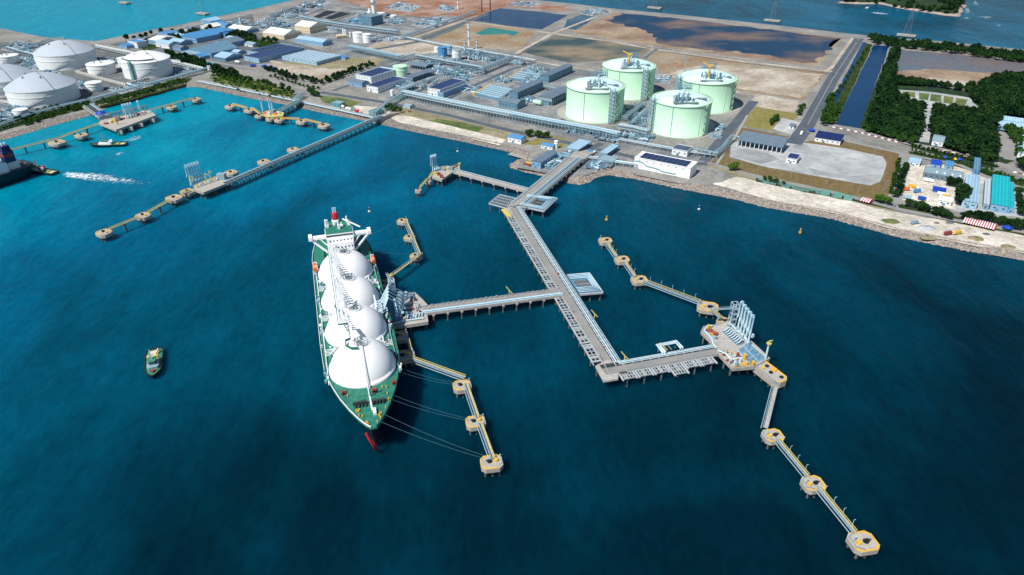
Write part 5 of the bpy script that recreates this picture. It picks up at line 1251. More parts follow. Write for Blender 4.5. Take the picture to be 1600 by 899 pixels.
pylon(317, 22, 'lattice pylon on its sea base off the left coast road'); pylon(195, 5, 'lattice pylon on its sea base at the top left')
# ================================================================ buildings and plant
def bld(name, label, Lp, Bp, Rp, h, wall='wall_white', roof='roof_slate', kind='gable', cat='building', group=None, z=3.0, solar=0, win=True, windows=None, open_front=0, ua=None, par='v', z0=0, door=True, eave=.5):
    """building on the plant grid: Lp left, Bp nearest and Rp right ground corners"""
    A, B, R = P(*Lp, z), P(*Bp, z), P(*Rp, z); a_ = ua if ua is not None else U_ANG
    u, v = rot(a_), rot(a_ + math.pi / 2)
    a = max(2.5, (B - A).dot(u)); d = max(2.5, (R - B).dot(v))
    o = B - u * a                                # nearest corner stays put
    t = thing(name, label, cat, (o.x, o.y, z), a_, group)
    z0 = -.3 if not open_front else z0
    if open_front:
        n = max(2, int(a / 5) if open_front == 1 else int(d / 5)); b = MB()
        pm = None
        for i in range(n + 1):
            for y in ((0.3, d - .3) if open_front == 1 else (0.3, a - .3)):
                x_, y_ = (a * i / n * .98 + a * .01, y) if open_front == 1 else (y, d * i / n * .98 + d * .01)
                if pm is None: b = MB(); b.box(-.3, .3, -.3, .3, 0, h - .02); pm = b.o('column', wall, t); pm.location = (x_, y_, 0)
                else: rep(pm, (x_, y_, 0))
        b = MB(); b.box(.4, a - .4, d * .5, d - .6, 0, h * .5) if open_front == 1 else b.box(a * .2, a * .8, .6, d - .6, 0, h * .45); b.o('machinery', 'steel_blue', t)
        b = MB(); b.box(.1, a - .1, d - .3 if open_front == 1 else .05, d - .05 if open_front == 1 else .3, h * .55, h - .03); b.o('wall', wall, t)
        W_ = None
    else:
        b = MB(); b.box(0, a, 0, d, z0, h); W_ = b.o('wall', wall, t)
    e = eave; rise = min(a, d) * .16
    b = MB()
    if kind == 'gable':
        if par == 'u' or (par != 'v' and a >= d):
            vs = [(-e, -e, h + .02), (a + e, -e, h + .02), (a + e, d + e, h + .02), (-e, d + e, h + .02), (-e, d / 2, h + rise), (a + e, d / 2, h + rise)]
            fs = [(0, 1, 5, 4), (2, 3, 4, 5), (1, 2, 5), (3, 0, 4), (3, 2, 1, 0)]
        else:
            vs = [(-e, -e, h + .02), (a + e, -e, h + .02), (a + e, d + e, h + .02), (-e, d + e, h + .02), (a / 2, -e, h + rise), (a / 2, d + e, h + rise)]
            fs = [(0, 1, 4), (2, 3, 5), (1, 2, 5, 4), (3, 0, 4, 5), (3, 2, 1, 0)]
        b.add(vs, fs); ro = b.o('roof', roof, t)
    elif kind == 'shed':
        b.add([(-e, -e, h + .02), (a + e, -e, h + .02), (a + e, d + e, h + .02), (-e, d + e, h + .02), (-e, -e, h + .5), (a + e, -e, h + .5), (a + e, d + e, h + rise + .5), (-e, d + e, h + rise + .5)],
              [(3, 2, 1, 0), (4, 5, 6, 7), (0, 1, 5, 4), (1, 2, 6, 5), (2, 3, 7, 6), (3, 0, 4, 7)]); ro = b.o('roof', roof, t)
    else:
        b.box(-.15, a + .15, -.15, d + .15, h + .02, h + .35); ro = b.o('roof', roof, t)
        b = MB()
        for x0, x1, y0, y1 in ((-.3, a + .3, -.3, .1), (-.3, a + .3, d - .1, d + .3), (-.3, .1, .1, d - .1), (a - .1, a + .3, .1, d - .1)): b.box(x0, x1, y0, y1, h + .36, h + .9)
        b.o('parapet', wall, ro)
    if solar:
        nx, ny = (3, 2) if solar == 1 else (solar, 3); pm = None
        for i in range(nx):
            for j in range(ny):
                w2, d2 = a * .84 / nx, d * .84 / ny
                if pm is None: b = MB(); b.box(0, w2 * .9, 0, d2 * .9, .0, .15); pm = b.o('solar_panel', 'roof_navy', ro); 
                q = pm if (i == 0 and j == 0) else rep(pm, (0, 0, 0), parent=ro)
                q.location = (a * .08 + w2 * i, d * .08 + d2 * j, h + .95 if kind == 'flat' else h + rise + .1)
    if win and W_:
        rows = max(1, int(h / 5)); pm = None
        for r in range(rows):
            zz = h * (r + .55) / rows - .6
            for n, L_, face in ((min(8, max(1, int(a / 5))), a, 0), (min(8, max(1, int(d / 5))), d, 1)):
                for i in range(n):
                    c = L_ * (i + .5) / n
                    if pm is None or face == 1 and pm['f'] == 0:
                        b = MB(); (b.box(-.9, .9, -.06, .0, 0, 1.2) if face == 0 else b.box(0, .06, -.9, .9, 0, 1.2)); pm = b.o('window', 'glass', W_); pm['f'] = face; q = pm
                    elif face == 0 and pm['f'] == 1:
                        b = MB(); b.box(-.9, .9, -.06, .0, 0, 1.2); pm = b.o('window', 'glass', W_); pm['f'] = 0; q = pm
                    else: q = rep(pm, (0, 0, 0), parent=W_)
                    q.location = (c, -.01, zz) if face == 0 else (a + .01, c, zz)
        if door:
            b = MB(); dw = min(3, a * .3); b.box(a * .3, a * .3 + dw, -.1, -.02, 0, min(h * .45, 3)); b.o('door', 'steel_blue', W_)
    return t, a, d, h
H_ = 'industrial_hall'
bld(H_, 'tall cream hall with pale gabled roof behind the low cream hall', (459, 50), (485, 53), (503, 46), 12, 'cream', 'roof_white', par='u')
bld(H_, 'low wide cream hall with white gabled roof left of the tall cream hall', (408.5, 58), (444.5, 62.5), (463, 55), 8, 'cream', 'roof_white', par='u')
bld('office_block', 'low office block with dark windows and pale blue roof in front of the cream halls', (460, 67), (504.6, 73), (518, 69), 7, 'wall_blue', 'roof_pale', par='u')
bld('warehouse', 'long warehouse with dark navy roof beside the light blue striped hall', (381.5, 95), (405.5, 99), (461, 79), 7, 'roof_pale', 'roof_navy', kind='flat')
bld('warehouse', 'grey blue warehouse with roof panels behind the navy roofed warehouse', (389, 85), (404, 88.5), (437, 73), 6, 'roof_pale', 'roof_slate', kind='flat', solar=2)
t_, a_, d_, h_ = bld('warehouse', 'wide light blue striped hall on the pale sandy ground', (440, 94), (495.5, 103), (526, 91), 5.5, 'roof_pale', 'roof_pale', kind='flat')
pm = None
for i in range(9):
    if pm is None: b = MB(); b.box(-.7, .7, .3, d_ - .3, h_ + .36, h_ + 1.2); pm = b.o('roof_ridge', 'old_white', t_); pm.location = (a_ * .06, 0, 0)
    else: rep(pm, (a_ * (.06 + i * .11), 0, 0))
bld('guard_hut', 'small blue hut right of the light blue striped hall', (529, 92), (539, 94), (544, 92), 4, 'roof_pale', 'roof_blue')
bld('boiler_house', 'grey steel boiler house at the foot of the tall far chimney', (566, 37), (581, 41), (593, 36), 17, 'steel_blue', 'steel_grey', kind='flat')
bld('workshop', 'white roofed blue workshop in the trees left of the cream halls', (360, 48), (385.7, 53), (398, 48), 6, 'wall_blue', 'roof_white', par='u')
bld('small_house', 'white and blue block house left of the coast houses', (203, 73), (216, 76), (226, 72), 10, 'wall_white', 'roof_blue', kind='flat')
bld('small_house', 'smallest pale blue house at the far left of the coast houses', (188, 74.5), (199, 77), (204, 73), 6, 'wall_blue', 'roof_blue')
bld('small_house', 'grey roofed house second row behind the white walled coast house', (235.5, 68), (246, 71), (262, 62), 8, 'wall_blue', 'roof_white', par='u')
bld('small_house', 'white walled house with pale roof above the single green banded tank', (245, 73), (265, 77), (275, 72), 8, 'wall_white', 'roof_pale', par='u')
bld('small_house', 'blue square house behind the coast houses', (251, 58), (263, 61), (272, 56), 9, 'wall_blue', 'roof_blue', kind='flat')
bld('small_house', 'low pale house right of the white walled coast house', (267, 69), (282, 73), (291, 67), 6, 'wall_blue', 'roof_pale', par='u')
bld('workshop', 'bright blue workshop with white gable in the middle of the coast cluster', (293, 62), (308, 68), (330, 58), 9, 'wall_blue', 'roof_blue', par='v')
bld('workshop', 'second bright blue workshop right of the white gabled one', (318, 57), (332, 61), (347, 53), 9, 'wall_blue', 'roof_blue', par='v')
bld('workshop', 'small blue annex at the right end of the coast cluster', (341, 55), (352, 58), (361, 54), 6, 'wall_blue', 'roof_blue', par='v')
bld('small_house', 'blue tower like house by the coast road', (320, 36), (331, 39.5), (338, 35), 8, 'wall_blue', 'roof_pale')
bld('small_house', 'small blue hut right of the tower like house on the coast road', (335, 38.5), (341, 41), (346, 38), 5, 'roof_blue', 'roof_blue')
bld('small_house', 'white roofed low house below the tower like coast house', (321, 43), (331, 47), (338, 42), 5, 'wall_white', 'roof_white')
bld(H_, 'broad teal grey roofed hall of the left industrial block', (308, 82), (331, 91), (354, 78), 8, 'wall_blue', 'steel_blue', par='v')
bld(H_, 'slate roofed hall behind the broad teal grey hall', (343, 70), (361.7, 75), (376, 69), 9, 'wall_blue', 'roof_slate', par='v')
bld(H_, 'light blue roofed open hall in front of the left industrial block', (337.6, 93), (353, 97), (370, 89), 6, 'steel_blue', 'roof_pale', par='u')
bld('workshop', 'grey flat workshop at the left of the broad teal grey hall', (290, 84), (304, 91), (318, 85), 5, 'roof_slate', 'steel_pale', kind='flat')
bld('workshop', 'dark blue roofed annex in front of the broad teal grey hall', (309, 89), (318, 93), (328, 88), 5, 'wall_blue', 'roof_blue')
for i, (x, y, w_, hh, wm, rm, l) in enumerate((
 (222, 66, 10, 5, 'wall_white', 'roof_slate', 'grey roofed hut behind the white and blue block house'), (283, 60, 9, 6, 'wall_blue', 'roof_pale', 'pale roofed hut left of the bright blue workshops'),
 (300, 49, 9, 5, 'wall_white', 'roof_slate', 'low hut under the coast road trees'), (352, 43, 9, 5, 'wall_white', 'roof_blue', 'small white hut by the coast road, right of the blue huts'),
 (366, 64, 10, 5, 'wall_white', 'roof_pale', 'white hut right of the slate roofed hall'), (283, 78, 9, 5, 'wall_blue', 'roof_slate', 'dark roofed hut left of the broad teal grey hall'),
 (372, 84, 9, 4, 'roof_pale', 'roof_pale', 'pale hut right of the light blue roofed open hall'), (428, 53, 10, 5, 'wall_white', 'roof_slate', 'flat hut behind the low cream hall'),
 (395, 72, 9, 4, 'wall_white', 'steel_pale', 'pale hut in the green belt above the roof panels'), (330, 103, 6, 3, 'wall_white', 'green_steel', 'green roofed kiosk by the two white silos'),
 (640, 168, 6, 3, 'wall_white', 'steel_pale', 'tiny hut beside the front pipe rack, left end'), (1240, 200, 6, 3, 'wall_white', 'roof_slate', 'tiny hut on the small fenced slab'))):
    bld('small_house', l, (x - w_, y - 1), (x, y + 2), (x + w_ * .6, y - 2), hh, wm, rm, par='u')
# centre
bld('control_building', 'tall blue walled control building with solar panels on its roof', (556, 130), (581, 134), (612, 120), 12, 'wall_white', 'roof_pale', kind='flat', solar=3)
bld('control_building', 'long white walled building with navy flat roof in front of the tall control building', (576, 142), (591, 146), (629, 130), 8, 'wall_white', 'roof_navy', kind='flat')
bld('workshop', 'small grey roofed workshop left of the control building', (545, 133), (566, 137), (573, 133), 6.5, 'wall_blue', 'roof_slate', par='u')
bld('open_shed', 'long slate roofed open shed right of the pale green tank', (634, 126), (645, 129), (669, 116), 7, 'steel_pale', 'roof_slate', par='v', open_front=2)
bld('open_shed', 'dark roofed open shed behind the pale green tank', (637, 106), (665, 111), (671, 106), 6, 'steel_pale', 'roof_slate', par='u', open_front=1)
bld('substation', 'navy roofed substation among the pipe racks', (670, 148), (688, 152), (717, 135), 10, 'wall_white', 'roof_navy', kind='flat')
bld('substation', 'lower slate roofed wing along the navy roofed substation', (685, 151.5), (693, 153.5), (718, 138.5), 7, 'wall_blue', 'roof_slate', kind='flat')
bld('open_shed', 'pale flat canopy left of the navy roofed substation', (624, 142), (634, 145), (647, 137), 5, 'steel_pale', 'steel_pale', kind='flat', open_front=2)
bld(H_, 'farthest long slate roofed compressor hall', (846, 127), (857, 130), (893, 113), 11, 'steel_blue', 'roof_slate', par='v')
bld(H_, 'long slate roofed hall in the middle of the three compressor halls', (799, 154), (809, 158), (841, 139), 12, 'steel_blue', 'roof_slate', par='v')
bld('open_shed', 'tall open ended compressor hall beside the left green tank', (845, 161), (862, 166.5), (888, 152), 11, 'steel_pale', 'roof_slate', par='v', open_front=2)
bld(H_, 'low dark slate hall right behind the long front pipe rack', (778, 167), (808, 172), (816, 165), 8, 'steel_blue', 'roof_slate', par='u')
bld('pump_house', 'small white house with bright blue roof standing by the rocks', (793, 222), (814, 226), (822, 221), 6, 'wall_white', 'roof_blue', par='u')
bld('pump_house', 'tiny blue roofed house with a white silo beside it', (845, 231.5), (863, 235), (868, 231), 4, 'wall_white', 'roof_blue', par='u')
bld('boat_shed', 'grey gabled shed on the small rocky peninsula', (831, 261.5), (844.6, 265), (862, 247), 8, 'wall_blue', 'roof_slate', par='v')
bld('canopy', 'large pale lattice roofed canopy left of the jetty approach', (884, 237), (903, 242), (922, 228), 5, 'steel_pale', 'roof_pale', kind='flat', open_front=2, solar=0)
bld('canopy', 'narrow pale blue canopy right of the jetty approach', (936, 245), (948, 248), (968, 235), 5, 'steel_pale', 'roof_pale', kind='flat', open_front=2)
bld('pipe_house', 'low pale pipe house at the root of the jetty', (934, 254), (957, 260), (962, 253), 4.5, 'steel_pale', 'steel_pale', kind='flat')
bld('seawater_building', 'big long white building with roof panels right of the jetty root', (993, 260), (1077, 280), (1085, 270), 11.5, 'white_paint', 'roof_white', kind='flat', solar=9, win=False)
sw = [o for o in C.objects if o.get('label', '').startswith('big long white building')][0]
b = MB(); ln = (P(1077, 280) - P(993, 260)).length
for q, e in zip([(1, 8.5), (9, 8.2), (14, 5), (ln * .45, 4.2), (ln * .5, 2.6), (ln * .72, 2.4)], [(9, 8.2), (14, 5), (ln * .45, 4.2), (ln * .5, 2.6), (ln * .72, 2.4), (ln * .75, 3.2)]): b.bar((q[0], -.5, q[1]), (e[0], -.5, e[1]), .5)
b.o('wall_stair', 'green_steel', sw)
for k in range(7): b = MB(); b.box(5 + k * ln * .13, 6.6 + k * ln * .13, -.12, -.02, 9.2, 10.2); b.o('louvre', 'steel_grey', sw)
bld('substation', 'small white walled navy roofed substation in front of the nearest green tank', (1051, 240), (1073, 246), (1081, 239), 6.5, 'wall_white', 'roof_navy', kind='flat')
t_, a_, d_, h_ = bld('truck_loading_shed', 'long slate roofed truck loading shed with white columns on the concrete yard', (1152, 227), (1220, 241), (1227, 231), 7.5, 'wall_white', 'roof_slate', kind='shed', open_front=1)
bld('gatehouse', 'small navy roofed white gatehouse on the pale concrete yard', (1228, 253.5), (1243.7, 257), (1250, 249), 5, 'wall_white', 'roof_navy', kind='flat')
bld('gatehouse', 'long low white building with navy roof beside the entrance road', (1273, 220), (1312, 227.5), (1316, 221), 5, 'wall_white', 'roof_navy', kind='shed')
# right hand works
bld('workshop', 'white and pale blue roofed hut at the left corner of the works yard', (1418.5, 257), (1436, 261), (1439, 253), 4, 'wall_white', 'roof_pale', par='u')
bld('workshop', 'bright blue tarpaulin roofed hut in the works yard', (1453, 261), (1468, 264), (1472, 257), 4, 'wall_blue', 'tarp_blue', par='u')
bld('workshop', 'dark blue hut right of the bright blue hut in the works yard', (1475, 262), (1487, 265.5), (1490, 258), 4, 'wall_blue', 'roof_blue', par='u')
t_, a_, d_, h_ = bld(H_, 'long grey roofed shed with white skylights crossing the works yard', (1441, 277), (1502, 288), (1506, 278), 5, 'roof_slate', 'steel_pale', kind='flat')
for i in range(4): b = MB(); b.box(a_ * (.3 + .2 * i), a_ * (.3 + .2 * i) + 1.5, d_ * .3, d_ * .5, h_ + .36, h_ + .7); b.o('skylight', 'white_paint', t_)
bld(H_, 'grey blue roofed long hall left of the turquoise hall', (1501, 324), (1524, 328), (1529, 287), 7, 'roof_pale', 'roof_pale', par='v')
bld(H_, 'narrow grey hall squeezed between the grey blue and turquoise halls', (1534, 326), (1543, 328.5), (1546, 288), 5, 'steel_pale', 'grey_roof', kind='flat')
bld(H_, 'bright turquoise roofed long hall at the right edge', (1545, 329), (1572, 334), (1574, 291), 7, 'wall_blue', 'roof_teal', kind='shed')
bld(H_, 'narrow turquoise lean-to along the right of the turquoise hall', (1573, 332), (1582, 335), (1580, 293), 4.5, 'wall_blue', 'roof_teal', kind='flat')
bld('workshop', 'dark blue long shed right of the sandy works yard', (1519, 270), (1528, 274), (1529, 255), 5, 'roof_blue', 'steel_blue', kind='flat')
bld('small_house', 'grey roofed house at the edge of the dark wood', (1455, 226), (1472, 230), (1473, 220), 6, 'wall_white', 'steel_pale', kind='gable', par='u')
for i, (a, b_, c) in enumerate([((1546, 192), (1640, 214), (1642, 206)), ((1550, 183.5), (1640, 204), (1642, 198)), ]):
    bld('greenhouse', ('front one of two long pale blue roofed rows at the right edge of the wood', 'rear one of two long pale blue roofed rows at the right edge of the wood')[i], a, b_, c, 5, 'wall_blue', 'roof_pale', kind='gable', par='u')
bld('small_house', 'pale blue roofed house cut by the right edge above the road', (1588, 238), (1614, 250), (1618, 224), 6, 'wall_white', 'roof_pale', par='v')
bld('small_house', 'white house with pale roof beside the round dark tree', (1465, 318), (1485, 323), (1487, 315), 4.5, 'wall_white', 'roof_white', par='u')
for i, (x, l) in enumerate(((1283, 'leftmost green container on the beach edge'), (1302, 'middle green container on the beach edge'), (1318, 'rightmost green container on the beach edge'))):
    bld('container', l, (x, 303 + i * 4), (x + 13, 306.5 + i * 4), (x + 14, 304 + i * 4), 3, 'container_green', 'container_green', kind='flat', cat='container', group='green containers on the beach edge', win=False)
bld('container', 'long blue box trailer parked in the works yard', (1456, 300), (1476, 303), (1478, 300), 3, 'tarp_blue', 'tarp_blue', kind='flat', cat='container', win=False)

# striped tents on the beach
def tent(Lp, Bp, Rp, n, label, m2='red'):
    A, B, R = P(*Lp), P(*Bp), P(*Rp); a_ = ang(A, B); u, v = rot(a_), rot(a_ + math.pi / 2); a = (B - A).length; d = max(3, (R - B).dot(v))
    t = thing('striped_tent', label, 'tent', A, a_)
    for k in range(2 * n):
        b = MB(); x0, x1 = a * k / (2 * n), a * (k + 1) / (2 * n); b.add([(x0, 0, 2.4), (x1, 0, 2.4), (x1, d / 2, 3.6), (x0, d / 2, 3.6), (x0, d, 2.4), (x1, d, 2.4), (x0, 0, 2.3), (x1, 0, 2.3), (x0, d, 2.3), (x1, d, 2.3)], [(0, 1, 2, 3), (3, 2, 5, 4), (6, 8, 9, 7), (6, 7, 1, 0), (9, 8, 4, 5)])
        b.o('roof_stripe', 'red' if k % 2 else 'white_paint', t)
    for x in (0.2, a * .33, a * .66, a - .2):
        for y in (.2, d - .2): b = MB(); b.bar((x, y, 0), (x, y, 2.4), .15); b.o('pole', 'steel_grey', t)
tent((1503, 351), (1553, 363), (1557, 354), 13, 'long red and white striped tent roof on the beach at right')
tent((1343, 317), (1358, 321), (1362, 315), 4, 'short red and white striped tent beside the green containers')
def umbrella(px, py, label, r, m='tarp_blue'):
    p = P(px, py); t = thing('canopy_tent', label, 'canopy tent', p, DT(20), 'blue pyramid canopies'); b = MB()
    b.lathe(0, 0, [(r, 2.4), (r * .5, 3.3), (0, 4.4)], 6, False); b.lathe(0, 0, [(r, 2.4), (r, 2.1)], 6, False); b.o('roof', m, t)
    for k in range(4): b = MB(); a = k * 1.57 + .4; b.bar((r * .8 * math.cos(a), r * .8 * math.sin(a), 0), (r * .8 * math.cos(a), r * .8 * math.sin(a), 2.5), .16); b.o('pole', 'steel_grey', t)
for x, y, l, r in ((1268, 206, 'blue canopy beside the entrance road junction', 4.5), (1573, 359, 'blue canopy right of the long striped tent', 4.5), (1476, 249, 'small blue canopy at the top of the works yard', 2.6), (1498, 252, 'blue canopy beside the yellow one in the works yard', 3), (395, 104, 'leftmost blue canopy below the navy roofed warehouse', 6), (413, 105, 'middle blue canopy below the navy roofed warehouse', 6), (426, 108, 'rightmost blue canopy below the navy roofed warehouse', 5)):
    umbrella(x, y, l, r)
umbrella(1491, 252, 'small yellow canopy in the works yard', 2.4, 'yellow')

# ---------------------------------------------------------------- storage tanks
def ground_tank(l, r, yb, z=3.0):
    R = 37.0; b0 = P((l + r) / 2, yb, z)
    for _ in range(6):
        n = math.hypot(b0.x, b0.y); c = Vector((b0.x * (1 + R / n), b0.y * (1 + R / n), z))
        R = (r - l) / 2 / FPX * (c.y * math.cos(TH) + (CAMH - 15) * math.sin(TH))
    return c, R
def lng_tank(l, r, yb, H, label, rise=None, crane=False, tower_side=1, a_t=None):
    c, R = ground_tank(l, r, yb); t = thing('storage_tank', label, 'storage tank', c, 0, 'pale green gas storage tanks')
    b = MB(); b.lathe(0, 0, [(R + .5, .1), (R + .5, 1.6), (R, 1.8), (R, H - 2.2)], 72); sh = b.o('shell', 'tank_green', t)
    b = MB(); b.lathe(0, 0, [(R + .02, H - 2.2), (R + .7, H - 2.0), (R + .7, H), (R - 1.5, H)], 72); b.o('rim', 'tank_green', t)
    dome = R * .21; n = 10
    b = MB(); b.lathe(0, 0, [((R - 1.5) * math.cos(k / n * 1.5708) if k < n else 0, H + .02 + dome * math.sin(k / n * 1.5708) ** 1.0 if 0 else H - .5 + dome * (1 - ((R - 1.5) * (1 - k / n) / (R - 1.5)) ** 2)) if 0 else ((R - 1.5) * (1 - k / n), H - .4 + dome * (1 - (1 - k / n) ** 2)) for k in range(n + 1)], 72); b.o('dome_roof', 'tank_green_roof', t)
    # buttresses and stair strips down the shell
    for k, aa in enumerate((-118, -62, -20, 30, 75, 120, 165, 210)):
        a = DT(aa); b = MB(); w = .5
        b.v = []; x, y = math.cos(a), math.sin(a); tx, ty = -y, x; w = .4 if k == 0 else .28
        b.add([(x * (R - .2) - tx * w, y * (R - .2) - ty * w, 1.8), (x * (R + .2) - tx * w, y * (R + .2) - ty * w, 1.8), (x * (R + .2) + tx * w, y * (R + .2) + ty * w, 1.8), (x * (R - .2) + tx * w, y * (R - .2) + ty * w, 1.8)] + [(x * (R - .2) - tx * w, y * (R - .2) - ty * w, H - 2.2), (x * (R + .2) - tx * w, y * (R + .2) - ty * w, H - 2.2), (x * (R + .2) + tx * w, y * (R + .2) + ty * w, H - 2.2), (x * (R - .2) + tx * w, y * (R - .2) + ty * w, H - 2.2)],
              [(0, 1, 5, 4), (1, 2, 6, 5), (2, 3, 7, 6), (3, 0, 4, 7), (4, 5, 6, 7)]); b.o('buttress', 'green_steel' if k == 0 else 'tank_green', t)
    # zig-zag stair on the shell
    b = MB(); a0 = DT(a_t if a_t is not None else -52); n = 9
    for k in range(n):
        a1, a2 = (a0, a0 + DT(5)) if k % 2 == 0 else (a0 + DT(5), a0); z0_, z1_ = 1 + (H - 2) * k / n, 1 + (H - 2) * (k + 1) / n
        b.bar(((R + 1.3) * math.cos(a1), (R + 1.3) * math.sin(a1), z0_), ((R + 1.3) * math.cos(a2), (R + 1.3) * math.sin(a2), z1_), 1.3, .3)
    for aa in (a0 - DT(1), a0 + DT(6)): b.bar(((R + 1.6) * math.cos(aa), (R + 1.6) * math.sin(aa), 0), ((R + 1.6) * math.cos(aa), (R + 1.6) * math.sin(aa), H), .3)
    b.o('stair', 'tank_green_rust', t)
    # external steel stair/pipe tower
    aT = DT(-66 if tower_side > 0 else 196); x, y = (R + 4.5) * math.cos(aT), (R + 4.5) * math.sin(aT)
    b = MB()
    for dx in (-3, 3):
        for dy in (-3, 3): b.bar((x + dx, y + dy, 0), (x + dx, y + dy, H + 5), .6)
    for k in range(9):
        z = (H + 5) * (k + .5) / 9
        for s in (-3, 3): b.bar((x - 3, y + s, z), (x + 3, y + s, z), .45); b.bar((x + s, y - 3, z), (x + s, y + 3, z), .45); b.bar((x - 3, y + s, z), (x + 3, y + s, z + H / 9), .3)
    b.o('stair_tower', 'steel_pale', t)
    b = MB()
    for k in range(3): b.tube([(x - 1.6 + k * 1.6, y - .5, 1), (x - 1.6 + k * 1.6, y - .5, H + 3), (x * .75, y * .75, H + 5), (x * .3, y * .3 - 8, H + 7)], .5, 6)
    b.o('riser_pipe', 'pipe_white', t)
    # roof platform and pump equipment, on the side facing the jetty
    px_, py_ = -.05 * R, -.62 * R; zt = H + 2.0; b = MB(); b.prism([(px_ + q[0], py_ + q[1]) for q in chamf(15, 9, 2)], zt, zt + .4)
    for dx in (-12, -4, 4, 12):
        for dy in (-6.5, 6.5): b.bar((px_ + dx, py_ + dy, H - .5), (px_ + dx, py_ + dy, zt), .6)
    b.o('roof_platform', 'steel_grey', t)
    b = MB(); rg = random.Random(int(c.x))
    for dx in range(-12, 13, 3):
        for dy in (-7, 7): b.bar((px_ + dx, py_ + dy, zt), (px_ + dx, py_ + dy, zt + 2.2), .22)
    for dy in (-7, 7):
        for zz in (1.2, 2.2): b.bar((px_ - 12, py_ + dy, zt + zz), (px_ + 12, py_ + dy, zt + zz), .22)
    b.o('railing', 'rail_yellow' if rg.random() < .5 else 'tank_green_rust', t)
    for k in range(16):
        x, y = px_ + rg.uniform(-13, 12), py_ + rg.uniform(-5, 5); b = MB(); hh = rg.uniform(3.5, 10.5); b.cyl(x, y, rg.uniform(.8, 1.6), zt + .41, zt + hh, 8); b.box(x - 1.4, x + 1.4, y - .6, y + .6, zt + .41, zt + hh * .6); b.o('pump_head', ('steel_blue', 'steel_pale', 'pipe_white')[k % 3], t)
    b = MB()
    for dx in (-8, -2, 4):
        for dy in (-3, 3): b.bar((px_ + dx, py_ + dy, zt), (px_ + dx, py_ + dy, zt + 11), .6)
    for z in (4, 9):
        for dy in (-3, 3): b.bar((px_ - 8, py_ + dy, zt + z), (px_ + 4, py_ + dy, zt + z), .4)
        for dx in (-8, -2, 4): b.bar((px_ + dx, py_ - 3, zt + z), (px_ + dx, py_ + 3, zt + z), .4)
    b.o('steel_frame', 'steel_blue', t)
    qx, qy = .48 * R, -.42 * R; b = MB(); b.prism([(qx + q[0], qy + q[1]) for q in chamf(8.5, 3.4, 1)], H + 3.1, H + 3.6)
    for dx in (-7, 7): b.bar((qx + dx, qy, H - .5), (qx + dx, qy, H + 3.1), .6)
    for dx in range(-8, 9, 4): b.bar((qx + dx, qy - 3.2, H + 3.6), (qx + dx, qy - 3.2, H + 5.4), .25)
    b.bar((qx - 8, qy - 3.2, H + 5.4), (qx + 8, qy - 3.2, H + 5.4), .25); b.o('side_platform', 'steel_grey', t)
    b = MB(); rr = R * .93
    pts = [(rr * math.cos(DT(a)), rr * math.sin(DT(a)), H + 1.2) for a in range(0, 361, 12)]
    for a, e in zip(pts, pts[1:]): b.bar(a, e, .2); b.bar((a[0], a[1], H - 1), a, .2)
    b.o('rim_railing', 'rail_yellow', t)
    rx, ry = .25 * R, .86 * R; b = MB()
    for dx in range(-9, 10, 3):
        for dy in (-2.5, 2.5): b.bar((rx + dx, ry + dy, H - 1), (rx + dx, ry + dy, H + 10), .45)
    for z in (4, 7, 10):
        for dy in (-2.5, 2.5): b.bar((rx - 9, ry + dy, H + z), (rx + 9, ry + dy, H + z), .45)
    b.box(rx - 9, rx + 9, ry - 2.5, ry + 2.5, H + 3.6, H + 4); b.o('pipe_tower_head', 'steel_blue', t)
    b = MB(); b.tube([(rx, ry, H + 5), (rx * .4, ry * .3, H + dome + 1.5), (px_, py_ + 5, zt + 3)], .8, 6); b.o('roof_pipe', 'pipe_white', t)
    b = MB(); b.tube([(px_ + 9, py_, zt + 1.5), (qx, qy, H + 4.4)], .7, 6); b.o('roof_pipe', 'steel_grey', t)
    if crane:
        x, y = -.12 * R, -.55 * R if crane == 1 else -.55 * R; b = MB(); b.cyl(x, y, 1.5, H, H + 19, 8); b.bar((x, y, H + 19), (x - 9, y + 3, H + 23), 1.3); b.bar((x, y, H + 19), (x + 4, y - 1, H + 20), 2); b.o('roof_crane', 'yellow', t)
    return c, R, t
T1 = lng_tank(883, 972, 193, 40, 'pale green gas tank at the left front of the four')
T2 = lng_tank(938, 1019, 157, 41, 'pale green gas tank at the left back of the four, yellow roof crane', crane=1)
T3 = lng_tank(1013, 1103, 216, 39, 'pale green gas tank nearest the jetty, at the right front of the four', tower_side=-1)
T4 = lng_tank(1053, 1141, 178, 40, 'pale green gas tank at the right back of the four, with yellow roof crane', crane=2, tower_side=-1, a_t=-38)
def vent_pole(px, py, h, label):
    p = P(px, py); t = thing('vent_pole', label, 'vent stack', p); b = MB(); b.cyl(0, 0, .9, 0, h, 8, .6); b.o('pole', 'steel_pale', t)
    b = MB(); b.cyl(0, 0, 1.3, h, h + 1.5, 8); b.o('tip', 'steel_grey', t)
vent_pole(1064, 158, 62, 'thin pale vent pole standing behind the nearest right green tanks')

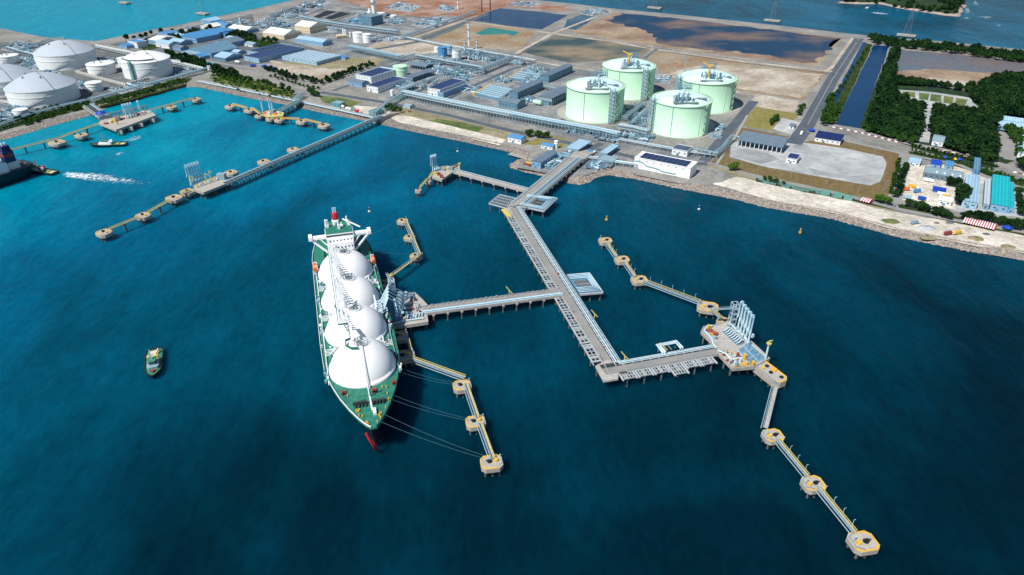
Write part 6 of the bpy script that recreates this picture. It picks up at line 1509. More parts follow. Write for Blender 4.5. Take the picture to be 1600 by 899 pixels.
def cone_tank(l, r, yb, H, label, roof='grey_roof', wall='old_white', dome=.2, group='white storage tanks of the left tank farm', stair=True, n=48):
    c, R = ground_tank(l, r, yb); t = thing('storage_tank', label, 'storage tank', c, 0, group)
    b = MB(); b.lathe(0, 0, [(R, -.3), (R, H)], n); b.o('shell', wall, t)
    b = MB()
    for z in (H * .62, H - .4): b.lathe(0, 0, [(R + .02, z), (R + .5, z + .1), (R + .5, z + .5), (R + .02, z + .6)], n)
    b.o('ring', wall, t)
    b = MB(); m = 8; b.lathe(0, 0, [((R + .4) * (1 - k / m), H + .22 + R * dome * (1 - (1 - k / m) ** 1.7)) for k in range(m + 1)], n); ro = b.o('roof', roof, t)
    if R > 15:
        b = MB()
        for k in range(5):
            a = k * 1.26 + .4; q = .45 * R if k else 0; b.cyl(q * math.cos(a), q * math.sin(a), .9, H + R * dome * .6, H + R * dome * .75 + 2.6, 8)
        b.o('roof_vent', 'steel_grey', ro)
    if stair:
        b = MB(); k0 = 14; pts = [((R + 1) * math.cos(DT(-95 + i * 4.6)), (R + 1) * math.sin(DT(-95 + i * 4.6)), H * i / (k0 - 1)) for i in range(k0)]
        for a, e in zip(pts, pts[1:]): b.bar(a, e, 1.1, .35); b.bar((a[0], a[1], a[2] + 1.2), (e[0], e[1], e[2] + 1.2), .2)
        b.o('spiral_stair', 'steel_grey', t)
        if R > 25:
            b = MB(); a = DT(-38); pts = [(R * f * math.cos(a) * 1.0, R * f * math.sin(a), H + .9 + R * dome * (1 - f ** 1.7)) for f in (1, .8, .6, .4, .2, .03)]
            for q, e in zip(pts, pts[1:]): b.bar(q, e, 1.0, .3)
            b.o('roof_stair', 'steel_grey', ro)
    return c, R, t
cone_tank(27, 124, 167, 21, 'huge grey domed white tank nearest the shore at left', dome=.38)
cone_tank(-35, 60, 152, 21, 'huge grey domed tank half cut by the left edge', dome=.38)
cone_tank(68, 151, 110, 23, 'huge grey domed white tank farthest back in the left tank farm', dome=.38)
cone_tank(0, 31, 101, 12, 'white flat topped tank behind the huge cut off tank', 'old_white', dome=.08)
cone_tank(142, 182, 118, 15, 'smaller white tank inside a square bund wall', 'old_white', dome=.10)
cone_tank(139, 162, 144, 12, 'small greenish white tank in front of the bunded tank', 'old_white', dome=.06)
cone_tank(188, 206, 108, 16, 'slim white tank half hidden behind the single tall tank', 'old_white', dome=.06)
cone_tank(25, 46, 183, 8, 'small white tank by the shore pipes at the left edge', 'old_white', dome=.06)
c_, R_t, tt = cone_tank(200, 271, 124, 25, 'tall white tank with green steel stair tower at the right of the tank farm', 'white_paint', 'old_white', dome=.30)
b = MB(); a = DT(-100); x, y = (R_t + 2.2) * math.cos(a), (R_t + 2.2) * math.sin(a)
for dx in (-1.6, 1.6):
    for dy in (-1.6, 1.6): b.bar((x + dx, y + dy, 0), (x + dx, y + dy, 29), .8)
for k in range(8): b.box(x - 1.8, x + 1.8, y - 1.8, y + 1.8, 3 + k * 3.4, 3.4 + k * 3.4)
b.o('stair_tower', 'green_steel', tt)
b = MB()
for k in range(12):
    a0_, a1_ = DT(-150 + k * 9), DT(-141 + k * 9); b.bar(((R_t - 4) * math.cos(a0_), (R_t - 4) * math.sin(a0_), 29), ((R_t - 4) * math.cos(a1_), (R_t - 4) * math.sin(a1_), 29), 3, .5)
b.o('roof_walkway', 'steel_grey', tt)
pt = 'small round tanks of the process plant'
cone_tank(552.5, 567.5, 67, 17, 'left one of the pair of white round tanks by the far road', 'white_paint', 'white_paint', .08, pt, False, 24)
cone_tank(567.5, 581, 67.5, 15, 'right one of the pair of white round tanks by the far road', 'white_paint', 'white_paint', .08, pt, False, 24)
cone_tank(685, 699.5, 91, 17, 'dark blue round tank left of the plain chimney', 'roof_blue', 'roof_blue', .05, pt, False, 24)
cone_tank(706.5, 721, 95, 17, 'pale grey round tank right of the dark blue one', 'steel_pale', 'old_white', .05, pt, False, 24)
cone_tank(696, 707, 84, 12, 'bright blue round tank behind the dark blue one', 'pipe_blue', 'roof_pale', .05, pt, False, 24)
cone_tank(679, 686, 82, 8, 'small white tank behind the dark blue tank', 'white_paint', 'white_paint', .05, pt, False, 24)
cone_tank(615.5, 637.5, 122, 16, 'pale green round tank behind the control building', 'tank_green', 'tank_green', .06, pt, False, 32)
cone_tank(552, 565, 38, 9, 'small teal tank beside the far boiler house', 'pipe_blue', 'roof_blue', .1, pt, False, 20)
cone_tank(591, 602, 30, 12, 'white tank right of the tall far chimney', 'white_paint', 'old_white', .1, pt, False, 20)
cone_tank(610, 620, 30, 7, 'small white tank farthest right of the tall chimney', 'white_paint', 'old_white', .1, pt, False, 20)
cone_tank(866, 871.5, 233, 9, 'thin white silo beside the tiny blue roofed house', 'white_paint', 'white_paint', .2, pt, False, 16)
cone_tank(610.5, 615, 150.5, 8, 'thin white silo by the front pipe rack', 'white_paint', 'white_paint', .2, pt, False, 16)
cone_tank(325, 331, 111, 8, 'left one of two white silos where the tank farm meets the wood', 'white_paint', 'white_paint', .1, pt, False, 16)
cone_tank(331.5, 336, 110, 8, 'right one of two white silos where the tank farm meets the wood', 'white_paint', 'white_paint', .1, pt, False, 16)
cone_tank(535.5, 538.5, 53.5, 9, 'left slim silo behind the cream horizontal vessel', 'white_paint', 'white_paint', .1, pt, False, 12)
cone_tank(538.8, 541.5, 54, 9, 'second slim silo behind the cream horizontal vessel', 'white_paint', 'white_paint', .1, pt, False, 12)
cone_tank(546, 549, 58, 8, 'slim silo right of the cream horizontal vessel', 'white_paint', 'white_paint', .1, pt, False, 12)
def hvessel(px, py, L, r, label, m='cream', rz=None):
    p = P(px, py); t = thing('horizontal_vessel', label, 'pressure vessel', p, U_ANG if rz is None else rz)
    b = MB(); b.tube([(-L / 2 - r * .5, 0, r + 1.4), (-L / 2, 0, r + 1.4), (L / 2, 0, r + 1.4), (L / 2 + r * .5, 0, r + 1.4)], r, 14); b.o('drum', m, t)
    for x in (-L * .3, L * .3): b = MB(); b.box(x - .4, x + .4, -r * .8, r * .8, 0, 1.8); b.o('saddle', 'concrete', t)
hvessel(534, 60, 17, 3.2, 'cream horizontal vessel on the paved yard near the white tanks', 'cream', DT(25))
hvessel(840, 165, 9, 3, 'pale rounded vessel in front of the open compressor hall', 'tank_green')
hvessel(372, 99.5, 9, 1.6, 'white horizontal vessel by the road near the open light blue hall', 'white_paint')
p = P(159, 181, 6); t_ = thing('blue_dome', 'bright blue domed shelter on the access bridge of the far left berth', 'shelter', (p.x, p.y, 7.2)); b = MB(); b.lathe(0, 0, [(6, 0), (6, 1.8), (4.6, 4), (2.2, 5.2), (0, 5.6)], 20); b.o('dome', 'tarp_blue', t_)
b = MB(); b.cyl(0, 0, 6.3, -.19, .3, 20); b.o('base', 'old_white', t_)

def chimney(px, py, h, r, label, m='steel_pale', bands=False):
    p = P(px, py); t = thing('chimney', label, 'chimney', p); b = MB(); b.cyl(0, 0, r * 1.15, 0, h, 14, r * .85); b.o('stack', m, t)
    b = MB(); b.lathe(0, 0, [(r * .88, h), (r * .95, h + .6), (0, h + .6)], 14); b.o('tip', 'dark_steel', t)
    for f in (.45, .78):
        b = MB(); b.lathe(0, 0, [(r * 1.0, h * f), (r * 1.9, h * f), (r * 1.9, h * f + .6), (r * 1.0, h * f + .6)], 14, False); b.o('gallery', 'steel_grey' if not bands else 'red', t)
chimney(733, 78, 46, 1.7, 'plain pale chimney in the middle of the process plant', 'old_white')
chimney(726, 79.5, 17, 1.2, 'short stack just left of the plain chimney', 'old_white'); chimney(745, 80.5, 18, 1.2, 'short stack just right of the plain chimney', 'old_white')
chimney(585, 28, 72, 4.2, 'tall white chimney rising out of the top of the view', 'old_white'); chimney(561, 30, 13, 1.6, 'short stack beside the far boiler house', 'old_white')
chimney(715.5, 15, 26, 1.4, 'slim red banded mast at the top edge', 'white_paint', True); chimney(753, 19, 32, 1.2, 'thin dark pole by the navy pond, left one', 'dark_steel'); chimney(766, 16.5, 34, 1.2, 'thin dark pole by the navy pond, right one', 'dark_steel')
chimney(376, 38, 20, 1.4, 'thin white stack behind the white roofed workshop', 'white_paint')
p = P(579, 33); t_ = thing('scrubber', 'white round scrubber vessel left of the tall far chimney', 'vessel', p); b = MB(); b.cyl(0, 0, 5, 0, 20, 18); b.cyl(0, 0, 6.4, 12, 14, 18); b.o('tower', 'white_paint', t_); b = MB(); b.cyl(0, 0, 3, 20.02, 25, 12); b.o('top', 'white_paint', t_)

# ---------------------------------------------------------------- pipe racks
def rack(label, pts, w=8, h=8, npipes=7, levels=2, m='steel_pale', step=7, name='pipe_rack', z=3.0):
    W = [P(x, y, z) for x, y in pts]; o = W[0]; t = thing(name, label, 'pipe rack', o)
    bm_ = None; seg = []
    for i in range(len(W) - 1):
        a, e = W[i] - o, W[i + 1] - o; d = e - a; Ln = d.length; an = math.atan2(d.y, d.x); n = max(1, int(Ln / step))
        for k in range(n + (1 if i == len(W) - 2 else 0)):
            p = a + d * (k / n)
            if bm_ is None:
                b = MB()
                for y in (-w / 2, w / 2): b.box(-.25, .25, y - .25, y + .25, 0, h + .3)
                for l in range(levels): zz = h * (1 - l * .36); b.box(-.24, .24, -w / 2, w / 2, zz - .55, zz)
                bm_ = b.o('portal_frame', m, t); bm_.location = p; bm_.rotation_euler = (0, 0, an)
            else: rep(bm_, p, an)
    rg = random.Random(len(label))
    for l in range(levels):
        zz = h * (1 - l * .36)
        for k in range(npipes):
            y = -w / 2 + w * (k + .5) / npipes; r = rg.uniform(.18, .5) * min(1, w / npipes / 1.1); path = []
            if l and k % 2: continue
            for i, p in enumerate(W):
                d = (W[min(i + 1, len(W) - 1)] - W[max(i - 1, 0)]).normalized(); s = Vector((-d.y, d.x, 0)); c = 1.0
                if 0 < i < len(W) - 1: c = 1 / max(.5, (W[i] - W[i - 1]).normalized().dot(d))
                path.append(p - o + s * y * c + Vector((0, 0, zz + r + .02)))
            b = MB(); b.tube(path, r, 5); b.o('pipe', rg.choice(('pipe_white', 'pipe_blue', 'steel_pale', 'pipe_white', 'steel_grey')), t)
    return t
rack('long front pipe rack on tall posts along the coast road, left half', [(630, 153), (690, 166), (755, 179.5), (800, 188)], 10, 10, 9, 2, step=5)
rack('long front pipe rack on tall posts along the coast road, right half', [(800, 188), (850, 198), (935, 214), (966, 221)], 12, 10, 11, 2, step=4.5)
rack('pipe rack climbing past the navy roofed substation', [(631, 151), (675, 134), (718, 117)], 6, 10, 5, 1, step=7)
rack('pipe rack on the inland side of the process block', [(650, 93), (700, 103), (757, 113)], 9, 8, 8, 2)
rack('pipe rack closing the right side of the process block', [(752, 117), (775, 107), (799, 97)], 8, 10, 6, 2)
rack('tall pipe rack crossing the dry grass above the solar building', [(545, 81), (585, 89), (627, 98)], 12, 11, 9, 2, m='steel_pale', step=6)
rack('short pipe rack joining two racks behind the pale green tank', [(627, 98), (649, 92)], 8, 9, 6, 1)
rack('far pipe rack in front of the boiler house', [(470, 32), (510, 41), (560, 48), (622, 56)], 12, 10, 9, 2, step=7)
rack('far pipe rack running along the road to the top', [(630, 62), (665, 50), (700, 37), (742, 22)], 10, 6, 8, 1, step=9)
rack('low pipe way along the pond bank', [(632, 61), (680, 71), (720, 78), (790, 90), (836, 98)], 6, 4, 6, 1, step=12)
rack('pipe rack between the front left and back left green tanks', [(975, 192), (990, 180), (1006, 168)], 8, 8, 6, 2)
rack('second pipe rack between the left and right green tanks', [(990, 198), (1008, 182), (1016, 172)], 6, 7, 5, 1)
rack('pipe rack along the feet of the green tanks', [(966, 206), (990, 210), (1012, 216)], 9, 9, 8, 2, step=5)
rack('low pipe way in front of the nearest green tank', [(966, 222), (1020, 232), (1085, 243), (1118, 247)], 8, 4, 7, 1, step=9)
rack('pipe rack bridging the side road by the brown field', [(1118, 247), (1128, 240), (1136, 229), (1142, 222), (1154, 225)], 4, 8, 4, 1, step=6)
rack('pale pipe rack crossing the road right of the small navy roofed substation', [(1082, 241), (1120, 249)], 5, 7, 4, 1, step=6)
rack('green shore pipe rack left of the far berth bridge', [(-30, 210), (0, 203), (47, 186), (90, 174), (137, 163)], 9, 6, 8, 1, m='green_steel', step=9)
rack('green shore pipe rack right of the far berth bridge', [(145, 161), (200, 146), (260, 130), (300, 119), (325, 112)], 9, 6, 8, 1, m='green_steel', step=9)
rack('upper pipe way at the back of the left tank farm', [(0, 96), (40, 80), (80, 64), (100, 62)], 9, 4, 8, 1, step=12)
rack('pipe way running left to right behind the left tank farm', [(10, 78), (30, 84), (60, 92)], 6, 5, 5, 1, step=9)
rack('pipe way from the tank farm to the coast houses', [(150, 76), (200, 88), (255, 98), (318, 112)], 5, 3, 4, 1, m='concrete', step=12)
rack('low white pipe line along the rocky shore', [(310, 129), (360, 139), (440, 155), (500, 168), (583, 186)], 5, 1.6, 5, 1, m='concrete', step=14)
rack('pipe rack at the root of the diagonal jetty', [(588, 184), (596, 177), (606, 168), (632, 152)], 6, 8, 5, 1, m='green_steel', step=6)
rack('green pipe rack climbing the rocks to the inner berth', [(462, 160), (474, 152)], 9, 6, 7, 1, m='green_steel', step=6)
rack('pipe rack feeding the jetty root from the plant', [(902, 243), (918, 250), (935, 252)], 8, 3.5, 7, 1, step=7)
rack('pipe bundle running from the jetty root to the big white building', [(950, 257), (975, 260), (996, 263)], 7, 4, 6, 1, step=7)
rack('dark pipe rack beside the farthest compressor hall', [(842, 139), (866, 144), (878, 147)], 5, 6, 4, 1)

# ---------------------------------------------------------------- process units
def process(label, quad, n=20, hmax=9, m=('steel_blue', 'steel_pale', 'pipe_white', 'steel_grey', 'pipe_blue'), seed=1, z=3.0, frame=True, density=1.0):
    """a skid of pipes, drums and frames on a slab, outlined by a ground quad"""
    q = [P(x, y, z) for x, y in quad]; c = sum(q, Vector()) / 4; t = thing('process_unit', label, 'process unit', c); q = [p - c for p in q]
    def at(u, v): return q[0].lerp(q[1], u).lerp(q[3].lerp(q[2], u), v)
    b = MB(); b.prism([(p.x, p.y) for p in q], .12, .35); b.o('slab', 'grey_concrete', t)
    rg = random.Random(seed)
    for i in range(n):
        p = at(rg.uniform(.06, .94), rg.uniform(.06, .94)); k = rg.random(); b = MB(); mm = rg.choice(m)
        if k < .3:
            h = rg.uniform(.3, 1) * hmax; r = rg.uniform(.7, 2.0); b.cyl(p.x, p.y, r, .3, h, 10); b.lathe(p.x, p.y, [(r, h), (r * .6, h + r * .5), (0, h + r * .6)], 10); b.o('column_vessel', mm, t)
        elif k < .5:
            d = rot(U_ANG + (1.57 if rg.random() < .5 else 0)) * rg.uniform(3, 6); r = rg.uniform(.9, 1.6); b.tube([p - d + Vector((0, 0, 2.6)), p + d + Vector((0, 0, 2.6))], r, 10); b.box(p.x - 1, p.x + 1, p.y - 1, p.y + 1, .3, 2); b.o('drum', mm, t)
        elif k < .8:
            u_, v_ = rot(U_ANG) * rg.uniform(2.5, 6), rot(U_ANG + 1.5708) * rg.uniform(2.5, 5); h = rg.uniform(.4, 1) * hmax
            cs = [p - u_ - v_, p + u_ - v_, p + u_ + v_, p - u_ + v_]
            for a, e in zip(cs, cs[1:] + cs[:1]):
                b.bar((a.x, a.y, .3), (a.x, a.y, h), .4)
                for f in (.5, 1): b.bar((a.x, a.y, h * f), (e.x, e.y, h * f), .35)
            b.prism([(a.x, a.y) for a in cs], h * .5 + .2, h * .5 + .4); b.o('steel_frame', rg.choice(('steel_pale', 'steel_blue', 'steel_grey')), t)
        else:
            a, e = (at(0.03, .5), at(.97, .5)) if rg.random() < .5 else (at(.5, .03), at(.5, .97)); off = p - at(.5, .5); hh = rg.uniform(1.2, 4)
            d = (e - a) * rg.uniform(.15, .4); pth = [p - d, p + d]
            pth = [Vector((s.x, s.y, hh)) for s in pth]; b.tube(pth, rg.uniform(.3, .55), 5); b.tube([Vector((pth[0].x, pth[0].y, .3)), pth[0]], .4, 5); b.tube([Vector((pth[1].x, pth[1].y, .3)), pth[1]], .4, 5); b.o('pipe', rg.choice(('pipe_white', 'pipe_blue', 'steel_pale')), t)
    return t
PU = [
 ('process block of pipes around the plain chimney', [(668, 86), (716, 96), (752, 110), (700, 101)], 26, 7),
 ('process block right of the pale grey round tank', [(722, 92), (760, 98), (795, 94), (748, 84)], 30, 8),
 ('process block along the foot of the three stacks', [(700, 76), (742, 84), (790, 93), (730, 96)], 22, 8),
 ('far left process block above the cream halls', [(382, 44), (420, 50), (452, 34), (415, 28)], 36, 9),
 ('far process block with dark frames beside the coast road', [(415, 27), (450, 33), (490, 20), (455, 13)], 26, 8),
 ('process block left of the tall cream hall', [(400, 40), (440, 48), (470, 40), (440, 34)], 26, 8),
 ('pipe filled block beside the tall far chimney', [(535, 38), (562, 43), (580, 36), (550, 31)], 18, 8),
 ('pipe filled block right of the tall far chimney', [(596, 36), (622, 40), (640, 32), (610, 28)], 18, 7),
 ('bright block of small units along the road to the top', [(640, 40), (680, 46), (712, 32), (680, 26)], 26, 5),
 ('process units just behind the low slate hall', [(740, 150), (772, 158), (800, 140), (776, 134)], 20, 4),
 ('process block at the right of the pipe rack corner', [(792, 100), (812, 104), (826, 98), (806, 94)], 14, 6),
 ('valve station where the front pipe rack ends', [(928, 219), (965, 226), (985, 214), (945, 208)], 26, 9),
 ('pump skids at the feet of the two front green tanks', [(972, 218), (1005, 224), (1022, 216), (985, 208)], 20, 6),
 ('pipework between the front left tank and the back left tank', [(960, 186), (985, 190), (1012, 170), (990, 164)], 20, 8),
 ('units in the shadow of the four green tanks', [(984, 196), (1008, 202), (1018, 188), (1000, 182)], 14, 7),
 ('blue pipe skids on the shore left of the jetty approach', [(868, 250), (884, 254), (905, 243), (888, 238)], 14, 3),
 ('small units behind the grey peninsula shed', [(846, 262), (868, 268), (885, 254), (866, 248)], 16, 3),
 ('small pipe units right of the jetty approach', [(912, 262), (932, 268), (955, 262), (934, 254)], 16, 4),
 ('dark pipe skids at the left edge by the shore', [(-20, 196), (22, 190), (48, 176), (0, 176)], 30, 5),
 ('pipe skids behind the small white shore tank', [(0, 172), (24, 178), (50, 168), (20, 160)], 16, 4),
 ('pipe skids at the back of the left tank farm', [(0, 78), (40, 86), (70, 72), (30, 64)], 30, 5),
 ('pipework right of the slim white tanks', [(28, 106), (62, 112), (72, 98), (40, 90)], 24, 5),
 ('open yard of small units behind the tall white tank', [(212, 92), (260, 100), (300, 96), (240, 84)], 10, 2),
 ('pipe skids in front of the tall white tank', [(165, 140), (215, 132), (262, 128), (190, 148)], 18, 3),
 ('small units beside the dark blue tank', [(640, 100), (672, 106), (700, 104), (668, 96)], 14, 5),
 ('units between the sheds behind the pale green tank', [(668, 114), (700, 120), (716, 112), (684, 106)], 16, 5),
 ('dark units behind the middle compressor hall', [(806, 136), (826, 138), (846, 126), (826, 122)], 20, 6),
 ('far works at the left end of the pond bank', [(905, 22), (925, 26), (958, 20), (930, 12)], 16, 8),
 ('blue grey skids between the control building and the substation', [(640, 136), (664, 142), (690, 128), (668, 122)], 10, 4),
]
PU += [
 ('low pipe manifold between the process block and the road', [(700, 108), (742, 118), (760, 114), (716, 104)], 16, 4),
 ('grey skids right of the navy roofed substation', [(720, 144), (740, 148), (752, 138), (730, 132)], 14, 3),
 ('pipe units behind the control building', [(600, 116), (616, 119), (636, 108), (616, 104)], 12, 6),
 ('long strip of pipe units below the rack of the process block', [(655, 100), (700, 110), (745, 120), (700, 114)], 16, 3),
 ('pipe units between the halls near the left green tank', [(862, 150), (884, 154), (896, 144), (876, 140)], 12, 4),
 ('units at the top of the compressor halls', [(808, 112), (842, 118), (862, 110), (828, 104)], 18, 5),
 ('pipe yard between the far racks and the white round tanks', [(470, 44), (520, 52), (548, 46), (500, 38)], 22, 4),
 ('far pipe yard along the coast road, near the top', [(440, 18), (470, 22), (500, 8), (478, 4)], 20, 6),
 ('pipe yard right of the far lagoons', [(552, 30), (590, 26), (620, 24), (560, 18)], 14, 5),
 ('dark frames at the right of the coast cluster', [(345, 44), (372, 42), (392, 32), (370, 30)], 20, 6),
 ('pipe yard left of the huge farthest tank', [(30, 92), (66, 96), (72, 88), (46, 82)], 16, 4),
 ('pipe strip in front of the front pipe rack end', [(880, 206), (925, 214), (930, 210), (888, 202)], 14, 5),
 ('construction plant on the orange earth near the top edge', [(600, 14), (640, 20), (660, 10), (620, 4)], 14, 5),
 ('stacked steel and huts on the orange earth', [(680, 16), (706, 20), (716, 12), (692, 8)], 12, 4),
 ('site huts on the far earth above the navy pond', [(790, 8), (830, 12), (850, 6), (810, 2)], 12, 4),
]
PU += [
 ('pipe corridor between the control building and the pipe racks', [(604, 138), (622, 142), (650, 130), (634, 126)], 10, 3),
 ('open pipe yard below the process block', [(690, 120), (730, 128), (744, 122), (704, 113)], 16, 3),
 ('pipe yard along the right side road of the vaporizers', [(770, 128), (790, 132), (806, 122), (786, 118)], 14, 4),
 ('pump skids before the middle compressor hall', [(812, 160), (838, 164), (846, 156), (822, 150)], 12, 4),
 ('drums and pipes behind the back right green tank', [(1010, 128), (1046, 132), (1050, 122), (1016, 118)], 10, 4),
 ('pipe skids between the right two green tanks and the road', [(1108, 216), (1120, 218), (1134, 198), (1124, 196)], 8, 3),
 ('pipe yard in front of the far racks', [(560, 60), (610, 68), (630, 60), (584, 54)], 18, 5),
 ('far stock yard at the top left of the far lagoons', [(470, 12), (500, 14), (520, 4), (500, 0)], 14, 5),
]
PU += [
 ('pipe skids between the bunded tank and the huge nearest tank', [(122, 126), (150, 134), (136, 142), (116, 136)], 12, 3),
 ('pipe lines behind the bunded tank', [(150, 98), (190, 104), (184, 96), (158, 90)], 10, 3),
 ('valve pits right of the tall white tank', [(272, 118), (300, 112), (296, 104), (274, 108)], 10, 3),
 ('pipe skids beside the huge cut off tank', [(60, 120), (84, 126), (96, 114), (74, 108)], 10, 3),
]
for i, (l, q, n, h) in enumerate(PU): process(l, q, min(70, int(n * 2)), h, seed=i + 3)

# rows of vaporizer panels (blue grey, with yellow ends)
def vaporizers(label, quad, rows, seed):
    q = [P(x, y) for x, y in quad]; c = sum(q, Vector()) / 4; t = thing('vaporizer_bank', label, 'vaporizer bank', c); q = [p - c for p in q]
    def at(u, v): return q[0].lerp(q[1], u).lerp(q[3].lerp(q[2], u), v)
    b = MB(); b.prism([(p.x, p.y) for p in q], .12, .3); b.o('slab', 'concrete', t); rg = random.Random(seed)
    for i in range(rows):
        v = (i + .5) / rows; a, e = at(.08, v), at(.92, v)
        b = MB(); b.bar((a.x, a.y, 2.0), (e.x, e.y, 2.0), 1.6, 3.0); b.o('panel', ('steel_blue', 'steel_grey', 'steel_pale')[i % 3], t)
        b = MB(); b.tube([(a.x, a.y, 4.2), (e.x, e.y, 4.2)], .55, 6); b.o('header_pipe', 'pipe_white' if i % 2 else 'pipe_blue', t)
        if i % 2 == 0: b = MB(); s = at(.02, v); b.box(s.x - 1.4, s.x + 1.4, s.y - 1.4, s.y + 1.4, .3, 3.6); b.bar((s.x, s.y, 3.5), (s.x + 3, s.y, 5), .6); b.o('hoist', 'yellow', t)
vaporizers('bank of dark vaporizer panels with yellow hoists left of the middle compressor hall', [(738, 150), (783, 160), (806, 145), (764, 135)], 13, 1)
vaporizers('smaller bank of vaporizer panels behind the middle compressor hall', [(790, 126), (838, 132), (852, 120), (812, 114)], 9, 2)
# bund walls of the left tank farm
def bund(label, pts, h=3.6, th=.6, m='concrete', posts=4.5, close=False, name='bund_wall', cat='bund wall'):
    W = [P(x, y) for x, y in pts]; W = W + W[:1] if close else W; o = W[0]; t = thing(name, label, cat, o); pm = None
    for i in range(len(W) - 1):
        a, e = W[i] - o, W[i + 1] - o; b = MB(); b.bar((a.x, a.y, h / 2), (e.x, e.y, h / 2), th, h); b.o('panel', m, t)
        n = int((e - a).length / posts)
        for k in range(min(n, 30)):
            p = a.lerp(e, k / max(1, n)); 
            if pm is None: b = MB(); b.box(-.8, .8, -1.3, 1.3, 0, h + .2); pm = b.o('rib', m, t); pm.location = p; pm.rotation_euler = (0, 0, ang(W[i], W[i + 1]))
            else: rep(pm, p, ang(W[i], W[i + 1]))
bund('ribbed square bund wall around the smaller white tank', [(120, 114), (160, 125), (196, 134), (240, 122), (205, 108), (160, 104)], close=True, m='roof_white')
bund('ribbed bund wall between the huge tank and the left edge', [(-10, 158), (18, 162), (42, 168)], 3, m='roof_white')
bund('pale wall along the back of the left tank farm', [(150, 72), (205, 83), (260, 94), (318, 108)], 3, .8, m='old_white', posts=9)
bund('low wall around the far lagoons', [(470, 27), (505, 14), (560, 20), (512, 36)], 1.6, posts=12, close=True)

# ---------------------------------------------------------------- fences
def fence(label, pts, h=2.2, m='steel_grey'):
    W = [P(x, y) for x, y in pts]; o = W[0]; t = thing('fence', label, 'fence', o); pm = None; cnt = 0
    for i in range(len(W) - 1):
        a, e = W[i] - o, W[i + 1] - o; b = MB()
        for z in (h, h * .5): b.bar((a.x, a.y, z), (e.x, e.y, z), .12)
        b.o('rail', m, t); n = int((e - a).length / 6)
        for k in range(n):
            if cnt > 96: break
            cnt += 1; p = a.lerp(e, k / n)
            if pm is None: b = MB(); b.box(-.12, .12, -.12, .12, 0, h); pm = b.o('post', m, t); pm.location = p
            else: rep(pm, p)
fence('wire fence between the brown field and the beach road', [(1112, 268), (1200, 286), (1300, 306), (1396, 326)]); fence('wire fence along the coast road below the scrub', [(600, 166), (700, 186), (790, 210)])
def guard(label, pts, h=1.1):
    """red and white striped kerb wall"""
    W = [P(x, y) for x, y in pts]; o = W[0]; t = thing('striped_barrier', label, 'barrier', o); b1, b2 = MB(), MB(); k = 0
    pm = [None, None]
    for i in range(len(W) - 1):
        a, e = W[i] - o, W[i + 1] - o; n = max(1, int((e - a).length / 4)); an = ang(a, e)
        for j in range(n):
            p = a.lerp(e, (j + .5) / n); s = k % 2; k += 1
            if k > 96: break
            if pm[s] is None: b = MB(); b.box(-1.6, 1.6, -.5, .5, 0, h); pm[s] = b.o('block', ('white_paint', 'maroon')[s], t); pm[s].location = p; pm[s].rotation_euler = (0, 0, an)
            else: rep(pm[s], p, an)
guard('red and white striped road barrier from the entrance to the wood path', [(1300, 199), (1340, 207), (1408, 224)]); guard('red and white striped road barrier below the dark wood', [(1460, 233), (1520, 246)]); guard('red and white striped road barrier at the right edge', [(1582, 269), (1605, 275)])

# ---------------------------------------------------------------- vehicles
VEH = []
def vehicle(px, py, label, an, m='white_paint', kind='car', z=3.15, group=None):
    p = P(px, py, z); L_, W_, H1 = (4.6, 1.9, 1.5) if kind == 'car' else (9.5, 2.5, 3.2)
    t = thing('parked_car' if kind == 'car' else 'truck', label, kind, p, an, group)
    if kind == 'car':
        b = MB(); b.prism([(-2.3, -.8), (2.0, -.85), (2.35, -.6), (2.35, .6), (2.0, .85), (-2.3, .8)], .35, .95); b.o('body', m, t)
        b = MB(); b.add([(-1.6, -.8, .95), (1.0, -.8, .95), (1.0, .8, .95), (-1.6, .8, .95), (-1.3, -.65, 1.5), (.4, -.65, 1.5), (.4, .65, 1.5), (-1.3, .65, 1.5)], [(4, 5, 6, 7), (0, 1, 5, 4), (1, 2, 6, 5), (2, 3, 7, 6), (3, 0, 4, 7)]); b.o('cabin', 'glass', t)
        xs = (-1.4, 1.4)
    else:
        b = MB(); b.box(-4.8, 2.4, -1.25, 1.25, 1.0, 3.4); b.o('cargo_box', m, t); b = MB(); b.box(2.7, 4.7, -1.2, 1.2, .7, 2.9); cb = b.o('cab', 'white_paint', t)
        b = MB(); b.box(4.71, 4.76, -1.1, 1.1, 1.8, 2.6); b.o('windscreen', 'glass', cb); xs = (-3.6, -2.4, 3.6)
    for x in xs:
        for s in (-1, 1): b = MB(); b.tube([(x, s * .75, .4), (x, s * 1.0, .4)], .4 if kind == 'car' else .5, 10); b.o('wheel', 'rubber', t)
ra = ang(P(1262, 195), P(1300, 125)); ca = ang(P(500, 144), P(600, 160))
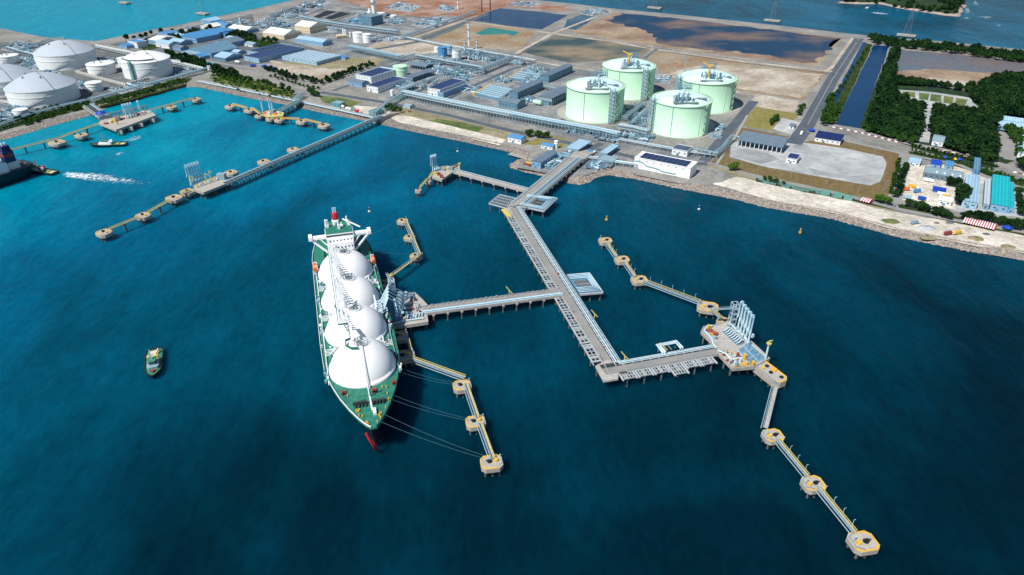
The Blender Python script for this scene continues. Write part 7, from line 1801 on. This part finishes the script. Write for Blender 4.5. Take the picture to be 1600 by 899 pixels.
for x, y, l, a, m, k in (
 (1252, 210, 'white car at the junction by the blue canopy', ra, 'white_paint', 'truck'), (1306, 104, 'dark car on the straight road by the long pond', ra, 'dark_steel', 'car'), (1302, 117, 'second dark car on the straight road by the long pond', ra, 'dark_steel', 'car'),
 (1339, 65, 'dark car at the far end of the straight road', ra, 'dark_steel', 'car'), (1267, 172, 'grey car on the straight road near the junction', ra, 'steel_grey', 'car'),
 (924, 239, 'blue and white truck parked at the jetty approach', U_ANG, 'roof_blue', 'truck'), (908, 255, 'small white car on the jetty root', ang(K0, K1), 'white_paint', 'car'),
 (1416, 298, 'yellow orange truck parked at the left of the works yard', .1, 'orange', 'truck'), (1434, 301, 'dark blue truck in the works yard', .2, 'roof_blue', 'truck'), (1472, 306, 'white truck in the middle of the works yard', U_ANG, 'white_paint', 'truck'),
 (1480, 310, 'yellow truck near the round dark tree', U_ANG, 'yellow', 'truck'), (1419, 311, 'pale blue truck at the lower left of the works yard', U_ANG, 'roof_pale', 'truck'), (1442, 313, 'bright blue truck at the lower edge of the works yard', U_ANG, 'tarp_blue', 'truck'),
 (1450, 284, 'white truck at the left end of the long grey shed', U_ANG, 'white_paint', 'truck'), (1427, 294, 'yellow truck next to the orange one in the works yard', U_ANG, 'yellow', 'truck'),
 (1430, 350, 'grey truck standing on the beach', .3, 'steel_pale', 'truck'), (1497, 366, 'yellow truck standing on the beach below the striped tent', .3, 'yellow', 'truck'), (1482, 367, 'red brown truck standing on the beach below the striped tent', .3, 'maroon', 'truck'),
 (640, 175, 'red car beside the front pipe rack', ca, 'red', 'car'), (560, 176, 'red box truck on the pale shore strip', ca, 'red', 'truck'), (545, 172, 'white box truck on the pale shore strip', ca, 'white_paint', 'truck'), (534, 168, 'second white box truck further left on the shore strip', ca, 'white_paint', 'truck'),
 (1440, 34, 'x', 0, 'x', 'x')):
    if m != 'x': vehicle(x, y, l, a, m, k)
bld('guard_hut', 'small dark walled hut with pale roof on the rocky shore strip', (519, 166), (531, 169), (535, 165), 5, 'green_steel', 'steel_pale', kind='flat')
bld('guard_hut', 'green and white valve hut at the root of the diagonal jetty', (578, 181), (588, 184), (596, 178), 6, 'steel_pale', 'green_steel', kind='flat')
bld('guard_hut', 'red brown low machinery hut on the peninsula tip', (818, 258.5), (829, 261), (832, 258), 2.6, 'maroon', 'rail_yellow', kind='flat')
# heaps and litter on the beach
rg = random.Random(21)
def heap(px, py, r, h, label, m):
    p = P(px, py); b = MB(); prof = [(r, -.3), (r * .8, h * .35), (r * .45, h * .8), (0, h)]; b.lathe(0, 0, prof, 12)
    b.v = [(x + rg.uniform(-.1, .1) * r, y * .7 + rg.uniform(-.1, .1) * r, z) for x, y, z in b.v]; o = b.o('heap', m); o.location = p; tag(o, label, 'heap', 'heaps on the pale beach')
for i, (x, y, r, h, m, l) in enumerate(((1448, 357, 9, 2.5, 'yard', 'largest pale heap on the beach'), (1463, 349, 3, 1, 'dark_ground', 'small dark heap on the beach left of the striped tent'), (1484, 348.5, 4, 1.5, 'dark_ground', 'dark oval heap just left of the striped tent'), (1541, 366, 4, 1, 'dark_ground', 'flat dark heap below the striped tent'), (1450, 371, 7, 1.2, 'scrub', 'long brushwood heap near the rocks'), (1525, 373, 8, 1.4, 'scrub', 'brushwood heap at the rocks below the striped tent'), (1575, 386, 7, 1.3, 'scrub', 'rightmost brushwood heap near the rocks'), (1391, 346, 9, 1.3, 'grass', 'grassy heap beside the rocks'))):
    heap(x, y, r, h, l, m)
# driftwood frames beside the beach road
for i in range(16):
    x = 1190 + i * 7.5 + rg.uniform(-2, 2); y = 281 + (x - 1190) * .205 + rg.uniform(0, 6); p = P(x, y)
    b = MB(); L_ = rg.uniform(2, 5)
    for k in range(4): b.bar((-L_, k * 1.5, .5), (L_, k * 1.5, .5), .5)
    for k in range(3): b.bar((-L_ + k * L_, -.6, .9), (-L_ + k * L_, 5.2, .9), .4)
    o = b.o('steel_rack', 'container_green'); o.location = p; o.rotation_euler = (0, 0, U_ANG + rg.uniform(-.2, .2)); tag(o, 'low green steel rack in the row between the beach and its road', 'steel rack', 'green steel racks on the beach')
# lamp posts on the field and roads
lp0 = None
def lamp(px, py, label, h=11, group='slim lamp posts in the field and yard'):
    global lp0
    p = P(px, py)
    if lp0 is None:
        lp0 = thing('street_lamp', label, 'lamp post', p, 0, group); b = MB(); b.cyl(0, 0, .22, 0, h, 6, .14); b.o('pole', 'steel_pale', lp0); b = MB(); b.bar((0, 0, h), (1.6, 0, h + .2), .14); b.box(1.2, 2.2, -.2, .2, h + .1, h + .35); b.o('lamp_head', 'steel_pale', lp0); remember(lp0)
    else: dup(lp0, p, 0, label, group)
for x, y, l in ((1184, 270, 'lamp post at the left of the brown strip in front of the loading shed'), (1236, 278, 'lamp post in the brown strip below the gatehouse'), (1290, 291, 'lamp post in the brown strip below the pale yard'), (1340, 303, 'lamp post in the lower right of the brown strip'), (1204, 212, 'lamp post behind the truck loading shed'), (1216, 216, 'lamp post behind the right end of the truck loading shed'), (1335, 232, 'lamp post right of the long low white building'), (1142, 262, 'lamp post by the tree where the beach road starts'), (1380, 300, 'lamp post at the right edge of the brown field'), (553, 144, 'tall lamp post in front of the control building'), (1364, 246, 'lamp post at the top right of the pale yard')):
    lamp(x, y, l)

# ---------------------------------------------------------------- vegetation
def crown_mesh(name, r, h, m, seed, nleaf=170, blob=True, z0=1.5, leaf=.9):
    """leaf clumps through the crown's volume over a ragged core"""
    rg = random.Random(seed); b = MB()
    lobes = [(rg.uniform(-.45, .45) * r, rg.uniform(-.45, .45) * r, z0 + h * rg.uniform(.35, .75), r * rg.uniform(.45, .7)) for _ in range(6)]
    for lx, ly, lz, lr in lobes:
        n = 7; vs = []; fs = []
        for k in range(5):
            ph = -1.2 + k * .65
            for i in range(n):
                a = 6.283 * i / n + k * .3; q = lr * .8 * rg.uniform(.72, 1.15); vs.append((lx + q * math.cos(ph) * math.cos(a), ly + q * math.cos(ph) * math.sin(a), max(.4, lz + q * .8 * math.sin(ph))))
        fs = [(k * n + i, k * n + (i + 1) % n, (k + 1) * n + (i + 1) % n, (k + 1) * n + i) for k in range(4) for i in range(n)] + [tuple(range(4 * n, 5 * n)), tuple(range(n - 1, -1, -1))]
        b.add(vs, fs)
    for i in range(nleaf):
        lx, ly, lz, lr = lobes[i % 6]; a = rg.random() * 6.283; ph = rg.uniform(-.6, 1.57); q = lr * rg.uniform(.75, 1.2)
        c = Vector((lx + q * math.cos(ph) * math.cos(a), ly + q * math.cos(ph) * math.sin(a), max(.3, lz + q * .85 * math.sin(ph)))); d1 = Vector((rg.uniform(-1, 1), rg.uniform(-1, 1), rg.uniform(-.6, .6))).normalized(); d2 = d1.cross(Vector((rg.uniform(-1, 1), rg.uniform(-1, 1), rg.uniform(-1, 1)))).normalized(); s = leaf * rg.uniform(.5, 1.1)
        b.add([c - d1 * s - d2 * s * .6, c + d1 * s - d2 * s * .6, c + d1 * s * .6 + d2 * s * .7, c - d1 * s * .7 + d2 * s * .6], [(0, 1, 2, 3)])
    return b
def proto_tree(name, label, r, h, m, seed, cat='tree', tr=.3):
    t = thing(name, label, cat, (0, 0, 0)); crown_mesh('', r, h, m, seed).o('crown', m, t); b = MB(); b.cyl(0, 0, tr, -.2, h * .6, 6, tr * .5)
    for a in (0, 2.1, 4.2): b.bar((0, 0, h * .35), (r * .4 * math.cos(a), r * .4 * math.sin(a), h * .62), tr * .7)
    b.o('trunk', 'bark', t); return remember(t)
TP = {}
CNT = {}
def tree(px, py, kind, label, group, s=1.0, rs=None):
    rg_ = random.Random(int(px * 31 + py * 7)); p = P(px, py) if px is not None else rs; k = kind + str(rg_.randrange(3))
    spec = {'dark': (4.2, 7.5, 'leaf_dark'), 'mid': (3.8, 6.5, 'leaf_mid'), 'bright': (3.0, 4.5, 'leaf_bright'), 'bush': (2.4, 2.8, 'leaf_mid')}[kind]
    sc = s * rg_.uniform(.8, 1.2)
    if k not in TP: TP[k] = proto_tree('bush' if kind in ('bush', 'bright') else 'tree', label, *spec, seed=len(TP) + 2, cat='bush' if kind in ('bush', 'bright') else 'tree'); o = TP[k]; o.location = p; o['group'] = group; o.rotation_euler = (0, 0, rg_.random() * 6)
    else: o = dup(TP[k], p, rg_.random() * 6, label, group)
    o.scale = (sc, sc, sc * rg_.uniform(.85, 1.15)); return o
def row(pts, n, kind, what, s=1.0, jit=1.5):
    W = [(x, y) for x, y in pts]; L_ = [0]
    for i in range(len(W) - 1): L_.append(L_[-1] + math.hypot(W[i + 1][0] - W[i][0], W[i + 1][1] - W[i][1]))
    rg_ = random.Random(n)
    for k in range(n):
        d = L_[-1] * (k + .5) / n; i = max(j for j in range(len(L_) - 1) if L_[j] <= d); f = (d - L_[i]) / (L_[i + 1] - L_[i])
        x = W[i][0] + (W[i + 1][0] - W[i][0]) * f + rg_.uniform(-jit, jit); y = W[i][1] + (W[i + 1][1] - W[i][1]) * f + rg_.uniform(-jit, jit) * .35
        tree(x, y, kind, what, what.split(',')[0], s)
row([(330, 112), (360, 124), (420, 134), (466, 148)], 22, 'mid', 'green tree, in the strip above the rocky inner shore', 1.0, 5)
row([(340, 122), (400, 138), (450, 150)], 16, 'bright', 'bright green bush, in the strip above the rocky inner shore', 1.1, 4)
row([(420, 120), (470, 134), (500, 142)], 12, 'bush', 'small roadside bush, along the inner coast road', 1.0, 2)
row([(484, 148), (494, 152)], 5, 'mid', 'green tree, in the clump where the inner road bends', 1.2, 4)
row([(604, 173), (628, 176)], 7, 'mid', 'green bush clump, right of the diagonal jetty root', .9, 3)
row([(262, 84), (300, 98), (326, 104)], 16, 'dark', 'dark tree, behind the tall white tank', 1.1, 5)
row([(330, 108), (345, 112)], 8, 'dark', 'dark tree, beside the two white silos', 1.2, 6)
row([(195, 66), (260, 54), (340, 50), (372, 56)], 16, 'dark', 'dark tree, among the coast houses', 1.2, 8)
row([(372, 62), (400, 66), (440, 68)], 14, 'mid', 'green tree, in the belt below the low cream hall', 1.1, 5)
row([(60, 178), (100, 170), (140, 160)], 14, 'mid', 'shore shrub, between the green pipe rack and the rocks left of the berth bridge', .8, 3)
row([(0, 200), (30, 192), (60, 184)], 8, 'dark', 'dark shore shrub, at the far left pipe rack', .8, 3)
row([(160, 160), (220, 148), (285, 128)], 14, 'bright', 'shore shrub, between the green pipe rack and the rocks right of the berth bridge', .9, 2.5)
row([(822, 213), (836, 215), (858, 217)], 9, 'mid', 'green bush, behind the small white house by the rocks', 1.0, 3)
row([(1140, 266), (1148, 268)], 3, 'bright', 'bright tree, where the beach road starts', 1.3, 2)
row([(1202, 197), (1215, 186)], 6, 'mid', 'green tree, left of the small fenced slab', 1.0, 2)
row([(1246, 182), (1254, 168)], 5, 'mid', 'green tree, beside the straight road', .9, 2)
row([(1286, 196), (1296, 168), (1300, 150)], 16, 'mid', 'green tree, on the bank between the straight road and the long pond', 1.2, 4)
row([(1307, 150), (1330, 112), (1356, 76)], 10, 'bush', 'bank bush, on the strip beside the narrow ditch', 1.2, 2)
row([(1400, 310), (1408, 280), (1418, 262)], 14, 'dark', 'dark tree, in the row left of the works yard', .9, 2)
row([(1390, 306), (1404, 250)], 10, 'bush', 'low bush, along the right edge of the brown field', 1.0, 1.5)
row([(1418, 322), (1450, 332), (1488, 345)], 14, 'dark', 'dark tree, between the beach and the works yard', .9, 4)
row([(1500, 341), (1550, 349), (1605, 362)], 20, 'dark', 'dark tree, behind the long striped tent', .95, 3)
row([(1478, 290), (1496, 292)], 6, 'dark', 'dark tree, in front of the long grey shed', .9, 3)
row([(1496, 322), (1500, 308)], 5, 'dark', 'round dark tree, left of the grey blue hall', 1.6, 2)
row([(1590, 305), (1594, 340)], 8, 'dark', 'dark tree, in the row right of the turquoise hall', .9, 1.5)
row([(1370, 316), (1386, 320)], 4, 'bright', 'bright tree, at the corner of beach road and field', 1.1, 3)
row([(1190, 282), (1225, 290)], 5, 'mid', 'small tree, above the green steel racks', .7, 2)
row([(1590, 258), (1606, 270)], 6, 'dark', 'dark tree, below the house at the right edge', 1.1, 4)
row([(1420, 229), (1500, 247), (1560, 262)], 22, 'bush', 'roadside bush, in the green strip below the dark wood road', .8, 1.2)
# woods that read as one mass
def wood(name, quad_pts, n, m, smin, smax, seed, label_z=3.0):
    poly = [P(x, y) for x, y in quad_pts]; rg_ = random.Random(seed); b = MB()
    x0, x1 = min(p.x for p in poly), max(p.x for p in poly); y0, y1 = min(p.y for p in poly), max(p.y for p in poly)
    def inside(x, y):
        r = False; j = len(poly) - 1
        for i in range(len(poly)):
            a, c = poly[i], poly[j]
            if (a.y > y) != (c.y > y) and x < (c.x - a.x) * (y - a.y) / (c.y - a.y) + a.x: r = not r
            j = i
        return r
    cms = [crown_mesh('', 4.4, 7.5, m, 50 + k, 60, leaf=1.3) for k in range(5)]; c = 0; g = 0
    while c < n and g < n * 20:
        g += 1; x, y = rg_.uniform(x0, x1), rg_.uniform(y0, y1)
        if not inside(x, y): continue
        c += 1; cm = rg_.choice(cms); s = rg_.uniform(smin, smax); a = rg_.random() * 6.28; ca, sa = math.cos(a) * s, math.sin(a) * s
        o = len(b.v); b.v += [(x + vx * ca - vy * sa, y + vx * sa + vy * ca, 3 + vz * s) for vx, vy, vz in cm.v]; b.f += [tuple(i + o for i in f) for f in cm.f]; b.sm += cm.sm
    o = b.o(name, m); o['kind'] = 'stuff'; return o
wood('woodland', [(1397, 77), (1403, 79), (1395, 122), (1394, 134), (1398, 154), (1430, 168), (1441, 170), (1436, 212), (1420, 222), (1380, 214), (1350, 204)], 520, 'leaf_dark', .9, 1.6, 1)
wood('woodland', [(1396, 124), (1440, 131), (1512, 141), (1532, 152), (1520, 147), (1460, 137), (1398, 134)], 110, 'leaf_dark', .7, 1.1, 2)
wood('woodland', [(1458, 174), (1512, 182), (1536, 178), (1560, 186), (1548, 215), (1556, 252), (1540, 256), (1500, 240), (1480, 234), (1474, 218), (1456, 214), (1456, 190)], 520, 'leaf_dark', .9, 1.6, 3)
wood('woodland', [(1512, 142), (1560, 124), (1640, 122), (1660, 190), (1600, 186), (1540, 176), (1520, 160)], 420, 'leaf_dark', .9, 1.6, 4)
wood('woodland', [(1358, 62), (1400, 66), (1480, 74), (1600, 90), (1700, 104), (1700, 114), (1600, 100), (1480, 84), (1400, 75), (1362, 70)], 300, 'leaf_dark', .9, 1.5, 5)
wood('woodland', [(246, 66), (300, 50), (316, 52), (290, 62), (262, 72)], 45, 'leaf_dark', .7, 1.1, 41)
wood('woodland', [(262, 84), (318, 98), (325, 106), (300, 104), (262, 94)], 70, 'leaf_dark', .7, 1.1, 42)
wood('woodland', [(348, 56), (372, 52), (404, 60), (400, 66), (366, 66)], 60, 'leaf_dark', .7, 1.1, 43)
wood('woodland', [(332, 110), (372, 118), (380, 126), (345, 122)], 50, 'leaf_dark', .8, 1.2, 44)
wood('woodland', [(1286, 198), (1290, 178), (1302, 166), (1308, 172), (1302, 194)], 26, 'leaf_mid', .8, 1.1, 45)
wood('woodland', [(1560, 200), (1600, 215), (1590, 250), (1580, 215)], 30, 'leaf_mid', .8, 1.2, 6)
wood('bright_thicket', [(1345, 198), (1400, 208), (1440, 222), (1420, 226), (1350, 206)], 60, 'leaf_mid', .6, .9, 7)
iw = [(1345, 0), (1380, 2), (1410, 10), (1440, 15), (1480, 20), (1494, 14), (1490, -6), (1420, -12), (1360, -8)]
poly_ = [P(x, y) for x, y in iw]
def isl_wood():
    b = MB(); rg_ = random.Random(8); cm = crown_mesh('', 5, 8, 'leaf_dark', 77, 40, leaf=1.5); hill = bpy.data.objects['island_hill']; vs = hill.data.vertices
    for i in range(420):
        v = vs[rg_.randrange(len(vs))].co; x, y, z = v.x + rg_.uniform(-8, 8), v.y + rg_.uniform(-8, 8), v.z - 2.5; s = rg_.uniform(1, 1.7); o = len(b.v)
        b.v += [(x + a * s, y + c * s, z + d * s) for a, c, d in cm.v]; b.f += [tuple(k + o for k in f) for f in cm.f]; b.sm += cm.sm
    o = b.o('island_wood', 'leaf_dark'); o['kind'] = 'stuff'
isl_wood()
for q, n, l in (([(409, 109), (413, 106), (450, 116), (505, 129), (503, 135), (448, 124)], 75, 'dark thick hedge of trees along the lower edge of the sandy ground'), ([(508, 131), (506, 126), (540, 113), (580, 100), (586, 104), (545, 119)], 75, 'dark thick hedge of trees along the right edge of the sandy ground')):
    o = wood('hedge', q, n, 'leaf_dark', .55, .8, 31); del o['kind']; tag(o, l, 'hedge')
# small greenery everywhere: scattered shrub cover
def scrub(name, pts, n, m, seed, s=.35):
    return wood(name, pts, n, m, s * .6, s * 1.3, seed)
scrub('scrub_cover', [(330, 118), (420, 134), (470, 150), (450, 158), (380, 146), (328, 128)], 130, 'leaf_bright', 11, .42)
scrub('scrub_cover', [(40, 188), (140, 160), (140, 168), (100, 180), (40, 198)], 120, 'leaf_mid', 12, .5)
scrub('scrub_cover', [(160, 162), (290, 124), (295, 130), (240, 144), (165, 166)], 120, 'leaf_mid', 13, .4)
scrub('scrub_cover', [(1420, 232), (1520, 256), (1600, 284), (1600, 292), (1520, 264), (1420, 238)], 140, 'leaf_mid', 14, .3)
scrub('scrub_cover', [(372, 60), (440, 70), (460, 74), (440, 76), (372, 70)], 60, 'leaf_bright', 15, .5)
